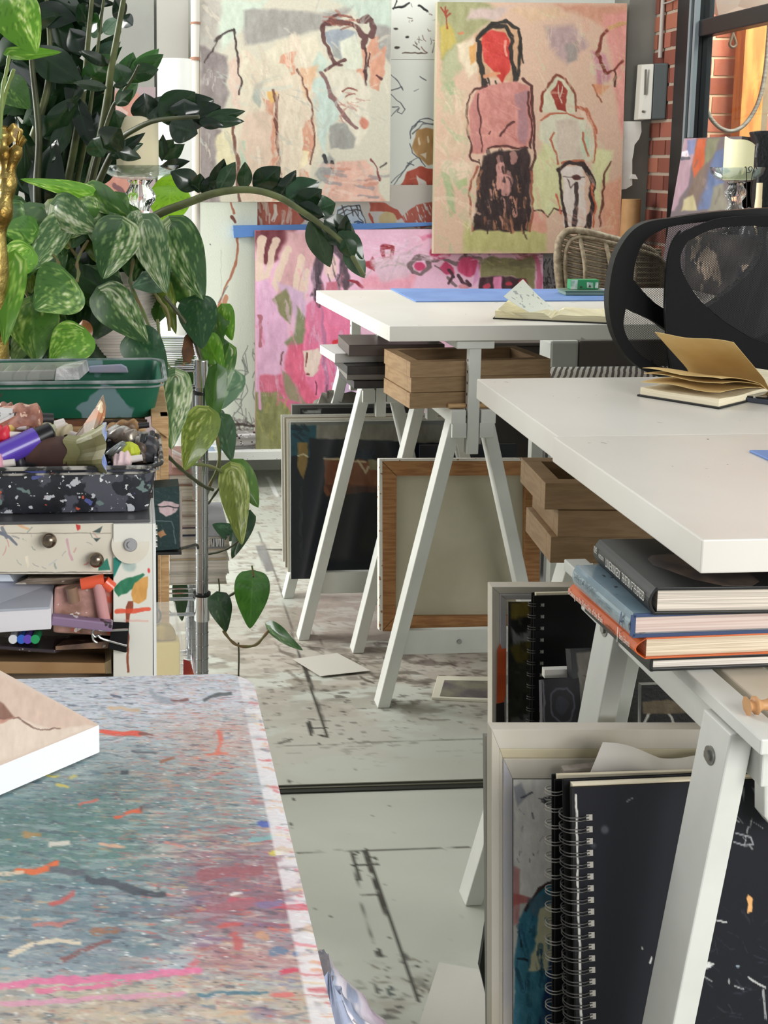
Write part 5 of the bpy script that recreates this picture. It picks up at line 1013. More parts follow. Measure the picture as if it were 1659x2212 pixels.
# front canvases: deep nested frames with a teal painting
Yq = lambda y: 1.235-.10*(y-1570)/1400
ff = thing('nested_frame', (.55, 1.15, 0), 'deep white nested frame around a teal and cream painting, largest of the leaning frames', 'frame')
zf = 2775
traymould(ff, (1062,1576,1560,zf), (1079,1618,1545,zf-30), Yq, .0, [WF,WF,WF,WF])
traymould(ff, (1079,1618,1545,zf-30), (1088,1640,1536,zf-40), Yq, .003, [WF2,WF2,WF2,mat('rusty_white', (214,208,192), .7, splat=[((130,70,58), 26, .6, (1,1,.25))])], 'inner_moulding')
traymould(ff, (1088,1640,1536,zf-40), (1111,1688,1520,zf-60), Yq, .006, [WF,WF3,WF,WF3], 'inner_moulding')
def f(p):
    p.poly([(1108,1680),(1300,1680),(1300,1960),(1112,1940)], (236,234,226), 4, 1, 14); p.poly([(1112,1700),(1128,1690),(1138,1720),(1120,1745)], (160,162,172), 4, .8); p.line([(1128,1722),(1148,1712)], 2, (70,72,84), .9); p.strokes(12,(1165,1720,1200,1735),[(40,42,48)],18,1.2,.1,.9,.4,.2); p.strokes(24, (1112,1740,1200,1860), [(120,122,128),(230,228,224)], 12, 1.4, 1.6, .8, .5, .3)
    p.poly([(1106,1870),(1124,1880),(1122,1990),(1104,2000)], (196,134,132), 4, .8, 18); p.poly([(1106,1930),(1150,1938),(1140,1950),(1106,1960)], (190,96,92), 4, .8)
    TE=(60,126,148)
    p.poly([(1200,1900),(1175,1915),(1145,1945),(1122,1985),(1112,2060),(1108,2240),(1300,2240),(1300,1890)], TE, 4, 1, 22); p.line([(1200,1900),(1168,1918),(1144,1950),(1136,1968)], 3.5, (62,44,40), .9); p.poly([(1140,1940),(1200,1925),(1200,1990),(1150,1980)], (84,110,124), 5, .7); p.poly([(1190,2060),(1230,2040),(1230,2240),(1160,2240)], (22,46,92), 6, .9, 12)
    p.poly([(1168,1962),(1192,1952),(1206,1965),(1204,2060),(1188,2070),(1182,2098),(1142,2096),(1146,2070),(1158,2040),(1160,2000)], (208,206,170), 4, 1, 12); p.strokes(30, (1114,1990,1190,2212), [(70,134,150),(34,84,104),(24,70,96)], 40, 6, 1.5, .7, .3, .4); p.line([(1118,2070),(1140,2072)], 2, (20,40,50)); p.line([(1124,2030),(1126,2045)], 2, (20,40,50))
q = [PY(1109,1684,Yq(1684)+.0062), PY(1522,1684,Yq(1684)+.0062), PY(1522,zf-58,Yq(zf-58)+.0062), PY(1109,zf-58,Yq(zf-58)+.0062)]
panel('painting', q, 190, 430, f, PAINT, ff, .004, base=(206,204,198), seed=45)
# second frame behind with thin edge
lean('canvas_board', (1054,1590), (1530,2740), 1.274, 1.187, 'thin grey edged board right behind the nested frame, only its edge showing', 'board', None, .01, side=(150,148,140), base=(190,186,176))
o = MB(); o.prism([PY(1052,1985,1.42), PY(1036,2090,1.40), PY(1044,2122,1.40), PY(1110,2404,1.40), PY(1190,2404,1.40), PY(1190,1985,1.42)], (0,1,0), .008)
label(o.build('folder_corner', mat('black_folder', (38,40,38), .6)), 'corner of a dark folder sticking out at floor level beside the nested frame', 'folder')
# wrapped board + loose sheet
o = MB(); o.prism([PY(1218,1664,1.20), PY(1330,1652,1.20), PY(1330,1700,1.195), PY(1218,1700,1.195)], (0,1,0), .012)
label(o.build('slim_frame', mat('brown_grey_frame', (120,110,100), .6, col2=(170,162,150), scale=40, stretch=(.2,.2,8)), bevel=.002), 'slim brownish frame corner behind the loose white sheet', 'frame')
zs_ = [(1263,1716),(1262,1690),(1284,1640),(1299,1604),(1312,1602)]
m = MB()
def sheet(u, v):
    xl = 1262+40*v**1.2; xr = 1585-8*v; x = xl+(xr-xl)*u; yt = 1603+30*min(1, u*2.2)-6*math.sin(u*9); y = 1716+(yt-1716)*v-18*u*(1-v)
    return PY(x, y, 1.165+.03*v+.008*math.sin(u*6+v*3)-.015*math.sin(3.14*v)*(1-u))
m.grid(sheet, 30, 14, thick=.0008)
label(m.build('loose_sheet', mat('soft_white_sheet', (222,216,206), .8, col2=(214,206,194), scale=9), smooth=True), 'creased loose white sheet sticking up behind the big black sketchbook', 'paper')
# second black spiral pad behind the big one
TL = PY(1198,1684,1.142); BL = PY(1199,2900,1.092); TR = TL+Vector((.35,0,0)); BR = BL+Vector((.35,0,0))
spiralbook('sketchbook', TL, TR, BR, BL, .005, bc, 'black spiral pad with pale rings just behind the big black sketchbook', 34, WIREL, .008, holes=False)
TL = PY(1233,1702,1.10); BL = PY(1258,2960,1.058); TR = PY(1790,1678,1.10); BR = PY(1830,2960,1.058)
def f(p):
    W_ = (206,206,204)
    p.line([(1244,1718),(1248,1900),(1256,2212)], 2.2, (216,214,206), .95, soft=1); p.strokes(8, (1590,1760,1640,1850), [W_], 26, 1.4, 1.2, .8, .6, .3); p.line([(1584,1820),(1610,1826),(1628,1824),(1622,1808),(1590,1800)], 1.6, (170,172,176), .8, dry=.3); p.poly([(1600,1700),(1608,1702),(1606,1730)], (130,134,140), 2, .7); p.poly([(1624,1700),(1640,1705),(1632,1725)], (120,124,130), 2, .7)
    p.poly([(1612,1940),(1616,1932),(1626,1942),(1624,1970),(1614,1972),(1616,1955)], (226,170,110), 1.6, 1, 14); p.poly([(1514,2090),(1530,2076),(1545,2080),(1534,2090),(1518,2094)], W_, 1.6, 1); p.blob(1594,2088,4,3,(150,166,176)); p.line([(1616,2112),(1652,2134)], 2, W_, .9, dry=.3); p.line([(1536,1984),(1568,1992)], 1.8, W_, .9, dry=.35); p.blob(1387,2049,2,2,W_); p.blob(1575,2120,2,6,W_,.8); p.line([(1588,2130),(1606,2136)], 1.8, W_, .8, dry=.3); p.line([(1404,2080),(1408,2068)], 2, W_); p.line([(1522,2110),(1538,2120)], 1.4, (170,170,170), .8, dry=.3)
    p.blob(1306,1792,8,9,(110,112,118),.55,6); p.blob(1282,1826,6,6,(100,102,108),.45,5); p.blob(1560,1870,8,10,(100,104,112),.45,6); p.line([(1354,1732),(1366,1724)], 1.4, (120,122,126), .8); p.strokes(40, (1530,1950,1659,2212), [(60,62,80),(70,72,86)], 30, 1.2, .4, .5, .6, .4); p.line([(1648,2140),(1654,2200)], 2.5, W_, .7, dry=.4)
t = thing('sketchbook', tuple((BL+BR)/2), 'big black spiral bound sketchbook with white paint marks leaning under the near desk', 'sketchbook')
n = Vector((0,1,.02)).normalized()
gl = paintmat('matt_cover', .6, .05, 90, spec=.25)
panel('front_cover', [TL, TR, BR, BL], 330, 420, f, gl, t, .003, side=(12,12,16), base=(24,25,32), seed=46, wob=2)
u = (TR-TL).normalized(); d = (BL-TL).normalized(); n = (TR-TL).cross(BL-TL).normalized(); n = n if n.y > 0 else -n
m = MB(); k = n*.0033; m.prism([TL+k+u*.003-d*.0018, TR+k-d*.0018, BR+k, BL+k+u*.003], n, .007).build('pages', CREAM, t)
m = MB(); k = n*.0107; m.prism([TL+k-u*.004-d*.004, TR+k-d*.004, BR+k, BL+k-u*.004], n, .003).build('back_cover', bc, t, bevel=.001)
m = MB(); mh = MB(); Ln = (BL-TL).length; N = 70
for i in range(N):
    c = TL+d*(.030+i*.0118)
    if (c-TL).length > Ln-.01: break
    h = c+u*.0175-n*.0004; s = .003; mh.add([h-u*s-d*s, h+u*s-d*s, h+u*s+d*s, h-u*s+d*s], [(0,1,2,3)])
    for o2 in (-.0016, .0016):
        cc = c+d*o2+n*.007; pts = [c+d*o2+u*.017-n*.0006, c+d*o2+u*.008-n*.004]
        for q in range(9):
            a = -1.3+q*2.9/8; pts.append(cc-u*(.008*math.cos(a)+.001)+n*(.010*math.sin(a)))
        m.tube(pts, .0006, 5, smooth=False)
m.build('spiral_binding', WIRE, t); mh.build('punch_holes', mat('punch_pale', (176,172,164), .6), t)
m = MB(); 
for s in ('',): m.prism([TL+u*.0002-n*.0006, TL+u*.0032-n*.0006, BL+u*.0032-n*.0006, BL+u*.0002-n*.0006], -n, .0004).build('binding_strip', mat('strip_black', (14,14,18), .5), t)
# cabinet behind the chair that carries the second candle stand
o = thing('side_cabinet', (1.7, 3.16, 0), 'low dark cabinet behind the office chair carrying the glass candle stand', 'cabinet')
ZC = .99
MB().box((1.53, 2.96, .05), (XR-.005, 3.36, ZC)).build('carcass', mat('dark_cabinet', (60,54,50), .5, splat=[((170,150,130), 9, .62), ((30,34,50), 12, .6)]), o, bevel=.004)
MB().box((1.55, 2.98, 0), (XR-.01, 3.34, .05)).build('plinth', mat('plinth_dark', (26,24,24), .6), o)
o = thing('crate', (.63, 1.41, 0), 'plain crate low behind the nested frame carrying the small canvas and dark book', 'crate')
MB().box((.47, 1.425, 0), (.82, 1.47, .44)).build('box', mat('plain_board', (130,112,90), .7), o, bevel=.002)

a = PY(1045, 748, 3.38); b = PY(1190, 748, 3.38)
o = thing('dark_box', ((a.x+b.x)/2, 3.4, 0), 'tall dark box in the shadow behind the middle trestle and box frames', 'box')
MB().box((a.x, 3.38, 0), (b.x, 3.44, a.z)).build('body', mat('dark_card', (44,40,37), .7, col2=(60,52,46), scale=6), o, bevel=.003); MB().box((a.x-.004, 3.375, a.z), (b.x+.004, 3.445, a.z+.01)).build('lid', mat('dark_card_lid', (66,58,52), .7), o, bevel=.002)
MB().prism([PY(*q, 1.06) for q in [(1651,1680),(1730,1680),(1730,1800),(1670,1790),(1651,1765)]], (0,1,0), .02).build('corner_block', WHITE, bpy.data.objects['trestle.003'], bevel=.002)
# ================================================================== paint-covered table
TZ = .66
yF = PZ(500, 1455, TZ).y; xR = .1205; yN = .32; xL = -.85; rc = .022
nx, ny = 430, 520
ux = np.linspace(xL, xR, nx); uy = np.concatenate([np.linspace(yF, .66, ny-20), np.linspace(.655, yN, 20)])
GX, GY = np.meshgrid(ux, uy)
# round the far right corner
cx, cy = xR-rc*1.6, yF-rc*1.6; dx = np.clip(GX-cx, 0, None); dy = np.clip(GY-cy, 0, None); r = np.hypot(dx, dy); R_ = rc*1.6
k = np.where((r > R_) & (dx > 0) & (dy > 0), R_/np.maximum(r, 1e-9), 1.0); GX = np.where(k < 1, cx+dx*k, GX); GY = np.where(k < 1, cy+dy*k, GY)
wx, wy = GX.ravel(), GY.ravel()
relief = (fbm(wx*60, wy*120, 4, 4)-.5)*.0006
P = np.stack([GX, GY, TZ+relief.reshape(GX.shape)], -1); X, Y = proj(P.reshape(-1, 3))
tp = Paint(X, Y, (196,200,208), wob=5, seed=51)
tp.poly([(-60,1440),(560,1450),(600,1600),(-60,1600)], (198,202,212), 10, 1, 6)
tp.poly([(-60,1640),(260,1600),(520,1640),(600,1800),(640,2000),(640,2060),(-60,2060)], (130,142,142), 120, 1, 10)
tp.poly([(-60,1700),(200,1660),(330,1760),(300,1960),(-60,1960)], (86,124,118), 110, .95, 10); tp.poly([(-60,1900),(250,1880),(420,1980),(300,2120),(-60,2090)], (108,126,136), 80, .85, 10)
tp.poly([(440,1840),(620,1820),(680,1960),(640,2060),(460,2040),(380,1960)], (144,96,108), 80, .85, 14); tp.poly([(420,2010),(640,1990),(700,2110),(420,2110)], (140,120,140), 60, .7, 14); tp.poly([(480,2000),(700,2060),(720,2130),(400,2120)], (184,138,128), 50, .7, 16)
tp.poly([(-60,2120),(760,2100),(800,2240),(-60,2240)], (182,166,148), 36, .95, 18); tp.poly([(350,1560),(540,1540),(560,1640),(420,1660)], (184,156,146), 60, .7, 16); tp.poly([(-60,1560),(100,1620),(240,1600),(300,1660),(-60,1760)], (170,186,190), 50, .5, 10)
R = random.Random(5)
def pal(x, y):
    if y < 1620: return R.choice([(226,226,230),(176,164,166),(92,98,120),(214,120,100),(206,180,160),(220,224,230),(130,134,160),(226,226,230)])
    if x > 400: return R.choice([(206,196,188),(150,70,80),(190,90,90),(96,104,140),(228,222,218),(210,160,130),(120,92,90),(84,110,128),(224,200,190)])
    return R.choice([(110,144,142),(84,108,116),(170,184,180),(160,120,110),(206,206,200),(96,80,84),(74,92,100),(150,170,166)])
def streakfield(col, su, sv, th, op, reg=None, seed=0, ang=-.05):
    u = tp.X0*math.cos(ang)+tp.Y0*math.sin(ang); v = -tp.X0*math.sin(ang)+tp.Y0*math.cos(ang); sc = .6+(tp.Y0-1450)/800
    n = fbm(u/(su*sc), v/(sv*sc), seed, 4); a_ = np.clip((n-th)/.05, 0, 1)*op
    if reg: a_ = a_*np.clip(1.4-np.hypot((tp.X0-reg[0])/reg[2], (tp.Y0-reg[1])/reg[3]), 0, 1)
    tp.C[:] = tp.C*(1-a_[:, None])+np.array(col)*a_[:, None]
for k_, q_ in enumerate([((200,204,208),60,9,.64,.28,None),((150,160,166),80,12,.60,.35,None),((96,112,124),34,6,.62,.55,(200,1850,420,400)),((60,66,84),30,6,.68,.5,None),((176,120,120),44,7,.60,.5,(560,1900,300,420)),((206,130,104),34,5,.64,.5,(480,1640,240,200)),((216,200,184),50,8,.64,.45,(560,2000,420,500)),((140,70,84),50,9,.60,.5,(560,1930,220,200)),((176,190,186),40,7,.64,.4,None),((72,116,128),36,6,.66,.5,(160,1820,400,300)),((110,96,140),50,9,.64,.4,(560,2060,300,200)),((236,236,234),14,4,.76,.7,None),((60,60,68),16,4,.77,.6,None),((200,160,120),34,5,.72,.5,None),((206,84,74),22,3.6,.715,.6,(560,1900,420,700)),((196,178,150),50,8,.52,.5,(300,2220,700,110)),((226,218,206),20,5,.70,.55,(500,2180,700,140))]): streakfield(*q_, seed=200+k_*7)
for i in range(420):
    x = R.uniform(-40, 720); y = R.uniform(1455, 2230); s = .6+(y-1450)/700; l = R.uniform(8, 40)*s; a = R.gauss(-.08, .18)
    tp.line([(x-l/2*math.cos(a), y-l/2*math.sin(a)), (x+l/2*math.cos(a), y+l/2*math.sin(a))], R.uniform(.8, 3)*s, pal(x, y), R.uniform(.25, .6), dry=R.choice([.4,.5,.55]), soft=3)
for i in range(260):
    x = R.uniform(-40, 720); y = R.uniform(1455, 2230); s = .6+(y-1450)/700; tp.blob(x, y, R.uniform(.6, 2.4)*s, R.uniform(.4, 1.3)*s, R.choice([(236,236,232),(70,74,84),(222,214,204),(150,90,86),(60,62,66),(230,228,224)]), .8, 1.4, 6)
S = tp.line
def seg(p, w, c, **k): S(p, w*.9, c, k.get('op', .85), dry=k.get('dry', .3), soft=3)
for p, w, c in [([(216,1580),(262,1584),(300,1586)],6,(228,74,52)), ([(300,1586),(330,1590)],4,(120,70,64)), ([(248,1764),(275,1757),(302,1752)],4.5,(234,92,54)), ([(302,1752),(312,1742)],2,(110,56,50)), ([(172,1740),(208,1728)],3.5,(220,98,78)), ([(40,1882),(75,1882),(122,1866)],8,(236,96,34)), ([(0,1888),(50,1886)],5,(222,198,170)), ([(110,1878),(180,1886)],7,(84,88,100)), ([(190,1898),(250,1908),(310,1928)],9,(62,68,80)), ([(310,1928),(352,1932)],7,(58,60,70)), ([(112,1954),(158,1932)],5,(196,80,76)), ([(75,2002),(165,1988)],5,(196,118,110)), ([(205,2010),(250,2008)],9,(150,100,74)), ([(22,2062),(60,2046),(120,2030),(172,2034)],5.5,(230,212,184)), ([(135,2076),(200,2042),(235,2030)],6,(132,76,76)), ([(-20,2136),(60,2122),(200,2114),(320,2106),(430,2096)],9,(226,112,156)), ([(80,2142),(200,2130),(280,2122)],6,(222,110,150)), ([(-20,2172),(150,2162),(400,2146)],6,(214,150,176)), ([(430,2148),(580,2144)],4,(70,114,132)), ([(590,2152),(628,2150)],6,(214,110,106)), ([(480,2000),(520,1996)],5,(196,80,80)), ([(505,2020),(515,2044)],9,(190,90,90)), ([(560,2020),(572,2024)],10,(196,150,120)), ([(590,2056),(612,2054)],9,(96,120,150)), ([(634,2060),(644,2060)],5,(70,100,150)), ([(564,1780),(580,1779)],6,(62,84,170)), ([(545,1815),(590,1808)],6,(120,172,172)), ([(590,1844),(604,1842)],6,(218,204,70)), ([(240,1500),(260,1510)],3,(80,84,104)), ([(440,1510),(470,1502),(498,1497)],4.5,(70,76,80)), ([(325,1490),(335,1506),(370,1516)],6,(150,156,166)), ([(372,1512),(405,1512)],3.4,(120,74,74)), ([(236,1532),(300,1534)],4,(206,176,144)), ([(472,1578),(478,1600),(468,1630)],5,(216,104,84)), ([(445,1632),(490,1630)],3.5,(214,110,88)), ([(350,1646),(376,1640)],3.5,(150,84,54)), ([(290,1626),(340,1624)],3,(80,86,96)), ([(102,1674),(120,1676)],3.4,(226,206,90)), ([(123,1696),(142,1700)],3.4,(228,204,80)), ([(148,1680),(162,1676)],3,(214,196,96)), ([(152,1687),(195,1690)],1.4,(84,96,104)), ([(262,1668),(274,1668)],5,(62,70,80)), ([(54,1804),(84,1806)],5,(176,132,70)), ([(110,1824),(150,1820)],6,(226,214,200)), ([(215,1824),(265,1828)],3.6,(224,170,140)), ([(355,1820),(395,1828)],3.4,(206,130,120)), ([(440,1890),(560,1880)],14,(150,84,92)), ([(500,1944),(664,1962)],9,(190,80,96)), ([(640,1950),(668,1966)],7,(222,76,100)), ([(450,1960),(560,1950)],10,(156,96,108)), ([(612,2100),(640,2096)],7,(206,56,84)), ([(670,2100),(692,2098)],6,(210,60,88)), ([(410,2086),(430,2070)],8,(206,110,120)), ([(500,1930),(520,1927)],4,(236,230,224)), ([(560,1955),(600,1950)],8,(120,110,150)), ([(680,2170),(700,2184)],8,(90,80,84)), ([(636,2006),(660,2010)],5,(90,84,84))]: seg(p, w, c)
# pale edging strip along the right rim (thick white paint on the edge banding)
e = np.clip((wx-(xR-.0155))/.002, 0, 1)*.85*np.clip((fbm(wx*20, wy*90, 8, 3)-.33)/.1, .35, 1); tp.C = tp.C*(1-e[:, None])+np.array((226,222,224))*e[:, None]
for i in range(90):
    y = R.uniform(1480, 2212); x = 545+(y-1475)*.245; s = .6+(y-1450)/700; seg([(x-R.uniform(0,34)*s, y-2), (x+2, y+R.uniform(0,4))], R.uniform(1,3.4)*s, R.choice([(224,110,120),(216,150,110),(196,90,96),(236,236,236),(206,176,150),(120,120,130),(228,196,150)]), op=.6, dry=.4)
tp.grain(9, 3, 2)
th = .026
ex = MB(); ex.col = (214,206,204)
rows, cols = GX.shape; br = [Vector(P[i, cols-1]) for i in range(rows)]; tb = [Vector(P[0, j]) for j in range(cols)]
for L_ in (br, tb):
    for a, b in zip(L_[:-1], L_[1:]): ex.add([a, b, b-Vector((0,0,th)), a-Vector((0,0,th))], [(0,1,2,3)])
ex.add([(xL,yN,TZ),(xR,yN,TZ),(xR,yN,TZ-th),(xL,yN,TZ-th)], [(0,1,2,3)]); ex.add([(xL,yN,TZ),(xL,yF,TZ),(xL,yF,TZ-th),(xL,yN,TZ-th)], [(0,1,2,3)]); ex.add([(xL,yN,TZ-th),(xR,yN,TZ-th),(xR,yF-.03,TZ-th),(xL,yF-.03,TZ-th)], [(0,1,2,3)])
tt = thing('painting_table', (-.3, .8, 0), 'low work table completely covered with layers of dried paint', 'table')
gridmesh('table_top', P, tp.C, paintmat('table_paint', .42, .6, 160, spec=.5), tt, ex)
for x in (xL+.05, xR-.16):
    for y in (yN+.05, yF-.12): MB().box((x-.02, y-.02, 0), (x+.02, y+.02, TZ-th)).build('leg', WHITE, tt, bevel=.002)
# small canvas on the table
def onT(x, y, z=TZ+.028): return PZ(x, y, z)
def f(p):
    p.poly([(-40,1440),(60,1490),(215,1565),(120,1577),(60,1560),(-40,1520)], (216,190,172), 5, 1, 10); p.poly([(-40,1480),(10,1520),(34,1552),(-40,1590)], (140,98,80), 4, 1, 16); p.poly([(-40,1572),(28,1552),(70,1562),(120,1577),(215,1566),(100,1610),(-40,1660)], (226,208,190), 5, 1, 10)
    p.line([(-20,1545),(10,1553),(40,1552),(62,1566),(90,1576),(130,1574)], 1.4, (110,72,62), .9); p.poly([(-40,1545),(12,1553),(36,1550),(0,1562),(-40,1566)], (206,150,132), 3, .8)
cz = TZ+.0275
A = PZ(214,1566,cz); B = PZ(0,1654,cz); C0 = PZ(0,1448,cz); dB = (B-A).normalized(); dC = (C0-A).normalized()
q = [A+dC*.42, A, A+dB*.34, A+dC*.42+dB*.34]
q = [q[0], q[1], q[2], q[3]]
cv = thing('small_canvas', tuple((q[0]+q[2])/2-Vector((0,0,.0265))), 'small pale flesh coloured canvas lying on the paint-covered table', 'canvas')
panel('canvas_face', [C0+dC*.2, A, B+dB*.16, C0+dC*.2+(B+dB*.16-A)], 240, 200, f, paintmat('canvas_paint', .6, .2, 400), cv, .0255, side=(238,240,244), base=(218,196,180), seed=52)
# ================================================================== cart behind the table
CW = mat('cart_white', (226,220,206), .5, col2=(214,206,190), scale=9, splat=[((70,84,84), 42, .70), ((150,60,60), 50, .745), ((120,110,130), 36, .73)], bump=.06)
ct = thing('paint_cart', (-.2, 1.6, 0), 'white paint-splashed cart with round knobs standing behind the table', 'cart')
Yk = 1.48
def K(x, y, o=0): return PY(x, y, Yk+o)
zt = K(300,1131).z; xr = K(330,1131).x; xp = K(245,1131).x
def f(p):
    G=(44,122,96)
    p.poly([(243,1205),(268,1200),(262,1220),(252,1238),(246,1250),(243,1240)], (52,140,128), 2, 1, 16); p.poly([(247,1268),(262,1255),(285,1245),(308,1238),(312,1242),(300,1252),(290,1272),(276,1282),(262,1285),(255,1290),(246,1275)], (52,124,92), 2, 1, 20); p.poly([(292,1260),(305,1248),(318,1245),(320,1270),(316,1292),(300,1304),(288,1300),(284,1285)], (220,164,92), 2, 1, 16)
    p.poly([(276,1300),(288,1298),(289,1318),(282,1328),(278,1360),(279,1452),(274,1452),(273,1340),(271,1312)], (150,80,58), 1.6, 1, 10); p.line([(252,1322),(290,1321),(321,1316)], 5, (232,84,56), .85, dry=.25); p.blob(321,1232,3,5,(222,80,80)); p.blob(280,1222,14,12,(120,160,160),.45,6,20); p.line([(270,1340),(320,1342)], 2, (232,160,150), .5)
    p.poly([(214,1215),(230,1208),(236,1228),(214,1232)], (52,132,104), 2)
panel('post_face', [K(245,1132), K(330,1131), K(330,1920), K(245,1920)], 110, 500, f, paintmat('cart_paint', .4, .1, 60), ct, .004, side=(238,238,236), base=(230,228,218), seed=61, wob=2.5)
MB().box((xp, Yk+.005, 0), (xr, Yk+.18, zt)).build('side_panel', mat('cart_side', (240,240,238), .4), ct, bevel=.001)
MB().box((xr-.0, Yk-.001, 0), (xr+.0035, Yk+.18, zt)).build('side_edge', mat('cart_side', (0,0,0)), ct)
def f(p):
    p.strokes(26, (0,1128,240,1240), [(150,150,150),(210,140,130),(120,140,130),(190,190,200),(236,232,220)], 16, 1.6, .9, .8, .8, .3); p.line([(-20,1151),(240,1152)], 1, (150,142,130), .9); p.line([(-20,1238),(240,1236)], 1.4, (130,124,116), .9)
    p.poly([(162,1132),(173,1135),(172,1144),(166,1148)], (196,60,56), 1.5); p.poly([(200,1148),(222,1136),(216,1150)], (74,88,84), 1.5); p.poly([(202,1162),(218,1161),(210,1170)], (74,88,84), 1.5); p.poly([(214,1220),(232,1206),(238,1230),(212,1232)], (52,128,108), 1.5); p.line([(0,1150),(20,1160),(36,1176)], 3, (110,116,130), .9, dry=.3); p.line([(4,1140),(14,1160)], 4, (120,124,136), .9, dry=.3); p.line([(145,1165),(150,1195),(156,1210)], 2.4, (206,160,170), .8, dry=.3); p.poly([(54,1202),(60,1200),(64,1222),(60,1228)], (240,228,204), 1); p.line([(40,1132),(60,1140)], 4, (226,160,110), .6, dry=.3)
panel('front_rail', [K(-40,1127,.004), K(245,1127,.004), K(245,1240,.004), K(-40,1240,.004)], 240, 100, f, MATS['cart_paint'], ct, .02, side=(214,206,190), base=(220,212,196), seed=62, wob=2)
c = K(282, 1133); MB().cyl(K(282,1176,.002), K(282,1176,-.001), .0233, n=48).build('corner_plate', CW, ct, smooth=True)
for x, y in ((106,1167),(208,1209)): MB().lathe((0,0,0), [(.0015,0),(.004,.001),(.0085,.006),(.0095,.011),(.008,.016),(.004,.0185),(.001,.019)], 28).build('knob', NICKEL, ct, smooth=True); kk = bpy.data.objects[[o.name for o in ct.children if o.name.startswith('knob')][-1]]; kk.rotation_euler = (rad(90),0,0); kk.location = K(x, y, -.006)-WL[ct.name]
MB().cyl(K(282,1177,.0), K(282,1177,-.006), .0085, .0075, 28).cyl(K(282,1177,-.005), K(282,1177,-.009), .0038, n=16).build('bolt', mat('bolt_grey', (150,150,152), .5, .6), ct, smooth=True)
# cart top (dark grey strip below the tray), lower shelf, back and floor of the cart
def f(p): p.strokes(24, (0,1103,330,1128), [(90,90,92),(130,130,130),(190,120,120)], 18, 2, .1, .7, .4, .4)
zt2 = K(100,1127).z
a = K(-60, 1127); MB().box((a.x-.4, Yk+.002, zt2-.004), (xr-.003, Yk+.205, zt2+.0)).build('top_board', mat('dark_grey_top', (96,96,98), .35, col2=(74,74,78), scale=7, splat=[((190,110,110), 40, .72)]), ct, bevel=.001)
zs = K(100,1452).z-.03
MB().box((a.x-.4, Yk+.01, zs-.01), (xp+.002, Yk+.19, zs)).build('shelf', CW, ct)
MB().box((a.x-.4, Yk+.19, 0), (xr-.005, Yk+.20, zt2-.004)).build('back_panel', mat('cart_back', (150,140,128), .7), ct)
MB().box((a.x-.4, Yk+.01, 0), (a.x-.38, Yk+.19, zt2-.004)).build('side_panel', CW, ct)
# things inside the cart
MB_ = lambda: MB()
o = MB(); o.hexa([K(-60,1455,.012), K(228,1455,.012), K(238,1452,.14), K(-60,1452,.14), K(-60,1428,.012), K(226,1432,.012), K(226,1396,.15), K(-60,1396,.15)])
label(o.build('cardboard_box', mat('kraft_card', (178,142,102), .8, col2=(164,126,86), scale=12), bevel=.001), 'flat brown cardboard box at the bottom of the cart', 'box')
o = MB(); o.hexa([K(226,1455,.02), K(241,1455,.02), K(241,1452,.06), K(230,1452,.1), K(226,1432,.02), K(240,1424,.02), K(241,1400,.06), K(228,1398,.1)])
label(o.build('paper_bag', mat('buff_bag', (206,186,146), .8, bump=.3)), 'small buff bag tucked beside the cardboard box', 'bag')
wb_ = thing('white_box', tuple(K(60,1366,.0)), 'white folded card box sticking out of the cart shelf', 'box')
MB().hexa([K(-40,1369,-.03), K(110,1359,-.03), K(120,1330,.05), K(-40,1340,.05), K(-40,1318,-.03), K(110,1315,-.03), K(118,1262,.05), K(-40,1258,.05)]).build('body', mat('white_card', (226,222,228), .7), wb_, bevel=.0006)
MB().hexa([K(-40,1324,-.031), K(106,1316,-.031), K(118,1262,.05), K(-40,1254,.05), K(-40,1318,-.032), K(106,1311,-.032), K(118,1259,.05), K(-40,1250,.05)]).build('lid_flap', mat('grey_white_card', (198,200,212), .7, col2=(180,184,196), scale=3), wb_)
label(slab if False else MB().hexa([K(-40,1256,.03), K(30,1256,.03), K(60,1246,.1), K(-40,1246,.1), K(-40,1240,.03), K(20,1241,.03), K(60,1238,.1), K(-40,1236,.1)]).build('paper_sheet', mat('bluish_paper', (214,222,234), .7)), 'bluish white sheet lying above the white card box', 'paper')
o = MB(); o.hexa([K(30,1262,.02), K(245,1262,.03), K(245,1240,.12), K(60,1246,.12), K(60,1250,.01), K(245,1246,.02), K(245,1228,.12), K(60,1238,.12)])
label(o.build('wooden_palette', mat('smeared_wood', (170,154,136), .7, col2=(120,104,90), scale=26, stretch=(1,6,6), splat=[((214,206,190), 30, .6)]), bevel=.001), 'thin smeared wooden palette lying under the cart rail', 'palette')
pt = thing('paint_bag', tuple(K(180,1365,.02)), 'clear plastic pack of orange and red paint tubes inside the cart', 'pack')
MB().hexa([K(114,1366,.01), K(243,1374,.01), K(243,1374,.1), K(118,1366,.1), K(118,1268,.01), K(243,1250,.01), K(243,1240,.1), K(118,1262,.1)]).build('contents', mat('murky_paints', (150,112,98), .5, col2=(196,150,140), scale=34, splat=[((216,96,70), 16, .63), ((120,92,74), 24, .62), ((226,214,210), 70, .66)], bump=.5), pt, bevel=.003)
for x0, y0, x1, y1, c in ((175,1262,225,1252,'orange_tube'),(212,1258,228,1352,'clear_tube'),(154,1268,160,1300,'brown_tube'),(226,1256,243,1270,'orange_tube')):
    cc = {'orange_tube': (232,92,58), 'clear_tube': (206,150,150), 'brown_tube': (140,110,90)}[c]
    MB().cyl(K(x0,y0,-.0), K(x1,y1,.0), .0075, n=16).build('tube', mat(c, cc, .3, coat=.5), pt, smooth=True)
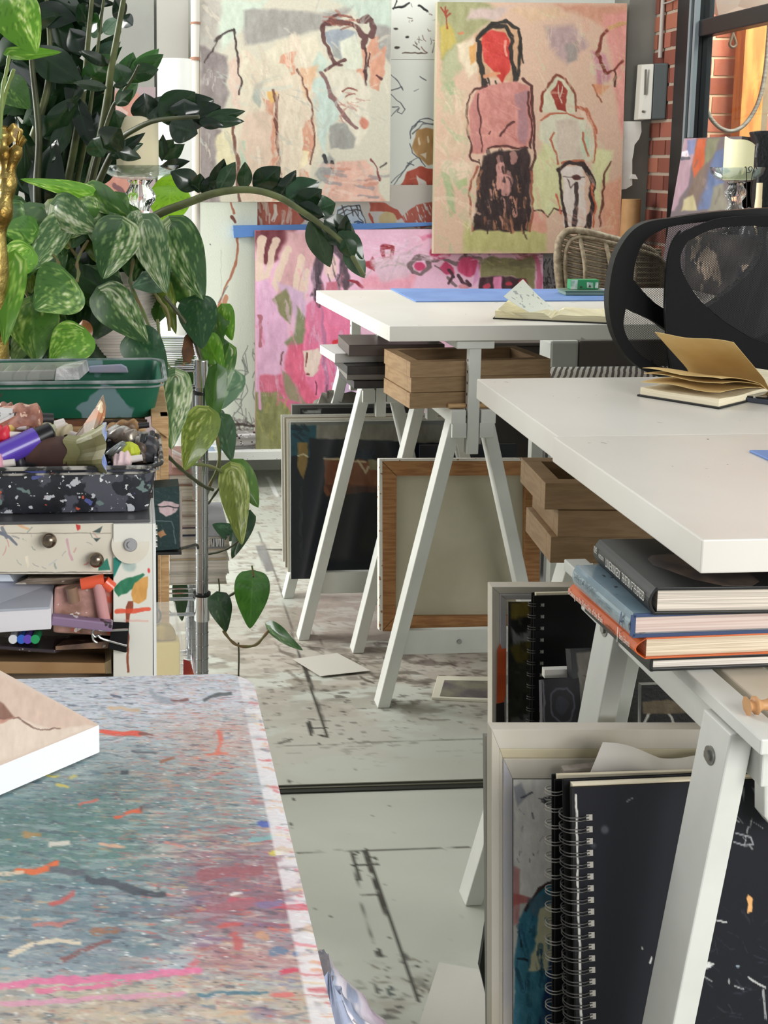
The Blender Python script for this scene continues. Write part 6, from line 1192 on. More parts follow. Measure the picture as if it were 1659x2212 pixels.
MB().bar(K(112,1337,-.012), K(243,1352,-.012), .014, .012).build('lid', mat('mauve_plastic', (140,116,146), .4, splat=[((232,228,232), 40, .62), ((60,50,60), 60, .62)]), pt, bevel=.002)
mk = thing('marker_pack', tuple(K(50,1398,.02)), 'flat pack of blue, violet and green markers under the white card box', 'pack')
MB().hexa([K(-40,1400,.0), K(120,1412,.0), K(160,1400,.1), K(-40,1396,.1), K(-40,1392,.0), K(120,1404,.0), K(200,1374,.1), K(-40,1372,.1)]).build('wrapper', mat('dark_wrapper', (64,54,60), .2, splat=[((206,200,206), 40, .64), ((126,90,70), 20, .6)]), mk, bevel=.002)
for x, c, nm in ((28,(230,232,236),'white_cap'),(46,(48,104,206),'blue_cap'),(60,(104,74,190),'violet_cap'),(76,(36,160,96),'green_cap')):
    MB().cyl(K(x,1381,-.006), K(x+6,1368,.05), .0055, n=14).build('marker', mat(nm, c, .35), mk, smooth=True)
o = MB(); o.hexa([K(120,1404,.0), K(243,1400,.02), K(243,1392,.1), K(150,1392,.1), K(120,1396,.0), K(243,1384,.02), K(243,1368,.1), K(150,1372,.1)])
label(o.build('wrapped_scraps', mat('dark_foil', (74,56,50), .3, col2=(150,116,92), scale=18, splat=[((206,200,196), 50, .66)], bump=.4)), 'dark crinkled wrapped scraps lying above the cardboard box', 'scraps')
# binder clip on the post
bc_ = thing('binder_clip', tuple(K(262,1410,-.01)), 'black binder clip with steel wire handles clamped on the cart post', 'clip')
MB().hexa([K(233,1401,-.016), K(272,1410,-.016), K(276,1408,.004), K(236,1400,.004), K(243,1343,-.004), K(279,1345,-.004), K(280,1345,.004), K(245,1343,.004)]).build('body', mat('clip_black', (10,10,12), .65, spec=.2), bc_, bevel=.0006)
for pts in ([(277,1360),(222,1362),(206,1358),(200,1368),(202,1382),(210,1388)], [(274,1395),(222,1380),(212,1372),(206,1376),(199,1368)]):
    MB().tube([K(x, y, -.017) for x, y in pts], .0016, 8).build('wire_handle', STEEL, bc_, smooth=True)
# ================================================================== trays
def tray(name, x0, y0, x1, y1, z0, z1, taper, m, rimm, lab, wall=.0025, rr=.02, lip=.006, parent=None):
    t = thing(name, ((x0+x1)/2, (y0+y1)/2, z0), lab, 'tray')
    def rr_(a0, b0, a1, b1, r, z, n=6):
        pts = []
        for cx_, cy_, s in ((a1-r,b0+r,-90),(a1-r,b1-r,0),(a0+r,b1-r,90),(a0+r,b0+r,180)):
            for k in range(n+1): a = rad(s+90*k/n); pts.append(Vector((cx_+r*math.cos(a), cy_+r*math.sin(a), z)))
        return pts
    rings = []
    for u in (0, .04, .12, .5, .86, 1): e = taper*(1-u)+(.004 if u == 0 else 0); rings.append(rr_(x0+e, y0+e, x1-e, y1-e, rr, z0+(z1-z0)*u))
    mb = MB(); n = len(rings[0]); V = [p for r in rings for p in r]; ins = [[Vector((p.x+(wall if p.x < (x0+x1)/2 else -wall), p.y+(wall if p.y < (y0+y1)/2 else -wall), max(p.z, z0+wall))) for p in r] for r in rings]
    V += [p for r in ins for p in r]; k = len(rings); F = []
    for j in range(k-1):
        for i in range(n): a, b = j*n+i, j*n+(i+1)%n; F.append((a, b, b+n, a+n)); o_ = k*n; F.append((b+o_, a+o_, a+n+o_, b+n+o_))
    F.append(list(range(n))[::-1]); F.append([k*n+i for i in range(n)])
    for i in range(n): a, b = (k-1)*n+i, (k-1)*n+(i+1)%n; F.append((a, b, b+k*n, a+k*n))
    mb.add(V, F); mb.build('body', m, t, smooth=True)
    r2 = rr_(x0-lip, y0-lip, x1+lip, y1+lip, rr+lip, z1); mb = MB(); mb.tube(r2+[r2[0]], .0026, 8, smooth=False)
    r3 = rr_(x0-lip*.4, y0-lip*.4, x1+lip*.4, y1+lip*.4, rr+lip, z1-.008); mb.tube(r3+[r3[0]], .0016, 6, smooth=False); mb.build('rim', rimm, t, smooth=True); return t
BT = mat('paint_splashed_black', (24,25,30), .42, col2=(44,46,54), scale=9, splat=[((80,82,92), 24, .55), ((112,130,128), 36, .62), ((190,192,198), 60, .63), ((196,92,72), 44, .69), ((84,92,150), 40, .66), ((150,150,70), 26, .70), ((226,226,228), 120, .66)], bump=.2)
BR_ = mat('paint_caked_rim', (40,40,40), .55, col2=(170,166,158), scale=40, lo=.5, hi=.6, splat=[((150,90,70), 30, .66)], bump=.5)
a = PY(340,1006,1.50); b = PY(325,1104,1.50); ztop = a.z; zbot = zt2+.0005
tray('paint_tray', a.x-.62, 1.50, a.x, 1.68, zbot, ztop, .010, BT, BR_, 'black plastic tray caked with paint splashes, full of paint tubes, on the cart top')
GT = mat('green_tray_plastic', (22,84,62), .38, col2=(28,96,72), scale=5, splat=[((110,136,140), 12, .60), ((96,60,60), 30, .72)], bump=.05)
GR_ = mat('green_tray_rim', (88,110,104), .5, col2=(150,156,156), scale=22, splat=[((200,80,70), 20, .72)])
a = PY(350,823,1.74); b = PY(330,908,1.74)
tray('green_tray', a.x-.62, 1.74, a.x, 1.93, b.z, a.z, .012, GT, GR_, 'dark green plastic tray holding the marker packs, behind the black tray')
gz = b.z
# wooden crate that carries the green tray
wc = thing('wooden_crate', (-.2, 1.84, 0), 'raw wooden crate standing behind the cart under the green tray', 'crate')
x0 = PY(345, 950, 1.72).x; x1 = PY(363, 950, 1.72).x; zt3 = PY(350, 893, 1.72).z
MB().box((x0, 1.70, 0), (x1, 1.73, zt3)).box((x0, 1.96, 0), (x1, 1.99, gz-.001)).build('upright', OAKL, wc, bevel=.001)
MB().hexa([(x0-.012,1.69,zt3-.012),(x1,1.69,zt3-.03),(x1,1.97,zt3-.03),(x0-.012,1.97,zt3-.012),(x0-.012,1.69,zt3-.0),(x1,1.69,zt3+.0),(x1,1.97,zt3+.0),(x0-.012,1.97,zt3+.0)]).build('corner_block', OAKL, wc, bevel=.001)
MB().box((a.x-.66, 1.70, gz-.016), (x0-.02, 1.99, gz-.0005)).box((a.x-.66,1.70,gz-.10),(a.x-.64,1.99,gz-.016)).build('top_board', OAKL, wc, bevel=.001)
MB().box((x0, 1.73, gz-.06), (x1-.002, 1.96, gz-.02)).build('side_rail', OAKL, wc)
MB().box((a.x-.66, 1.70, 0), (a.x-.62, 1.74, gz-.1)).build('upright', OAKL, wc)
# ------------------------------------------------------------------ contents of the black tray
def T_(x, y, Y=1.57): return PY(x, y, Y)
def cylthing(name, a, b, r0, r1, m, lab, cat='tube', n=20): o = MB().cyl(a, b, r0, r1, n).build(name, m, None, smooth=True); return label(o, lab, cat)
mk = thing('marker_pen', tuple(T_(60,975,1.55)), 'violet paint marker with a black cap and white label lying in the black tray', 'marker')
a, b, c = T_(-30,998,1.53), T_(78,948,1.56), T_(112,932,1.565)
MB().cyl(a, b, .0155, .0155, 24).build('barrel', mat('violet_plastic', (92,66,176), .3, coat=.4), mk, smooth=True)
MB().cyl(b, c, .0135, .0125, 24).cyl(c, c+(c-b)*.12, .0125, .006, 24).build('cap', mat('black_cap', (26,26,28), .35), mk, smooth=True)
d = (b-a).normalized(); nn = Vector((d.x, d.y, d.z)).cross(Vector((0,1,.4))).normalized(); m = MB()
m.grid(lambda u, v: a+d*(.01+u*.052)+(Vector((0,-1,0))*math.cos(-.2+v*1.0)+Vector((-d.z,0,d.x)).normalized()*math.sin(-.2+v*1.0))*.0158, 6, 8, thick=.0002); m.build('paper_label', mat('printed_label', (226,222,224), .5, splat=[((90,84,100), 70, .6, (.4,.4,2))]), mk)
def tubeP(name, a, b, r, m, capm, lab, crimp=.018, capl=.014):
    """squeezed paint tube: round shoulder at b with cap, flat crimp at a"""
    t = thing(name, tuple(a), lab, 'paint tube'); a = Vector(a); b = Vector(b); d = (b-a).normalized(); u = d.cross(Vector((0,-.3,1))).normalized(); w = d.cross(u)
    def fn(s, q):
        an = 2*math.pi*q; fl = min(1, s*2.2); rx = r*(1.35-.35*fl); rz = r*(.08+.92*fl**.6); e = 1 if s < .9 else 1-(s-.9)*6; return a+(b-a)*s+(u*math.cos(an)*rx+w*math.sin(an)*rz)*e+w*.0015*math.sin(s*17+an*2)
    mb = MB(); mb.grid(fn, 16, 20); mb.build('body', m, t, smooth=True); MB().cyl(b-d*.001, b+d*capl, r*.42, r*.38, 14).build('cap', capm, t, smooth=True); return t
KH = mat('khaki_label', (142,140,96), .5, col2=(124,120,78), scale=14, bump=.3); 
gt = thing('crumpled_tube', tuple(T_(215,1000,1.54)), 'big crumpled olive and rust paint tube standing up out of the black tray', 'paint tube')
def poly3(pts, Y): return [PY(x, y, Yy) for (x, y), Yy in zip(pts, Y)]
def shell(name, pts, Ys, m, parent, t=.004): return MB().prism(poly3(pts, Ys), (0,1,0), t).build(name, m, parent, bevel=.0008)
m = MB(); A = [PY(*q) for q in [(150,958,1.56),(170,930,1.58),(192,905,1.60),(222,853,1.62),(228,880,1.61),(226,902,1.59),(214,928,1.56),(195,944,1.54)]]
m.prism(A, (.15,1,0), .006); m.build('flap', mat('rusty_flap', (188,122,80), .5, col2=(150,130,112), scale=18, splat=[((226,204,170), 40, .6), ((90,96,120), 24, .64)], bump=.3), gt, bevel=.001)
m = MB(); c0 = PY(70,978,1.565); c1 = PY(160,984,1.545); m.cyl(c0, c1, .0215, .024, 26); m.build('cardboard_core', mat('brown_core', (96,70,60), .8, col2=(76,54,48), scale=14), gt, smooth=True)
def gf(s, q):
    cs = [PY(142,978,1.545), PY(170,980,1.54), PY(204,974,1.525), PY(226,968,1.49)]; r = [.022, .021, .026, .030]; k = min(2, int(s*3)); f_ = s*3-k; c = cs[k].lerp(cs[k+1], f_); rr = r[k]*(1-f_)+r[k+1]*f_
    a = 2*math.pi*q; sq = 1/(abs(math.cos(a))**3+abs(math.sin(a))**3)**(1/3.0) if s > .5 else 1; rr *= 1+.12*(sq-1)*2; return c+Vector((.003*math.sin(5*a), math.cos(a)*rr, math.sin(a)*rr*1.05))
m = MB(); m.grid(gf, 18, 32); m.build('foil_body', KH, gt)
m = MB(); m.add([gf(1, i/32) for i in range(32)]+[PY(222,968,1.500)], [(i, (i+1)%32, 32) for i in range(32)]); m.build('opening', mat('blue_white_foil', (206,214,232), .35, col2=(110,140,214), scale=22, bump=.5), gt)
m = MB(); m.prism(poly3([(186,940),(198,928),(226,928),(232,935),(214,948),(202,960),(196,950)], [1.53,1.54,1.54,1.53,1.51,1.51,1.52]), (0,1,0), .003); m.build('silver_crimp', mat('crinkled_silver', (206,206,206), .35, .5, col2=(110,108,104), scale=40, bump=.7), gt)
m = MB(); m.prism(poly3([(150,985),(176,1000),(176,1008),(236,1012),(214,990),(200,975)], [1.53]*6), (0,1,0), .01); m.build('lower_fold', KH, gt, bevel=.002)
silver = mat('silver_tube_metal', (190,188,184), .35, .7, col2=(150,140,130), scale=30, splat=[((226,226,224), 30, .62), ((110,80,60), 40, .68)], bump=.4)
capW = mat('white_cap_plastic', (222,214,208), .5); capB = mat('dark_cap_plastic', (40,38,40), .5)
copper = mat('flaking_copper_tube', (176,124,104), .45, col2=(140,90,76), scale=60, splat=[((214,180,160), 80, .6)], bump=.4)
tubeP('paint_tube', T_(-10,905,1.60), T_(92,905,1.61), .020, copper, capB, 'large flaky copper coloured paint tube at the back left of the black tray')
tubeP('paint_tube', T_(-20,890,1.65), T_(30,893,1.65), .014, copper, capB, 'short copper tube lying behind the large flaky copper tube')
tubeP('paint_tube', T_(28,950,1.60), T_(118,920,1.62), .016, mat('greenish_tube', (196,190,160), .4, .3, col2=(150,176,156), scale=20, bump=.4), capW, 'cream and green smeared paint tube behind the violet marker')
tubeP('paint_tube', T_(232,930,1.62), T_(296,950,1.60), .012, silver, capW, 'crinkled silver paint tube at the back right of the black tray')
tubeP('paint_tube', T_(228,928,1.66), T_(300,920,1.66), .010, mat('ochre_tube', (160,120,70), .4, col2=(100,74,50), scale=24), capB, 'thin ochre tube lying behind the crinkled silver tube')
tubeP('paint_tube', T_(120,928,1.63), T_(152,938,1.62), .012, mat('cream_tube', (206,192,160), .4, splat=[((190,80,50), 30, .6)], bump=.4), capW, 'small cream tube with red smears in the middle of the black tray')
tubeP('paint_tube', T_(-30,938,1.56), T_(22,940,1.56), .012, mat('red_tube', (214,48,66), .4), capW, 'bright red paint tube at the left edge of the black tray')
tubeP('paint_tube', T_(-30,918,1.59), T_(34,922,1.59), .010, mat('green_yellow_tube', (74,160,130), .4, col2=(222,176,70), scale=20), capW, 'green and yellow paint tube at the left edge of the black tray')
tubeP('paint_tube', T_(244,998,1.53), T_(284,992,1.53), .011, mat('pale_pink_tube', (228,200,200), .5, bump=.2), capW, 'pale pink paint tube lying against the front rim of the black tray')
tubeP('paint_tube', T_(318,1000,1.56), T_(326,950,1.60), .012, mat('grey_black_tube', (66,66,70), .3, .3, splat=[((190,200,206), 30, .6)], bump=.4), capB, 'black and silver paint tube in the right corner of the black tray')
tubeP('paint_tube', T_(296,1000,1.56), T_(304,960,1.58), .010, mat('brown_black_tube', (80,64,54), .4), capB, 'dark brown paint tube beside the lime green lump')
tubeP('paint_tube', T_(-20,1006,1.52), T_(8,1002,1.52), .012, mat('pink_tube', (226,160,180), .4), capW, 'pink paint tube at the left front of the black tray')
tubeP('paint_tube', T_(10,998,1.56), T_(58,1000,1.55), .012, mat('black_violet_tube', (50,46,54), .4, splat=[((120,100,150), 30, .6)]), capB, 'dark violet black tube under the violet marker')
tubeP('paint_tube', T_(246,966,1.56), T_(262,980,1.555), .014, mat('pewter_tube', (150,156,156), .3, .6), capB, 'pewter grey tube end behind the crumpled olive tube')
m = MB(); m.lathe(T_(279,972,1.56)-Vector((0,0,.012)), [(.004,0),(.011,.003),(.013,.010),(.010,.018),(.004,.022)], 18, 5, .12)
label(m.build('paint_lump', mat('lime_paint', (186,196,52), .5, bump=.6)), 'lime green lump of dried paint in the black tray', 'paint lump')
pk = thing('tube_packet', tuple(T_(15,910,1.58)), 'flat white and grey printed packet at the left of the black tray', 'packet')
MB().prism(poly3([(-30,930),(20,905),(46,890),(-30,884)], [1.55,1.57,1.60,1.58]), (0,0,1), .004).build('packet', mat('packet_print', (206,204,202), .4, splat=[((70,66,68), 40, .55)]), pk)
m = MB(); m.box((T_(0,0,1.52).x-.0, 1.515, ztop-.045), (PY(330,1000,1.52).x, 1.66, ztop-.04))
label(m.build('paint_scraps', mat('tray_scraps', (74,54,50), .6, col2=(40,34,36), scale=30, splat=[((190,150,130), 40, .6), ((150,50,50), 30, .68)], bump=.8)), 'layer of dried paint scraps in the bottom of the black tray', 'scraps', kind='stuff')
m = MB()
def scr(u, v): return Vector((-.32+u*.36, 1.70+v*.035, gz-.0+.0)) 
label(MB().hexa([PY(95,925,1.71), PY(318,925,1.71), PY(318,918,1.735), PY(95,918,1.735), PY(95,908,1.71), PY(318,912,1.71), PY(318,906,1.735), PY(95,906,1.735)]).build('tool_layer', mat('crate_scraps', (110,70,46), .6, col2=(60,36,28), scale=30, splat=[((190,60,50), 26, .66), ((200,170,90), 34, .66)], bump=.6)), 'rusty brown paint scraps lying between the two trays', 'scraps', kind='stuff')
# contents of the green tray: clear pack of grey charcoal sticks and a smeared palette
cp = thing('charcoal_pack', tuple(PY(90,822,1.80)), 'clear plastic pack of grey sticks with a torn silver end lying on the green tray', 'pack')
def G_(x, y, Y=1.76): return PY(x, y, Y)
cl = mat('cloudy_plastic', (196,198,190), .25, alpha=.45, coat=.5)
MB().hexa([G_(-40,828), G_(170,819), G_(192,800,1.86), G_(-40,806,1.86), G_(-40,803), G_(170,798), G_(186,780,1.86), G_(-40,784,1.86)]).build('wrapper', cl, cp, bevel=.002)
for k, (x, c) in enumerate(((-15,120),(12,110),(42,100),(72,112),(100,52))): MB().cyl(G_(x,816,1.762), G_(x+14,800,1.85), .0085, n=18).build('stick', mat('stick_%d' % c if False else 'grey_stick_'+['pale','mid','dull','cool','dark'][k], (c,c,c-6), .5), cp, smooth=True)
MB().hexa([G_(118,822,1.757), G_(171,820,1.757), G_(193,800,1.862), G_(150,800,1.862), G_(122,796,1.757), G_(168,795,1.757), G_(188,777,1.862), G_(140,786,1.862)]).build('foil_end', mat('torn_silver', (214,212,212), .3, .3, col2=(170,168,170), scale=30, bump=.6), cp)
o = MB().prism([G_(192,806,1.9), G_(278,806,1.9), G_(274,793,1.9), G_(262,787,1.9), G_(192,791,1.9)], (0,1,0), .006)
label(o.build('palette_lid', mat('bluegrey_smear', (140,146,168), .4, col2=(170,150,160), scale=14), bevel=.002), 'blue grey smeared flat lid standing in the green tray', 'lid')
# ================================================================== chrome rack with books
rk = thing('wire_rack', (.0, 2.35, 0), 'chrome wire shelving rack with books, carrying the white plant pot', 'shelf rack')
px_ = PY(436,1000,2.22); Xp = px_.x; Yp = 2.22; zTop = PY(436,776,2.22).z; RB = Yp+.42
CH2 = mat('chrome_tube', (190,192,196), .16, 1.0, col2=(150,152,156), scale=6, stretch=(1,1,.3))
for x, y in ((Xp,Yp),(Xp,RB),(Xp-.72,Yp),(Xp-.72,RB)):
    m = MB(); m.cyl((x,y,0), (x,y,zTop-.045 if y == Yp else zTop), .0118, n=24)
    for k in range(28): m.cyl((x,y,.03+k*.0254), (x,y,.0312+k*.0254), .0124, n=24)
    m.build('post', CH2, rk, smooth=True)
MB().cyl((Xp,Yp,zTop-.05), (Xp,Yp,zTop-.002), .0148, n=28).cyl((Xp,Yp,zTop-.002), (Xp,Yp,zTop), .0135, n=28).build('post_cap', CHROME, rk, smooth=True)
zc = PY(436,850,2.22).z; zc2 = PY(436,1283,2.22).z
MB().cyl((Xp,Yp,zc-.001), (Xp,Yp,zc+.004), .0165).build('clip_ring', mat('black_ring', (16,16,16), .5), rk, smooth=True); MB().cyl((Xp,Yp,zc2-.002), (Xp,Yp,zc2+.003), .0165).build('clip_ring', mat('black_ring', (16,16,16), .5), rk, smooth=True)
MB().cyl((Xp,Yp,zc2-.05), (Xp,Yp,zc2-.003), .0145, n=28).build('collar', CHROME, rk, smooth=True)
zS = [PY(400,800,2.22).z, PY(400,1262,2.3).z, .1]
for i, z in enumerate(zS):
    m = MB()
    for y in (Yp, RB): m.cyl((Xp-.72,y,z), (Xp,y,z), .0035, n=8).cyl((Xp-.72,y,z-.03), (Xp,y,z-.03), .0035, n=8)
    for x in (Xp-.72, Xp): m.cyl((x,Yp,z), (x,RB,z), .0035, n=8).cyl((x,Yp,z-.03), (x,RB,z-.03), .0035, n=8)
    for k in range(1, 17): m.cyl((Xp-.72,Yp+k*.42/17,z+.002), (Xp,Yp+k*.42/17,z+.002), .0016, n=6)
    for k in range(12): m.cyl((Xp-.70+k*.062,Yp,z), (Xp-.675+k*.062,Yp,z-.03), .0014, n=6)
    m.build('wire_shelf', CHROME, rk, smooth=True)
# books on the middle shelf of the rack: stack sticking out past the post
zz = zS[1]+.004
BKS = [(365,490,24,(206,200,186),'plain cream paperback at the bottom of the stack on the chrome rack'), (366,495,33,(196,192,182),'thick pale paperback second from the bottom on the chrome rack'), (366,490,26,(196,176,146),'tan paged paperback third from the bottom on the chrome rack'), (366,497,30,(150,150,156),'grey covered book with a barcode on the chrome rack'), (366,424,20,(46,46,70),'dark navy book above the barcode book on the chrome rack'), (366,424,26,(176,156,150),'dusty pink book with faint print on the chrome rack'), (366,424,36,(168,150,134),'brown book with faint print high in the stack on the chrome rack'), (364,418,34,(190,176,156),'cream block of pages near the top of the stack on the chrome rack'), (364,416,26,(150,112,100),'reddish shiny book on top of the stack on the chrome rack')]
for i, (xa, xb_, hp, c, lb) in enumerate(BKS):
    A = PY(xa, 1200, 2.29).x; B = PY(xb_, 1200, 2.29).x; h = hp/2700*2.29; t = thing('book', (A, 2.285, zz), lb, 'book')
    m = MB(); m.box((A, 2.285, zz), (B, 2.52, zz+.0022)).box((A, 2.285, zz+h-.0026), (B, 2.52, zz+h-.0004)).box((A, 2.285, zz), (A+.002, 2.52, zz+h-.0004)); cvo = m.build('cover', mat('rack_cover_'+['cream','pale','tan','grey','navy','pink','brown','ivory','red'][i], c, .6, col2=tuple(int(k*.88) for k in c), scale=12), t, bevel=.0006)
    MB().box((A+.002, 2.288, zz+.0022), (B-.002, 2.517, zz+h-.0026)).build('pages', PAGES, t)
    if i == 3:
        m = MB(); m.box((PY(455,0,2.29).x, 2.284, zz+.004), (PY(487,0,2.29).x, 2.285, zz+h-.006)); m.build('barcode_label', mat('barcode_white', (214,214,214), .5, splat=[((60,60,64), 160, .5, (3,.1,.1))]), cvo)
    zz += h
o = MB(); o.hexa([PY(372,1010,2.28), PY(410,1012,2.28), PY(412,1000,2.4), PY(372,998,2.4), PY(372,985,2.28), PY(400,998,2.28), PY(412,990,2.4), PY(372,970,2.4)])
label(o.build('shiny_wrapper', mat('shiny_wrapper', (200,150,130), .2, col2=(226,222,220), scale=22, bump=.4), bevel=.001), 'shiny pinkish wrapper on top of the books on the chrome rack', 'wrapper')
# dark green tin box, small black shelf bar, pencils
tb = thing('green_box', tuple(PY(360,1188,1.65)), 'dark green box smeared with pink paint standing on a black bar beside the cart', 'box')
a, b = PY(334,1188,1.82), PY(383,1052,1.82)
def f(p): p.poly([(341,1090),(352,1082),(372,1086),(386,1090),(380,1108),(360,1115),(344,1105)], (206,176,180), 2, .9, 20); p.poly([(338,1150),(352,1142),(360,1155),(345,1162)], (176,124,84), 2, .9); p.line([(335,1094),(388,1097)], 1, (12,20,22)); p.line([(336,1124),(372,1126),(377,1140),(377,1175)], 1, (84,104,104)); p.strokes(20,(330,1050,390,1188),[(70,88,84),(20,40,40)],10,1,1,.6,.8,.3)
panel('front', [PY(332,1054,1.65),PY(387,1050,1.65),PY(387,1186,1.65),PY(332,1190,1.65)], 60, 120, f, PAINT, tb, .04, side=(22,46,46), base=(24,50,50), seed=71)
MB().cyl(PY(389,1060,1.655), PY(391,1180,1.655), .0022, n=8).build('edge', mat('worn_edge', (150,140,134), .6), tb)
pb = thing('black_shelf_bar', tuple(PY(360,1192,1.84)), 'thin black bar shelf under the dark green box', 'shelf')
a = PY(333,1191,1.65); b = PY(392,1191,1.65); MB().box((a.x, 1.645, a.z-.004), (b.x, 1.695, a.z)).build('plate', BLACKP, pb); MB().tube([PY(388,1186,1.66), PY(406,1181,1.72), PY(424,1177,1.8), PY(428,1184,1.82)], .0022, 8).build('hook', BLACKP, pb, smooth=True)
MB().cyl((a.x+.004, 1.692, 0), (a.x+.004, 1.692, a.z-.001), .002).build('support', BLACKP, pb)
ps = thing('paper_stack', tuple(PY(335,1190,1.80)), 'ragged stack of white paper edges squeezed beside the dark green box', 'paper stack')
m = MB()
for k in range(14):
    a = PY(327,1130+k*4.3,1.64); m.box((a.x, 1.63, a.z), (a.x+.004+.002*((k*7) % 3), 1.645, a.z+.0016))
m.build('sheets', PAPER, ps); a = PY(327,1190,1.64); MB().box((a.x-.0, 1.632, 0), (a.x+.003, 1.644, a.z+.004)).build('backing', PAPER, ps)
# clear container with yellow sponge and a coil
cc = thing('clear_container', tuple(PY(362,1452,1.61)), 'clear plastic container with a yellow sponge behind the paint-covered table', 'container')
def Q(x, y, o=0): return PY(x, y, 1.61+o)
zfl = Q(360,1500).z
m = MB(); pts = [(331,1520),(394,1520),(393,1385),(388,1360),(378,1300),(331,1302)]; m.prism([Q(*k) for k in pts], (0,1,0), .0016)
m.prism([Q(393,1520),Q(393,1385),Q(388,1360),Q(378,1300),Q(378,1300,.08),Q(390,1360,.08),Q(396,1385,.08),Q(396,1520,.08)], (-1,0,0), .0016)
m.build('shell', mat('frosted_clear', (226,226,220), .25, alpha=.22), cc); MB().hexa([Q(332,1520,.004), Q(389,1520,.004), Q(389,1520,.07), Q(332,1520,.07), Q(332,1388,.004), Q(389,1386,.004), Q(386,1370,.07), Q(332,1372,.07)]).build('sponge', mat('yellow_sponge', (236,212,120), .8, bump=.3), cc, bevel=.004)
MB().hexa([Q(332,1388,.01), Q(384,1386,.01), Q(380,1380,.06), Q(332,1380,.06), Q(332,1350,.01), Q(376,1350,.01), Q(370,1342,.06), Q(332,1344,.06)]).build('yellow_cloth', mat('yellow_cloth', (222,190,84), .8, col2=(170,140,56), scale=26, bump=.5), cc, bevel=.008)
m = MB(); 
for k in range(5): m.tube([Q(338+9*math.cos(a*.6), 1330+14*math.sin(a*.6), .02+k*.004) for a in range(12)], .0016, 6)
m.build('coil', mat('dark_coil', (60,62,74), .4, .4), cc); a = Q(331,1520); MB().box((a.x, 1.61, 0), (a.x+.036, 1.68, a.z)).build('stand', WHITE, cc)
# red and grey things low behind the table right of the container
label(MB().hexa([PY(396,1460,2.0), PY(420,1460,2.0), PY(420,1460,2.05), PY(396,1460,2.05), PY(396,1424,2.0), PY(410,1428,2.0), PY(412,1430,2.05), PY(396,1424,2.05)]).build('red_packet', mat('red_packet', (150,52,44), .4, col2=(190,90,50), scale=20)), 'red packet corner just above the far edge of the paint-covered table', 'packet')
bx_ = bpy.data.objects[-1] if False else None
# crinkled plastic bag beside the table
pb = thing('plastic_bag', (.14, .78, 0), 'crinkled see-through plastic bundle with pink paint beside the table', 'bag')
def bagf(u, v):
    a = 2*math.pi*u; h = [.0,.12,.35,.50,.575][0]; z = .34+.28*v; r = (.056+.012*math.sin(v*2.4))*(1 if v < .75 else max(.15, 1-(v-.75)*3.4))*(1.0+.1*(1-v))
    n_ = mnoise.noise(Vector((math.cos(a)*2.2, math.sin(a)*2.2, v*5)))*.014+mnoise.noise(Vector((math.cos(a)*7, math.sin(a)*7, v*14)))*.007
    cx_ = .135+.02*(1-v); return Vector((cx_+(r+n_)*math.cos(a), .80-.06*(1-v)+(r*1.5+n_)*math.sin(a), z-.04*(math.cos(a) > 0)*math.cos(a)*(1-v*.3)))
m = MB(); m.grid(bagf, 70, 44)
m.build('film', mat('crinkled_film', (226,220,230), .18, col2=(206,184,204), scale=14, splat=[((222,130,170), 16, .66), ((160,170,196), 12, .6)], alpha=.82, coat=.6, bump=.4, bscale=90), pb, smooth=True)
MB().lathe((.15,.79,0), [(.03,0),(.036,.02),(.036,.34),(.03,.48),(.01,.55)], 24).build('contents', mat('bag_contents', (176,150,170), .6, col2=(120,110,140), scale=16), pb, smooth=True)
# ================================================================== candles on glass stands
WAX = mat('ivory_wax', (244,234,206), .5, sub=.2, col2=(238,226,192), scale=3)
WAX2 = mat('cream_wax', (236,230,190), .5, sub=.3)
def solidglass(name='pressed_glass'):
    m, nt, b = _new(name); b.inputs['Transmission Weight'].default_value = 1; b.inputs['Roughness'].default_value = .04; b.inputs['Base Color'].default_value = rgb(250,252,252); MATS[name] = m; return m
PG = solidglass()
def candlestand(px, yrim, Y, wpx, ybowl, ystem_to, zbase, lab, sc=1.0):
    c = PY(px, yrim, Y); r = wpx/2/2700*Y; h = c.z-PY(px, ybowl, Y).z
    t = thing('candle_stand', (c.x, Y, zbase), lab, 'candle stand')
    m = MB(); m.lathe((c.x, Y, c.z-h), [(.004,0),(r*.42,.001),(r*.72,h*.22),(r*.93,h*.6),(r*.99,h),(r*.96,h+.0006),(r*.90,h*.66),(r*.70,h*.34),(r*.40,.0055),(.003,.005)], 56); m.build('dish', thinglass('dish_glass', (238,244,242), .72), t, smooth=True)
    H = c.z-h-zbase; k = r*.30
    prof = [(r*.62,0),(r*.6,.004),(r*.3,.012),(k*.9,.02),(k*.7,.03)]
    n = max(2, int((H-.05)/.055)); z = .03; dz = (H-.03)/n
    for i in range(n): prof += [(k*.75, z+dz*.08), (k*1.25, z+dz*.35), (k*1.3, z+dz*.5), (k*.8, z+dz*.85)]; z += dz
    prof += [(k*1.1,H)]
    m = MB(); m.lathe((c.x, Y, zbase), prof, 60, 14, .05, 30); m.build('stem', PG, t, smooth=True); return t, c, h
t, c, h = candlestand(302, 357, 2.42, 170, 388, 460, zS[0]+.004, 'glass candle stand in the plants with a straight ivory candle')
cd = thing('candle', (c.x, 2.42, c.z-h+.0065), 'straight sided ivory pillar candle between the dark green leaves', 'candle')
zt_ = PY(297,252,2.42).z; z0_ = c.z-h+.0065
x = PY(297,300,2.42).x; r = 45/2700*2.42
MB().lathe((x, 2.42, z0_), [(r*.97,0),(r,.003),(r,zt_-z0_-.012),(r*.985,zt_-z0_-.003),(r*.93,zt_-z0_),(r*.8,zt_-z0_-.003),(.003,zt_-z0_-.008)], 48).build('wax', WAX, cd, smooth=True)
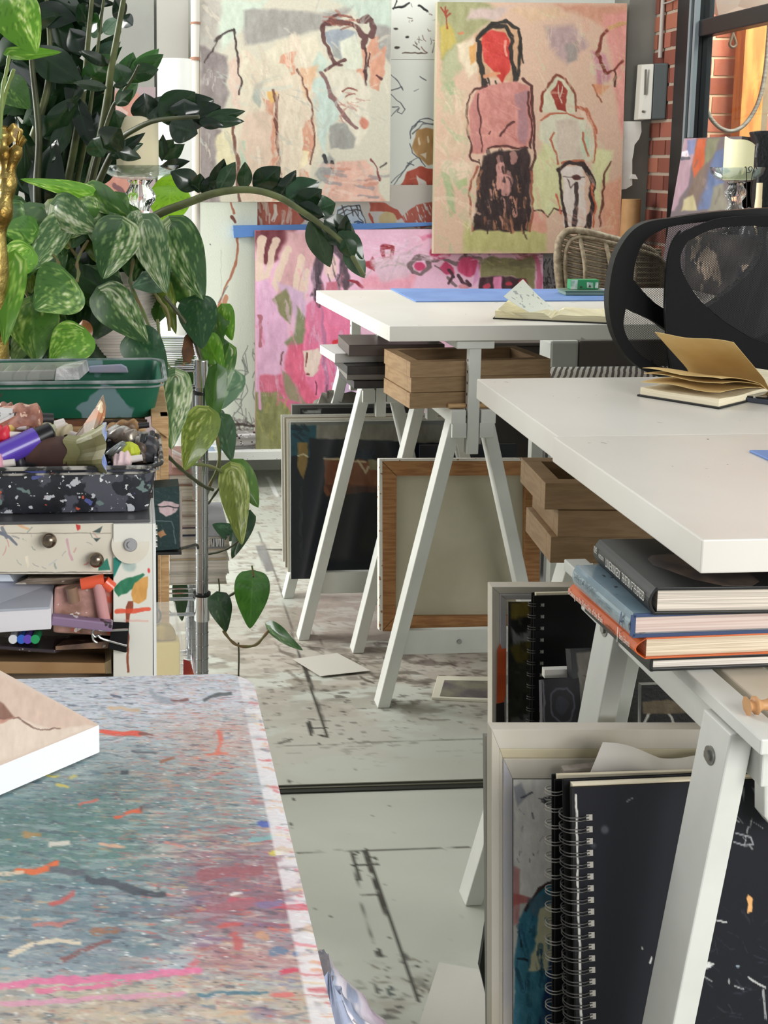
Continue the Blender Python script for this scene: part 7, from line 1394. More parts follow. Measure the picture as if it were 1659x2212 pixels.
MB().cyl((x,2.42,zt_-.009), (x,2.42,zt_+.003), .001).build('wick', mat('wick', (40,34,30), .8), cd)
t, c, h = candlestand(1593, 362, 3.15, 116, 394, 450, ZC, 'glass candle stand with fluted stem on the dark cabinet behind the office chair')
z0_ = c.z-h+.0065; x = PY(1596,340,3.15).x; r = 31/2700*3.15
cd = thing('candle', (x, 3.15, z0_), 'half melted cream candle with a slumped rim behind the office chair', 'candle')
ztl = PY(0,296,3.15).z-z0_; ztr = PY(0,312,3.15).z-z0_
m = MB()
def wf(u, v):
    a = 2*math.pi*u; tp_ = ztl*(.5-.5*math.cos(a+.2)) + ztr*(.5+.5*math.cos(a+.2)); tp_ += .003*math.sin(3*a)
    if v < .7: return Vector((x+r*math.cos(a), 3.15+r*math.sin(a), z0_+tp_*v/.7))
    if v < .8: k = (v-.7)/.1; rr = r*(1+.05*math.sin(k*3.14)*(1+math.cos(a))); return Vector((x+rr*(1-.12*k)*math.cos(a), 3.15+rr*(1-.12*k)*math.sin(a), z0_+tp_+.002*math.sin(k*3.14)))
    k = (v-.8)/.2; return Vector((x+r*.88*(1-k)*math.cos(a), 3.15+r*.88*(1-k)*math.sin(a), z0_+tp_-(.03)*k**.5))
m.grid(wf, 40, 30); m.build('wax', WAX2, cd, smooth=True); MB().cyl((x,3.15,z0_+ztl*.5), (x,3.15,z0_+ztl*.75), .001).build('wick', MATS['wick'], cd)
bt = MB().cyl(PY(1636,455,3.02)-Vector((0,0,.06)), PY(1639,430,3.02), .0105, .008, 20).cyl(PY(1639,430,3.02), PY(1641,395,3.02), .0075, .007, 18); bt.v = [Vector((p.x, p.y, max(p.z, ZC))) for p in bt.v]
label(bt.build('brush', mat('cream_handle', (236,216,176), .5), smooth=True), 'cream handled brush standing upright right of the second candle', 'brush')
sc = MB(); 
for pts in ([(1613,455),(1613,415),(1612,365),(1609,362)], [(1613,372),(1620,372),(1625,364),(1622,360),(1617,363),(1619,370)], [(1625,455),(1622,420),(1624,385),(1628,366),(1633,360),(1635,366)]): sc.tube([PY(a, b, 3.0) for a, b in pts], .0011, 6)
w_ = thing('wire_scrap', (PY(1613,450,3.0).x, 3.0, ZC), 'thin bent dark wire with a curl standing in front of the second candle', 'wire')
sc.build('wire', mat('dark_wire', (60,56,54), .4, .8), w_, smooth=True); m = MB(); m.lathe((PY(1618,450,3.0).x, 3.0, ZC), [(.018,0),(.02,.01),(.012,.035),(.006,.05),(.006,.07),(.002,.075)], 20); m.build('base', mat('smoky_glass', (70,70,74), .1, coat=.5), w_, smooth=True)
o = MB(); pts = [(1628,285),(1645,282),(1700,282),(1700,470),(1636,470),(1634,420),(1637,380),(1632,340),(1636,310)]; o.prism([PY(a, b, 3.3) for a, b in pts], (0,1,0), .03); o.v = [Vector((p.x, p.y, max(p.z, ZC))) for p in o.v]
label(o.build('black_backpack', mat('black_glossy_bag', (22,24,28), .3, splat=[((130,134,138), 9, .70), ((60,64,74), 5, .6)], bump=.4), bevel=.004), 'black glossy shape with highlights at the right edge behind the second candle', 'bag')
# ================================================================== gold ornament
GOLD = mat('crumpled_gold', (196,172,104), .34, .9, col2=(132,104,50), scale=26, bump=1.0, bscale=110)
go = thing('gold_ornament', tuple(PY(15,560,2.05)-Vector((0,0,.1))), 'crumpled gold figure like ornament at the left edge among the leaves', 'ornament')
m = MB(); P_ = [PY(q[0], q[1], 2.05) for q in [(-14,640),(-8,520),(2,460),(14,420),(18,380),(30,340),(40,315)]]
m.tube(P_, lambda u: .021*(1-.6*u)*(1+.2*math.sin(u*23)), 16); m.build('body', GOLD, go, smooth=True)
m = MB(); m.tube([PY(q[0], q[1], 2.05) for q in [(14,390),(10,345),(6,300),(5,272)]], lambda u: .012*(1-.3*u)*(1+.3*math.sin(u*19)), 12); m.build('arm', GOLD, go, smooth=True)
for pts in ([(38,322),(44,302),(50,292)], [(42,318),(52,304),(56,300)], [(36,320),(40,296),(42,284)]): MB().tube([PY(q[0], q[1], 2.05) for q in pts], .0035, 8).build('spike', GOLD, go, smooth=True)
m = MB(); m.grid(lambda u, v: PY(4+42*u+4*math.sin(v*9), 272+40*v+6*math.sin(u*8), 2.06-.012*math.sin(u*3.1)), 12, 10, thick=.0006); m.build('veil', mat('gold_gauze', (190,160,90), .3, .7, alpha=.6), go, smooth=True)
zz0 = PY(-12,640,2.05).z; b0_ = go.location; MB().cyl((P_[0].x, 2.05, .46), P_[0]+Vector((0,0,.01)), .03, .022, 20).build('foot', GOLD, go, smooth=True)
zz0 = .5
pdx = thing('wooden_stool', (P_[0].x-.05, 2.05, 0), 'plain stool hidden by the leaves, carrying the gold ornament', 'stool')
MB().box((P_[0].x-.16, 1.97, zz0-.065), (P_[0].x+.06, 2.13, zz0-.0405)).build('seat', OAKL, pdx, bevel=.003)
for xx in (P_[0].x-.15, P_[0].x+.05):
    for yy in (1.98, 2.12): MB().cyl((xx, yy, 0), (xx, yy, zz0-.065), .01).build('leg', OAKL, pdx)
# ================================================================== leaves
LEAF = paintmat('leaf_waxy', .32, .12, 90, coat=.25, spec=.5, trans_leaf=.22)
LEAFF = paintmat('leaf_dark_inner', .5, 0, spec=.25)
LEAFZ = paintmat('leaf_dark_gloss', .22, .06, 60, coat=.4, spec=.6, trans_leaf=.04)
STEM = mat('green_stem', (96,112,62), .5, col2=(120,100,66), scale=30)
STEMD = mat('dark_stem', (72,78,48), .45, col2=(58,60,40), scale=20)
ZST = mat('zz_stem', (104,112,70), .45, col2=(84,90,58), scale=24)
def heart(w):  # half width along the blade 0..1, pothos
    return lambda t: max(0.0, (math.sin(math.pi*min(1, t**.62))**.8)*(1-.25*t))
def ovate(t): return max(0.0, math.sin(math.pi*t**.85))**.75
LR = random.Random(3)
def leafmesh(m, B, T, wpx_m, kind='heart', roll=0, cup=.18, droop=.12, pal=None, var=0, seed=0, toward=None, nu=16, nv=22):
    B = Vector(B); T = Vector(T); ax = T-B; Lg = ax.length; ax.normalize()
    vd = (EYE-(B+T)/2).normalized() if toward is None else Vector(toward)
    n0 = (vd-ax*vd.dot(ax)).normalized(); side = ax.cross(n0).normalized()
    q = Matrix.Rotation(rad(roll), 3, ax); side = q@side; n = q@n0
    prof = (lambda t: max(0.0, math.sin(math.pi*t**.56))**.66*(1-.25*t)) if kind == 'heart' else ((lambda t: max(0.0, math.sin(math.pi*t**.80))**.85) if kind == 'ovate' else (lambda t: max(0.0, math.sin(math.pi*t**.9))**1.1))
    pmax = max(prof(i/30) for i in range(31)); W = wpx_m/2/pmax
    def fn(u, v):
        s = (u-.5)*2; t = v; w = prof(t)*W; back = 0
        if kind == 'heart': back = -.13*Lg*abs(s)**1.5*max(0, 1-t*3.4)
        p = B+ax*(t*Lg+back)+side*(s*w*(1 if abs(s) < 1 else 1))
        z = -cup*w*abs(s)**1.3*1.0 + cup*.35*w - droop*Lg*(t-.35)**2*1.2 + .012*Lg*math.sin(9*t+seed)*abs(s)
        return p+n*z
    base, lite, pale = pal
    def cf(u, v):
        s = (u-.5)*2; a = abs(s)
        vn = abs(math.sin((v*9-a*3.2)*math.pi)); k = 1-.16*(vn < .16)*(a > .06)
        mid = a < .045
        c = np.array(base, float)
        if var:
            f_ = float(fbm(np.array([v*7-a*5+seed*3.3]), np.array([s*9+seed]), seed+3, 3)[0]); st = float(lat(np.array([(v*8-a*6)*2.0+seed]), np.array([s*16.0]), seed+9)[0])
            sidebias = .12*math.sin(seed*1.7)*np.sign(s)+(.5-v)*.08
            q_ = f_*.6+st*.4+sidebias; th = .83-.27*var
            c = c*(1-min(1, max(0, (q_-th+.10)/.08)))+np.array(lite, float)*min(1, max(0, (q_-th+.10)/.08))
            if q_ > th+.085: kk = min(.9, (q_-th-.085)/.06); c = c*(1-kk)+np.array(pale, float)*kk
        else: c = c+(float(fbm(np.array([v*5.0+seed]), np.array([s*3.0]), seed, 2)[0])-.5)*22
        if mid: c = c*.7+np.array(lite, float)*.3
        c = c*k; return tuple(np.clip(c, 3, 250))
    m.grid(fn, nu, nv, cf); return m
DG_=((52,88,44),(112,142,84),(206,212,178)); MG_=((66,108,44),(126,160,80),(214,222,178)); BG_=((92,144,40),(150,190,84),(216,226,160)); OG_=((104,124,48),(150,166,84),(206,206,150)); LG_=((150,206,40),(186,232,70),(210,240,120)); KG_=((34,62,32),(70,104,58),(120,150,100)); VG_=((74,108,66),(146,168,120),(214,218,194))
pot = thing('potted_pothos', (PY(250,775,2.38).x, 2.38, zS[0]+.004), 'trailing plant with marbled heart shaped leaves in a ribbed white pot', 'potted plant')
def M_(wpx, Y): return wpx/2700*Y
xc = PY(247,700,2.38).x; rp = M_(108, 2.38); ztp = PY(0,588,2.30).z; zpp = zS[0]+.004
prof = [(rp*.78,0),(rp*.8,.004)]; N_ = 26
for i in range(N_): u = i/N_; rr = rp*(.80+.22*u**.7); z = .006+(ztp-zpp-.03)*u; prof += [(rr, z), (rr*1.018, z+.3*(ztp-zpp-.03)/N_), (rr*1.0, z+.8*(ztp-zpp-.03)/N_)]
prof += [(rp*1.06, ztp-zpp-.022), (rp*1.07, ztp-zpp), (rp*.98, ztp-zpp), (rp*.96, ztp-zpp-.03), (.01, ztp-zpp-.03)]
MB().lathe((xc, 2.38, zpp), prof, 48).build('pot', mat('ribbed_white_pot', (226,216,212), .6, col2=(206,198,196), scale=20, stretch=(.2,.2,4)), pot, smooth=True)
MB().cyl((xc,2.38,ztp-.04), (xc,2.38,ztp-.025), rp*.9, n=32).build('soil', mat('potting_soil', (50,38,30), .95, bump=.8, bscale=60), pot)
HL = [ # bx,by,tx,ty,w,Y0,Y1,pal,var,roll,cup
 (118,446,212,500,74,2.22,2.16,VG_,1.0,10,.2),(138,478,60,590,66,2.22,2.15,VG_,.75,-15,.3),(262,480,224,598,96,2.16,2.10,DG_,.85,0,.25),(310,478,357,630,74,2.18,2.10,VG_,1.0,12,.25),(372,484,440,645,88,2.24,2.18,DG_,.8,-6,.25),(285,460,303,494,34,2.2,2.18,VG_,.95,0,.2),
 (152,606,80,664,118,2.10,2.02,MG_,.7,0,.12),(66,655,80,778,108,2.12,2.06,KG_ if False else ((62,98,36),(104,132,60),(150,170,100)),.55,0,.15),(176,716,110,786,90,2.08,2.04,BG_,.65,8,.2),(219,630,314,734,86,2.14,2.05,DG_,.8,0,.22),(287,724,358,812,86,2.10,2.02,((44,84,54),(92,124,84),(140,160,120)),.35,0,.12),
 (352,600,290,618,52,2.2,2.14,((58,92,66),(110,140,110),(170,190,160)),.5,10,.3),(424,648,436,750,80,2.22,2.16,((40,78,44),(84,112,70),(120,150,110)),.25,0,.2),(378,812,370,966,74,2.06,1.98,VG_,.9,0,.2),(446,892,400,1014,74,2.05,2.0,OG_,.6,0,.25),(468,800,458,928,46,2.2,2.18,MG_,0,10,.4),
 (445,728,480,802,48,2.25,2.2,BG_,.3,10,.3),(492,752,476,860,40,2.26,2.22,MG_,.2,20,.5),(506,806,480,882,56,2.3,2.26,((100,134,104),(160,184,150),(206,216,190)),.8,0,.15),(478,902,500,994,48,2.28,2.22,((70,100,70),(120,146,116),(160,180,150)),.3,0,.25),(500,1016,522,1174,62,2.10,2.03,((112,128,62),(160,172,100),(206,210,160)),.75,0,.35),(508,1002,560,1094,60,2.16,2.12,((74,112,36),(110,146,60),(150,180,90)),.2,-20,.3),
 (508,1156,462,1134,36,2.3,2.26,((54,96,66),(90,130,100),(140,170,140)),.2,0,.2),(536,1112,500,1206,40,2.26,2.22,((38,70,40),(70,104,60),(100,130,90)),.1,10,.4),(546,1243,540,1354,74,2.16,2.08,((58,110,28),(96,146,50),(130,170,80)),0,0,.12),(470,1286,488,1362,50,2.18,2.12,((34,62,34),(66,100,56),(90,120,80)),.1,0,.25),(580,1352,648,1404,30,2.12,2.04,((54,92,46),(110,150,90),(180,200,160)),.3,20,.5),
 (30,560,10,740,60,2.08,2.0,BG_,.5,0,.25),(78,498,2,494,58,2.18,2.12,MG_,.45,0,.2),(62,538,-6,604,70,2.12,2.06,BG_,.6,0,.2),(70,700,28,784,56,2.16,2.1,((78,100,62),(126,146,96),(170,180,140)),.5,0,.2),(240,664,200,734,60,2.22,2.18,((36,60,34),(60,90,50),(90,120,80)),.2,0,.2),(196,416,50,388,32,2.28,2.2,BG_,.5,0,.3),(188,408,285,470,54,2.3,2.22,MG_,.5,0,.25),(128,600,92,640,40,2.2,2.17,MG_,.3,0,.3),
 (16,-6,76,112,96,1.95,1.90,BG_,.6,0,.25),(20,118,132,116,30,2.0,1.98,BG_,.3,30,.5),(12,178,62,232,62,2.2,2.16,((60,96,40),(96,130,60),(130,160,90)),.3,0,.2),(165,590,252,640,50,2.2,2.18,KG_,0,0,.2),(352,610,378,720,34,2.26,2.22,OG_,.3,10,.4),(368,410,362,492,84,2.62,2.58,LG_,0,0,.12),(345,396,392,442,64,2.64,2.62,LG_,0,0,.12),
 (250,640,185,600,70,2.24,2.2,KG_,0,0,.1),(225,770,170,800,80,2.3,2.25,((26,46,26),(50,80,44),(80,100,60)),0,0,.1),(320,830,250,800,60,2.3,2.26,((20,36,22),(50,80,44),(80,100,60)),0,0,.1),(388,1262,392,1345,34,2.34,2.34,((40,70,38),(66,96,56),(90,120,80)),0,10,.2),(406,520,372,566,50,2.3,2.25,MG_,.5,0,.2),(330,500,300,560,50,2.26,2.22,VG_,.6,0,.2),(210,450,150,440,44,2.26,2.24,MG_,.6,0,.2),(250,420,262,490,48,2.28,2.22,MG_,.4,0,.2),(110,520,130,600,56,2.26,2.2,DG_,.5,0,.2)]
R = random.Random(12)
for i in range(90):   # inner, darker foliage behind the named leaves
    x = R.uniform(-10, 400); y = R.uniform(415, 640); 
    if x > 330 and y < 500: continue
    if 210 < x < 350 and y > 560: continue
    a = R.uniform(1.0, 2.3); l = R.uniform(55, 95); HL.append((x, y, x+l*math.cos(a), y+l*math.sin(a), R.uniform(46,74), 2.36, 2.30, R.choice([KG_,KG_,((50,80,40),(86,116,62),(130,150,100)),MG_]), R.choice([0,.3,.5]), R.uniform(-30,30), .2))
for i in range(54):
    x = R.uniform(0, 400); y = R.uniform(430, 590)
    if x > 310 and y < 480 or 215 < x < 345 and y > 530: continue
    a = R.uniform(1.0, 2.2); l = R.uniform(64, 96); HL.append((x, y, x+l*math.cos(a), y+l*math.sin(a), R.uniform(56,84), 2.29, 2.23, R.choice([DG_,MG_,((62,98,50),(110,146,84),(170,190,140)),VG_,OG_]), R.choice([.2,.5,.7]), R.uniform(-30,30), .2))
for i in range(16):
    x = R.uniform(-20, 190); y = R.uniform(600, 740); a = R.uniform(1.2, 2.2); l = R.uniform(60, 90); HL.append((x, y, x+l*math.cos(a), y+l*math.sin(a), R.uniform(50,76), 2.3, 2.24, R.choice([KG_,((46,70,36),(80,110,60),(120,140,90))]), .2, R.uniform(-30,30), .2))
for i in range(22):
    y = R.uniform(640, 1000); x = 370+R.uniform(0, 100)+(20 if y < 800 else 0); a = R.uniform(1.2, 2.0); l = R.uniform(46, 74)
    if y > 820 and x < 410: continue
    HL.append((x, y, x+l*math.cos(a), y+l*math.sin(a), R.uniform(34,50), 2.34, 2.30, R.choice([MG_,KG_,BG_,OG_]), R.choice([0,.2,.4]), R.uniform(-30,30), .3))
fol = MB()
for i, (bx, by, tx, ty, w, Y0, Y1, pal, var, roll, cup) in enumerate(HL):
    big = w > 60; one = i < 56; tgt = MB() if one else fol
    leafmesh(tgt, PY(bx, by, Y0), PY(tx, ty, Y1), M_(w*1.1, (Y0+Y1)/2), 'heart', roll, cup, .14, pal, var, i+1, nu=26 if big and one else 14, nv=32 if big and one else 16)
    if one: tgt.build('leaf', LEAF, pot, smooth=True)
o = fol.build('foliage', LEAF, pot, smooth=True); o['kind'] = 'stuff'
def vine(pts, r, Y0, Y1, m=STEM):
    n = len(pts); return MB().tube([PY(x, y, Y0+(Y1-Y0)*i/(n-1)) for i, (x, y) in enumerate(pts)], lambda u: r*(1+.18*math.sin(u*31)), 8).build('vine', m, pot, smooth=True)
for pts, r, Y0, Y1, m in [
 ([(288,560),(282,600),(285,622),(305,665),(322,705),(333,728)],.0034,2.24,2.12,STEM), ([(310,618),(330,630),(345,650),(362,675),(366,715)],.0032,2.2,2.18,STEM), ([(355,640),(380,670),(402,700),(424,745),(434,775)],.0038,2.2,2.2,STEMD),
 ([(340,690),(352,770),(372,800),(380,816)],.0026,2.14,2.06,STEM), ([(446,770),(462,860),(466,930),(474,975),(470,1012),(452,1050),(440,1090)],.0034,2.24,2.26,STEM), ([(362,985),(388,1010),(412,1030),(440,1050),(460,1058)],.0034,2.08,2.14,STEMD), ([(400,1006),(430,1003),(462,1010),(486,1024),(500,1032)],.0028,2.08,2.12,STEM),
 ([(450,1088),(470,1060),(490,1035),(512,1018)],.0022,2.24,2.16,STEMD), ([(450,1197),(480,1190),(508,1175),(530,1150)],.0022,2.24,2.2,STEMD), ([(455,1297),(490,1290),(520,1270),(548,1244)],.0024,2.2,2.16,STEMD), ([(482,1362),(500,1385),(520,1396),(550,1394),(570,1375),(584,1356)],.0026,2.14,2.12,STEM), ([(472,1250),(474,1275),(468,1296)],.0014,2.2,2.2,STEMD), ([(515,1388),(516,1420),(515,1470)],.0016,2.14,2.14,STEMD),
 ([(548,1246),(546,1232),(544,1222)],.0016,2.16,2.16,STEM), ([(96,560),(100,545),(120,556),(130,575),(146,590)],.0024,2.2,2.18,STEM), ([(165,610),(170,590),(166,570),(175,545),(190,520)],.003,2.12,2.2,STEM), ([(170,560),(150,530),(140,500)],.003,2.24,2.24,STEM), ([(0,520),(40,600),(70,660),(90,700)],.003,2.2,2.16,STEM), ([(35,650),(60,690),(72,720)],.0022,2.14,2.14,STEM), ([(0,300),(5,200),(15,150),(20,120)],.003,2.0,2.0,mat('pale_stem', (132,150,84), .5)), ([(30,150),(4,240),(0,420),(6,520)],.003,2.0,2.1,MATS['pale_stem']), ([(240,640),(262,700),(280,728)],.0022,2.2,2.12,STEM), ([(395,790),(405,770),(412,785)],.0018,2.26,2.26,OAKL)]:
    vine(pts, r, Y0, Y1, m)
MB().prism([PY(x, y, 2.2) for x, y in [(398,728),(406,718),(416,740),(420,765),(410,785),(396,782),(392,760)]], (.2,1,0), .004).build('dry_leaf', mat('dried_leaf', (112,74,44), .7, col2=(84,56,36), scale=30, bump=.6), pot, bevel=.001)
m = MB(); leafmesh(m, PY(178,690,2.16), PY(186,745,2.14), .03, 'ovate', 20, .4, .2, ((150,96,50),(170,120,70),(190,140,90)), 0, 5); m.build('dry_leaf', LEAF, pot, smooth=True)
# ================================================================== dark stalked plant (glossy leaflets on thick stalks)
zz_ = thing('stalk_plant', (PY(120,600,2.55).x, 2.55, zS[0]+.004), 'tall dark green plant with thick upright stalks and glossy oval leaflets behind the marbled plant', 'potted plant')
xz = PY(95,600,2.53).x
MB().lathe((xz, 2.53, zS[0]+.004), [(.07,0),(.09,.08),(.1,.17),(.105,.175),(.095,.17),(.09,.15),(.005,.15)], 36).build('pot', mat('dark_grey_pot', (60,60,62), .6), zz_, smooth=True)
ZP = [((26,48,28),(58,92,56),(120,150,120)), ((34,62,34),(66,104,60),(130,160,120)), ((22,40,26),(50,80,50),(110,130,110))]
ZB = [((46,88,34),(80,120,60),(140,170,110))]
def zstem(pts, Ys, r, leaves, mst=ZST, lm=1.0):
    n = len(pts); P = [PY(x, y, Ys[0]+(Ys[1]-Ys[0])*i/(n-1)) for i, (x, y) in enumerate(pts)]
    st_ = MB().tube(P, lambda u: r*(1-.55*u), 12).build('stalk', mst, zz_, smooth=True)
    for i, q in enumerate(leaves):
        bx, by, tx, ty, w = q[:5]; roll = q[5] if len(q) > 5 else LR.uniform(-25, 25); pal = q[6] if len(q) > 6 else LR.choice(ZP); u = i/max(1, len(leaves)); Y = q[7] if len(q) > 7 else Ys[0]+(Ys[1]-Ys[0])*max(0, min(1, (u)))
        mb = MB(); leafmesh(mb, PY(bx, by, Y), PY(tx, ty, Y+LR.uniform(-.05, .02)), M_(w, Y)*lm*1.3, 'ovate', roll, .22, .12, pal, 0, i+3, nu=14, nv=18); mb.build('leaflet', LEAFZ, st_, smooth=True)
# arching stalk over the painting
zstem([(300,500),(340,464),(400,440),(470,416),(540,410),(600,425),(650,455),(700,490),(745,530),(786,596)], (2.35,2.12), .0088, [
 (430,404,370,370,40,10),(428,418,432,376,26,0),(440,424,462,378,26,0),(462,416,484,345,30,10),(472,414,506,352,32,-10,((60,84,64),(130,150,130),(170,190,170))),(528,410,530,352,26,10),(548,410,604,362,44,0),(585,418,617,388,40,0),(600,430,640,368,26,10),(618,432,690,392,52,0,((40,72,46),(110,140,110),(170,190,170))),(640,450,694,410,40,0),(680,455,722,440,42,0,((50,84,56),(110,140,110),(170,190,170))),(640,448,700,468,34,20),(672,470,712,575,44,0,((44,64,34),(60,90,50),(80,110,60))),(690,488,735,530,30,20),(740,530,748,466,24,0),(700,475,770,510,42,0),(730,500,785,560,40,0),(748,530,788,602,34,0,((60,90,64),(120,150,120),(200,210,200))),(745,515,762,560,30,10)], ZST)
# arching stalk with a heavy leaf spray above the candle
zstem([(190,440),(210,400),(235,345),(262,300),(290,280),(330,262),(375,256),(430,252)], (2.4,2.2), .0075, [
 (262,285,248,238,36,0),(318,262,312,202,50,10),(330,262,350,206,52,-10,((60,76,62),(90,110,90),(130,150,130))),(345,262,420,200,60,0),(370,262,462,215,62,0),(365,268,425,288,50,0,((44,60,46),(80,100,80),(120,140,120))),(420,262,476,230,46,0),(400,250,398,212,50,0),(440,258,530,240,22,0),(445,262,528,262,22,0),(430,262,482,272,20,0),(235,345,312,288,22,0),(240,335,310,310,22,0),(250,325,306,342,24,0),(240,300,208,326,34,0),(222,320,260,280,50,0,((30,46,30),(60,84,56),(90,110,90))),(200,300,225,340,40,0)], STEMD)
# upright pale green stalks
zstem([(190,410),(215,310),(232,215),(240,150),(256,60),(270,-20)], (2.42,2.3), .0098, [(268,40,250,0,30),(262,36,285,54,26,0),(238,140,170,110,20,0),(232,190,160,178,18,0)])
zstem([(145,400),(165,290),(182,180),(190,90),(200,-20)], (2.5,2.42), .0085, [(196,60,224,70,28,0,((110,140,112),(150,170,150),(190,200,190))),(225,72,262,36,26,0,((110,140,112),(150,170,150),(190,200,190))),(190,20,170,10,16),(190,45,214,52,32,0,ZB[0]),(178,178,240,132,40,0,ZB[0]),(172,200,262,88,26,0),(200,165,240,122,44,0,ZB[0])])
zstem([(165,400),(185,300),(194,240),(205,150),(214,80),(226,-20)], (2.5,2.44), .0055, [(200,130,258,88,26,0,((50,80,60),(90,120,90),(130,150,130))),(196,60,170,10,30,0,((30,56,36),(60,90,60),(90,110,90)))])
zstem([(190,420),(205,350),(240,240),(258,210),(285,170),(300,140)], (2.4,2.3), .005, [
 (262,196,288,112,40,0,((50,96,40),(90,130,70),(140,160,120))),(274,176,352,118,34,0,ZB[0]),(282,172,344,104,32,0,((66,116,50),(100,140,70),(140,160,120))),(272,180,252,136,34,0,((38,70,34),(70,100,60),(90,110,90))),(286,160,342,150,30,0,((38,66,34),(70,100,60),(90,110,90))),(250,224,300,178,26,0,((50,90,40),(70,100,60),(90,110,90))),(250,228,285,196,24,0),(244,186,276,182,10,0)], STEMD)
# far left dark stalks and broad leaves
zstem([(85,520),(80,400),(84,290),(70,150),(66,100)], (2.45,2.4), .009, [], STEMD)
zstem([(60,330),(90,240),(104,180),(108,100),(100,-10)], (2.5,2.5), .009, [])
big_ = []
for q in [(80,478,118,300,110,0),(80,440,40,250,80,10),(120,440,150,260,70,-10),(90,300,170,205,60,0),(60,20,168,42,70,0),(90,10,170,120,76,0),(60,100,180,180,90,0),(150,60,184,120,60,0),(130,60,120,200,56,0),(170,140,150,240,50,0),(60,250,150,310,60,0),(30,120,70,240,70,0),(160,200,200,330,50,0),(40,320,90,440,80,0),(100,330,70,500,80,0),(24,130,68,190,50,0,((22,42,30),(50,80,50),(80,100,80))),(20,60,130,30,60,0),(110,-10,180,36,60,0),(150,250,110,350,50,0),(180,0,250,10,26,0),(210,240,200,300,40,0)]: big_.append(q)
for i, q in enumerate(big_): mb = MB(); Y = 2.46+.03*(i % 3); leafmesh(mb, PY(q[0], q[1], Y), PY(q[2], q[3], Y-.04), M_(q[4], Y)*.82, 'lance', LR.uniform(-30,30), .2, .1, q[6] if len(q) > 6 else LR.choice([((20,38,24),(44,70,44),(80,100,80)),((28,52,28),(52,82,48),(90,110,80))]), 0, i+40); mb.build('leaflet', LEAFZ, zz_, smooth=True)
mb = MB()
R = random.Random(4)
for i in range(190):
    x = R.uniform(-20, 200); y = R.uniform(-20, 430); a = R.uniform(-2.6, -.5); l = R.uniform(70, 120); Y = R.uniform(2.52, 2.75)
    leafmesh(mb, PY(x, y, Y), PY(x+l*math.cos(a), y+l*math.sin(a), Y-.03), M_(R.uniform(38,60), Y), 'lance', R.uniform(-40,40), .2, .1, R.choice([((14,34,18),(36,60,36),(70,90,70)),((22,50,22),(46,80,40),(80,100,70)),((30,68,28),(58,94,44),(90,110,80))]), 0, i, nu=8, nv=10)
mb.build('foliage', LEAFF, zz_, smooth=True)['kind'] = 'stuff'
# leaflets around the candle to the right
for i, q in enumerate([(352,330,374,302,30),(350,345,398,312,34),(345,360,410,348,24),(360,345,338,300,26),(425,402,368,372,42),(250,262,285,320,46),(230,380,196,330,40),(190,330,230,300,34),(350,350,352,290,24)]): mb = MB(); leafmesh(mb, PY(q[0], q[1], 2.46), PY(q[2], q[3], 2.43), M_(q[4], 2.46), 'lance', 0, .2, .1, LR.choice(ZP), 0, i+90); mb.build('leaflet', LEAFZ, zz_, smooth=True)
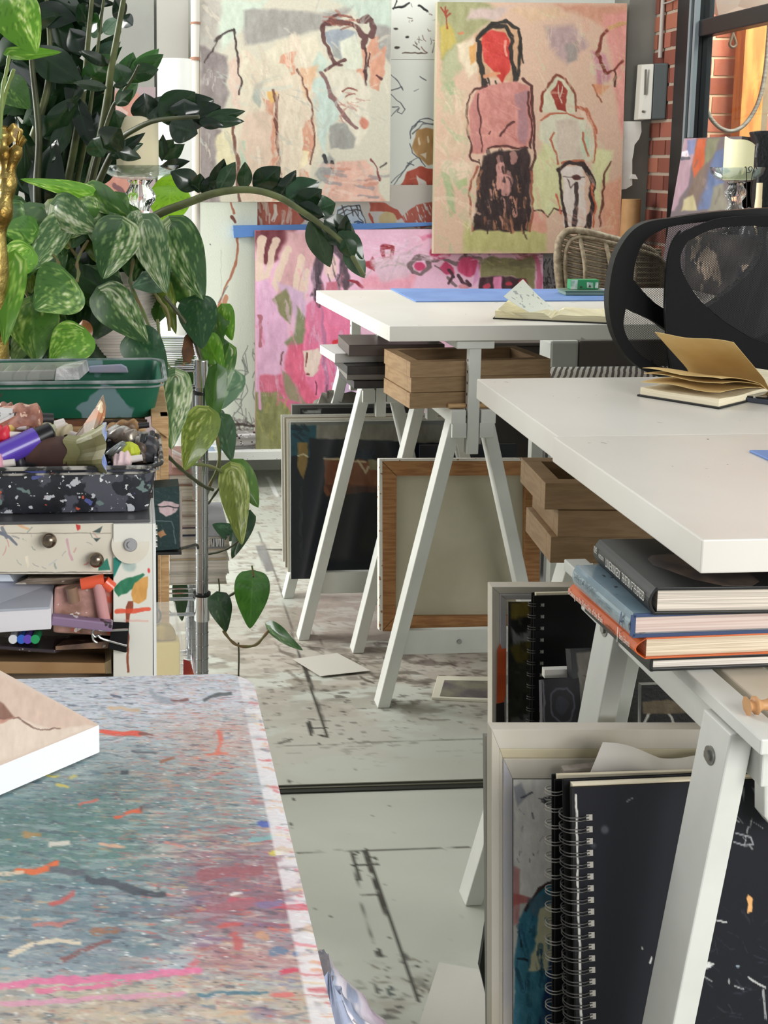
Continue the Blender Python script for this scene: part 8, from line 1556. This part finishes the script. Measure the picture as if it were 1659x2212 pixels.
# ================================================================== light and camera
def area(name, loc, target, sx, sy, e, col=(1,1,1)):
    l = bpy.data.lights.new(name, 'AREA'); l.shape = 'RECTANGLE'; l.size = sx; l.size_y = sy; l.energy = e; l.color = col
    o = bpy.data.objects.new(name, l); COL.objects.link(o); o.location = loc; o.rotation_euler = (Vector(target)-Vector(loc)).to_track_quat('-Z', 'Y').to_euler(); return o
area('window_light_left', (-2.4, 3.5, 1.7), (.6, 3.2, .4), 1.8, 1.8, 160, (1,.99,.96))
area('window_light_behind', (1.2, -.6, 1.4), (.55, 1.4, .6), 1.4, 1.0, 44, (1,.99,.97))
area('skylight', (-.3, 2.6, 3.1), (-.1, 2.6, 0), 2.0, 2.4, 14, (.98,.99,1))
area('fill_light_back', (.5, 3.75, 2.9), (.6, 4.6, .9), 2.2, .7, 20, (1,1,.98))  # added fill lamp that brightens the back wall from above
area('yard_light', (3.0, 4.0, 2.6), (2.4, 5.3, 1.2), 1.2, 1.2, 170, (1,.97,.9))
w = bpy.data.worlds.new('World'); SC.world = w; w.use_nodes = True; bg = w.node_tree.nodes['Background']; bg.inputs[0].default_value = (.93,.96,1.0,1); bg.inputs[1].default_value = .29
cam = bpy.data.cameras.new('Camera'); co = bpy.data.objects.new('Camera', cam); COL.objects.link(co); SC.camera = co
cam.sensor_width = 36; cam.sensor_fit = 'AUTO'; cam.lens = FPX/2212*36; cam.clip_start = .05
cam.shift_x = (829.5-PCX)/2212; cam.shift_y = -(1106-PCY)/2212
Rm = Matrix((rt, up, -fw)).transposed(); co.matrix_world = Matrix.Translation(EYE)@Rm.to_4x4()
SC.view_settings.view_transform = 'Standard'; SC.view_settings.look = 'None'; SC.view_settings.exposure = 0.0; SC.view_settings.gamma = 1.0; SC.view_settings.use_curve_mapping = False
for ob in list(bpy.data.objects):
    if ob.name.startswith('t.') and ob.type == 'FONT': bpy.data.objects.remove(ob)

GR = {'trestle': 'white wooden trestles under the desks', 'desk_top': 'white desk tops', 'paint_tube': 'paint tubes in the black tray', 'notebook': 'dark notebooks on the far trestle', 'art_panel': 'panels leaning under the far desk', 'drawing_sheet': 'drawings pinned on the back wall', 'candle_stand': 'glass candle stands', 'cutting_mat': 'blue mats on the desks', 'floor_paper': 'loose papers on the floor'}
for ob in bpy.data.objects:
    if ob.parent or 'label' not in ob: continue
    k = ob.name.split('.')[0]
    if k in GR and 'yellowed' not in ob['label'] and 'smudgy' not in ob['label']: ob['group'] = GR[k]
    if k == 'book': ob['group'] = 'books on the chrome rack' if 'rack' in ob['label'] else 'art books on the near trestle'
    if k == 'box_frame': ob['group'] = 'box frames under the far desk' if 'far desk' in ob['label'] else 'box frames under the middle desk'
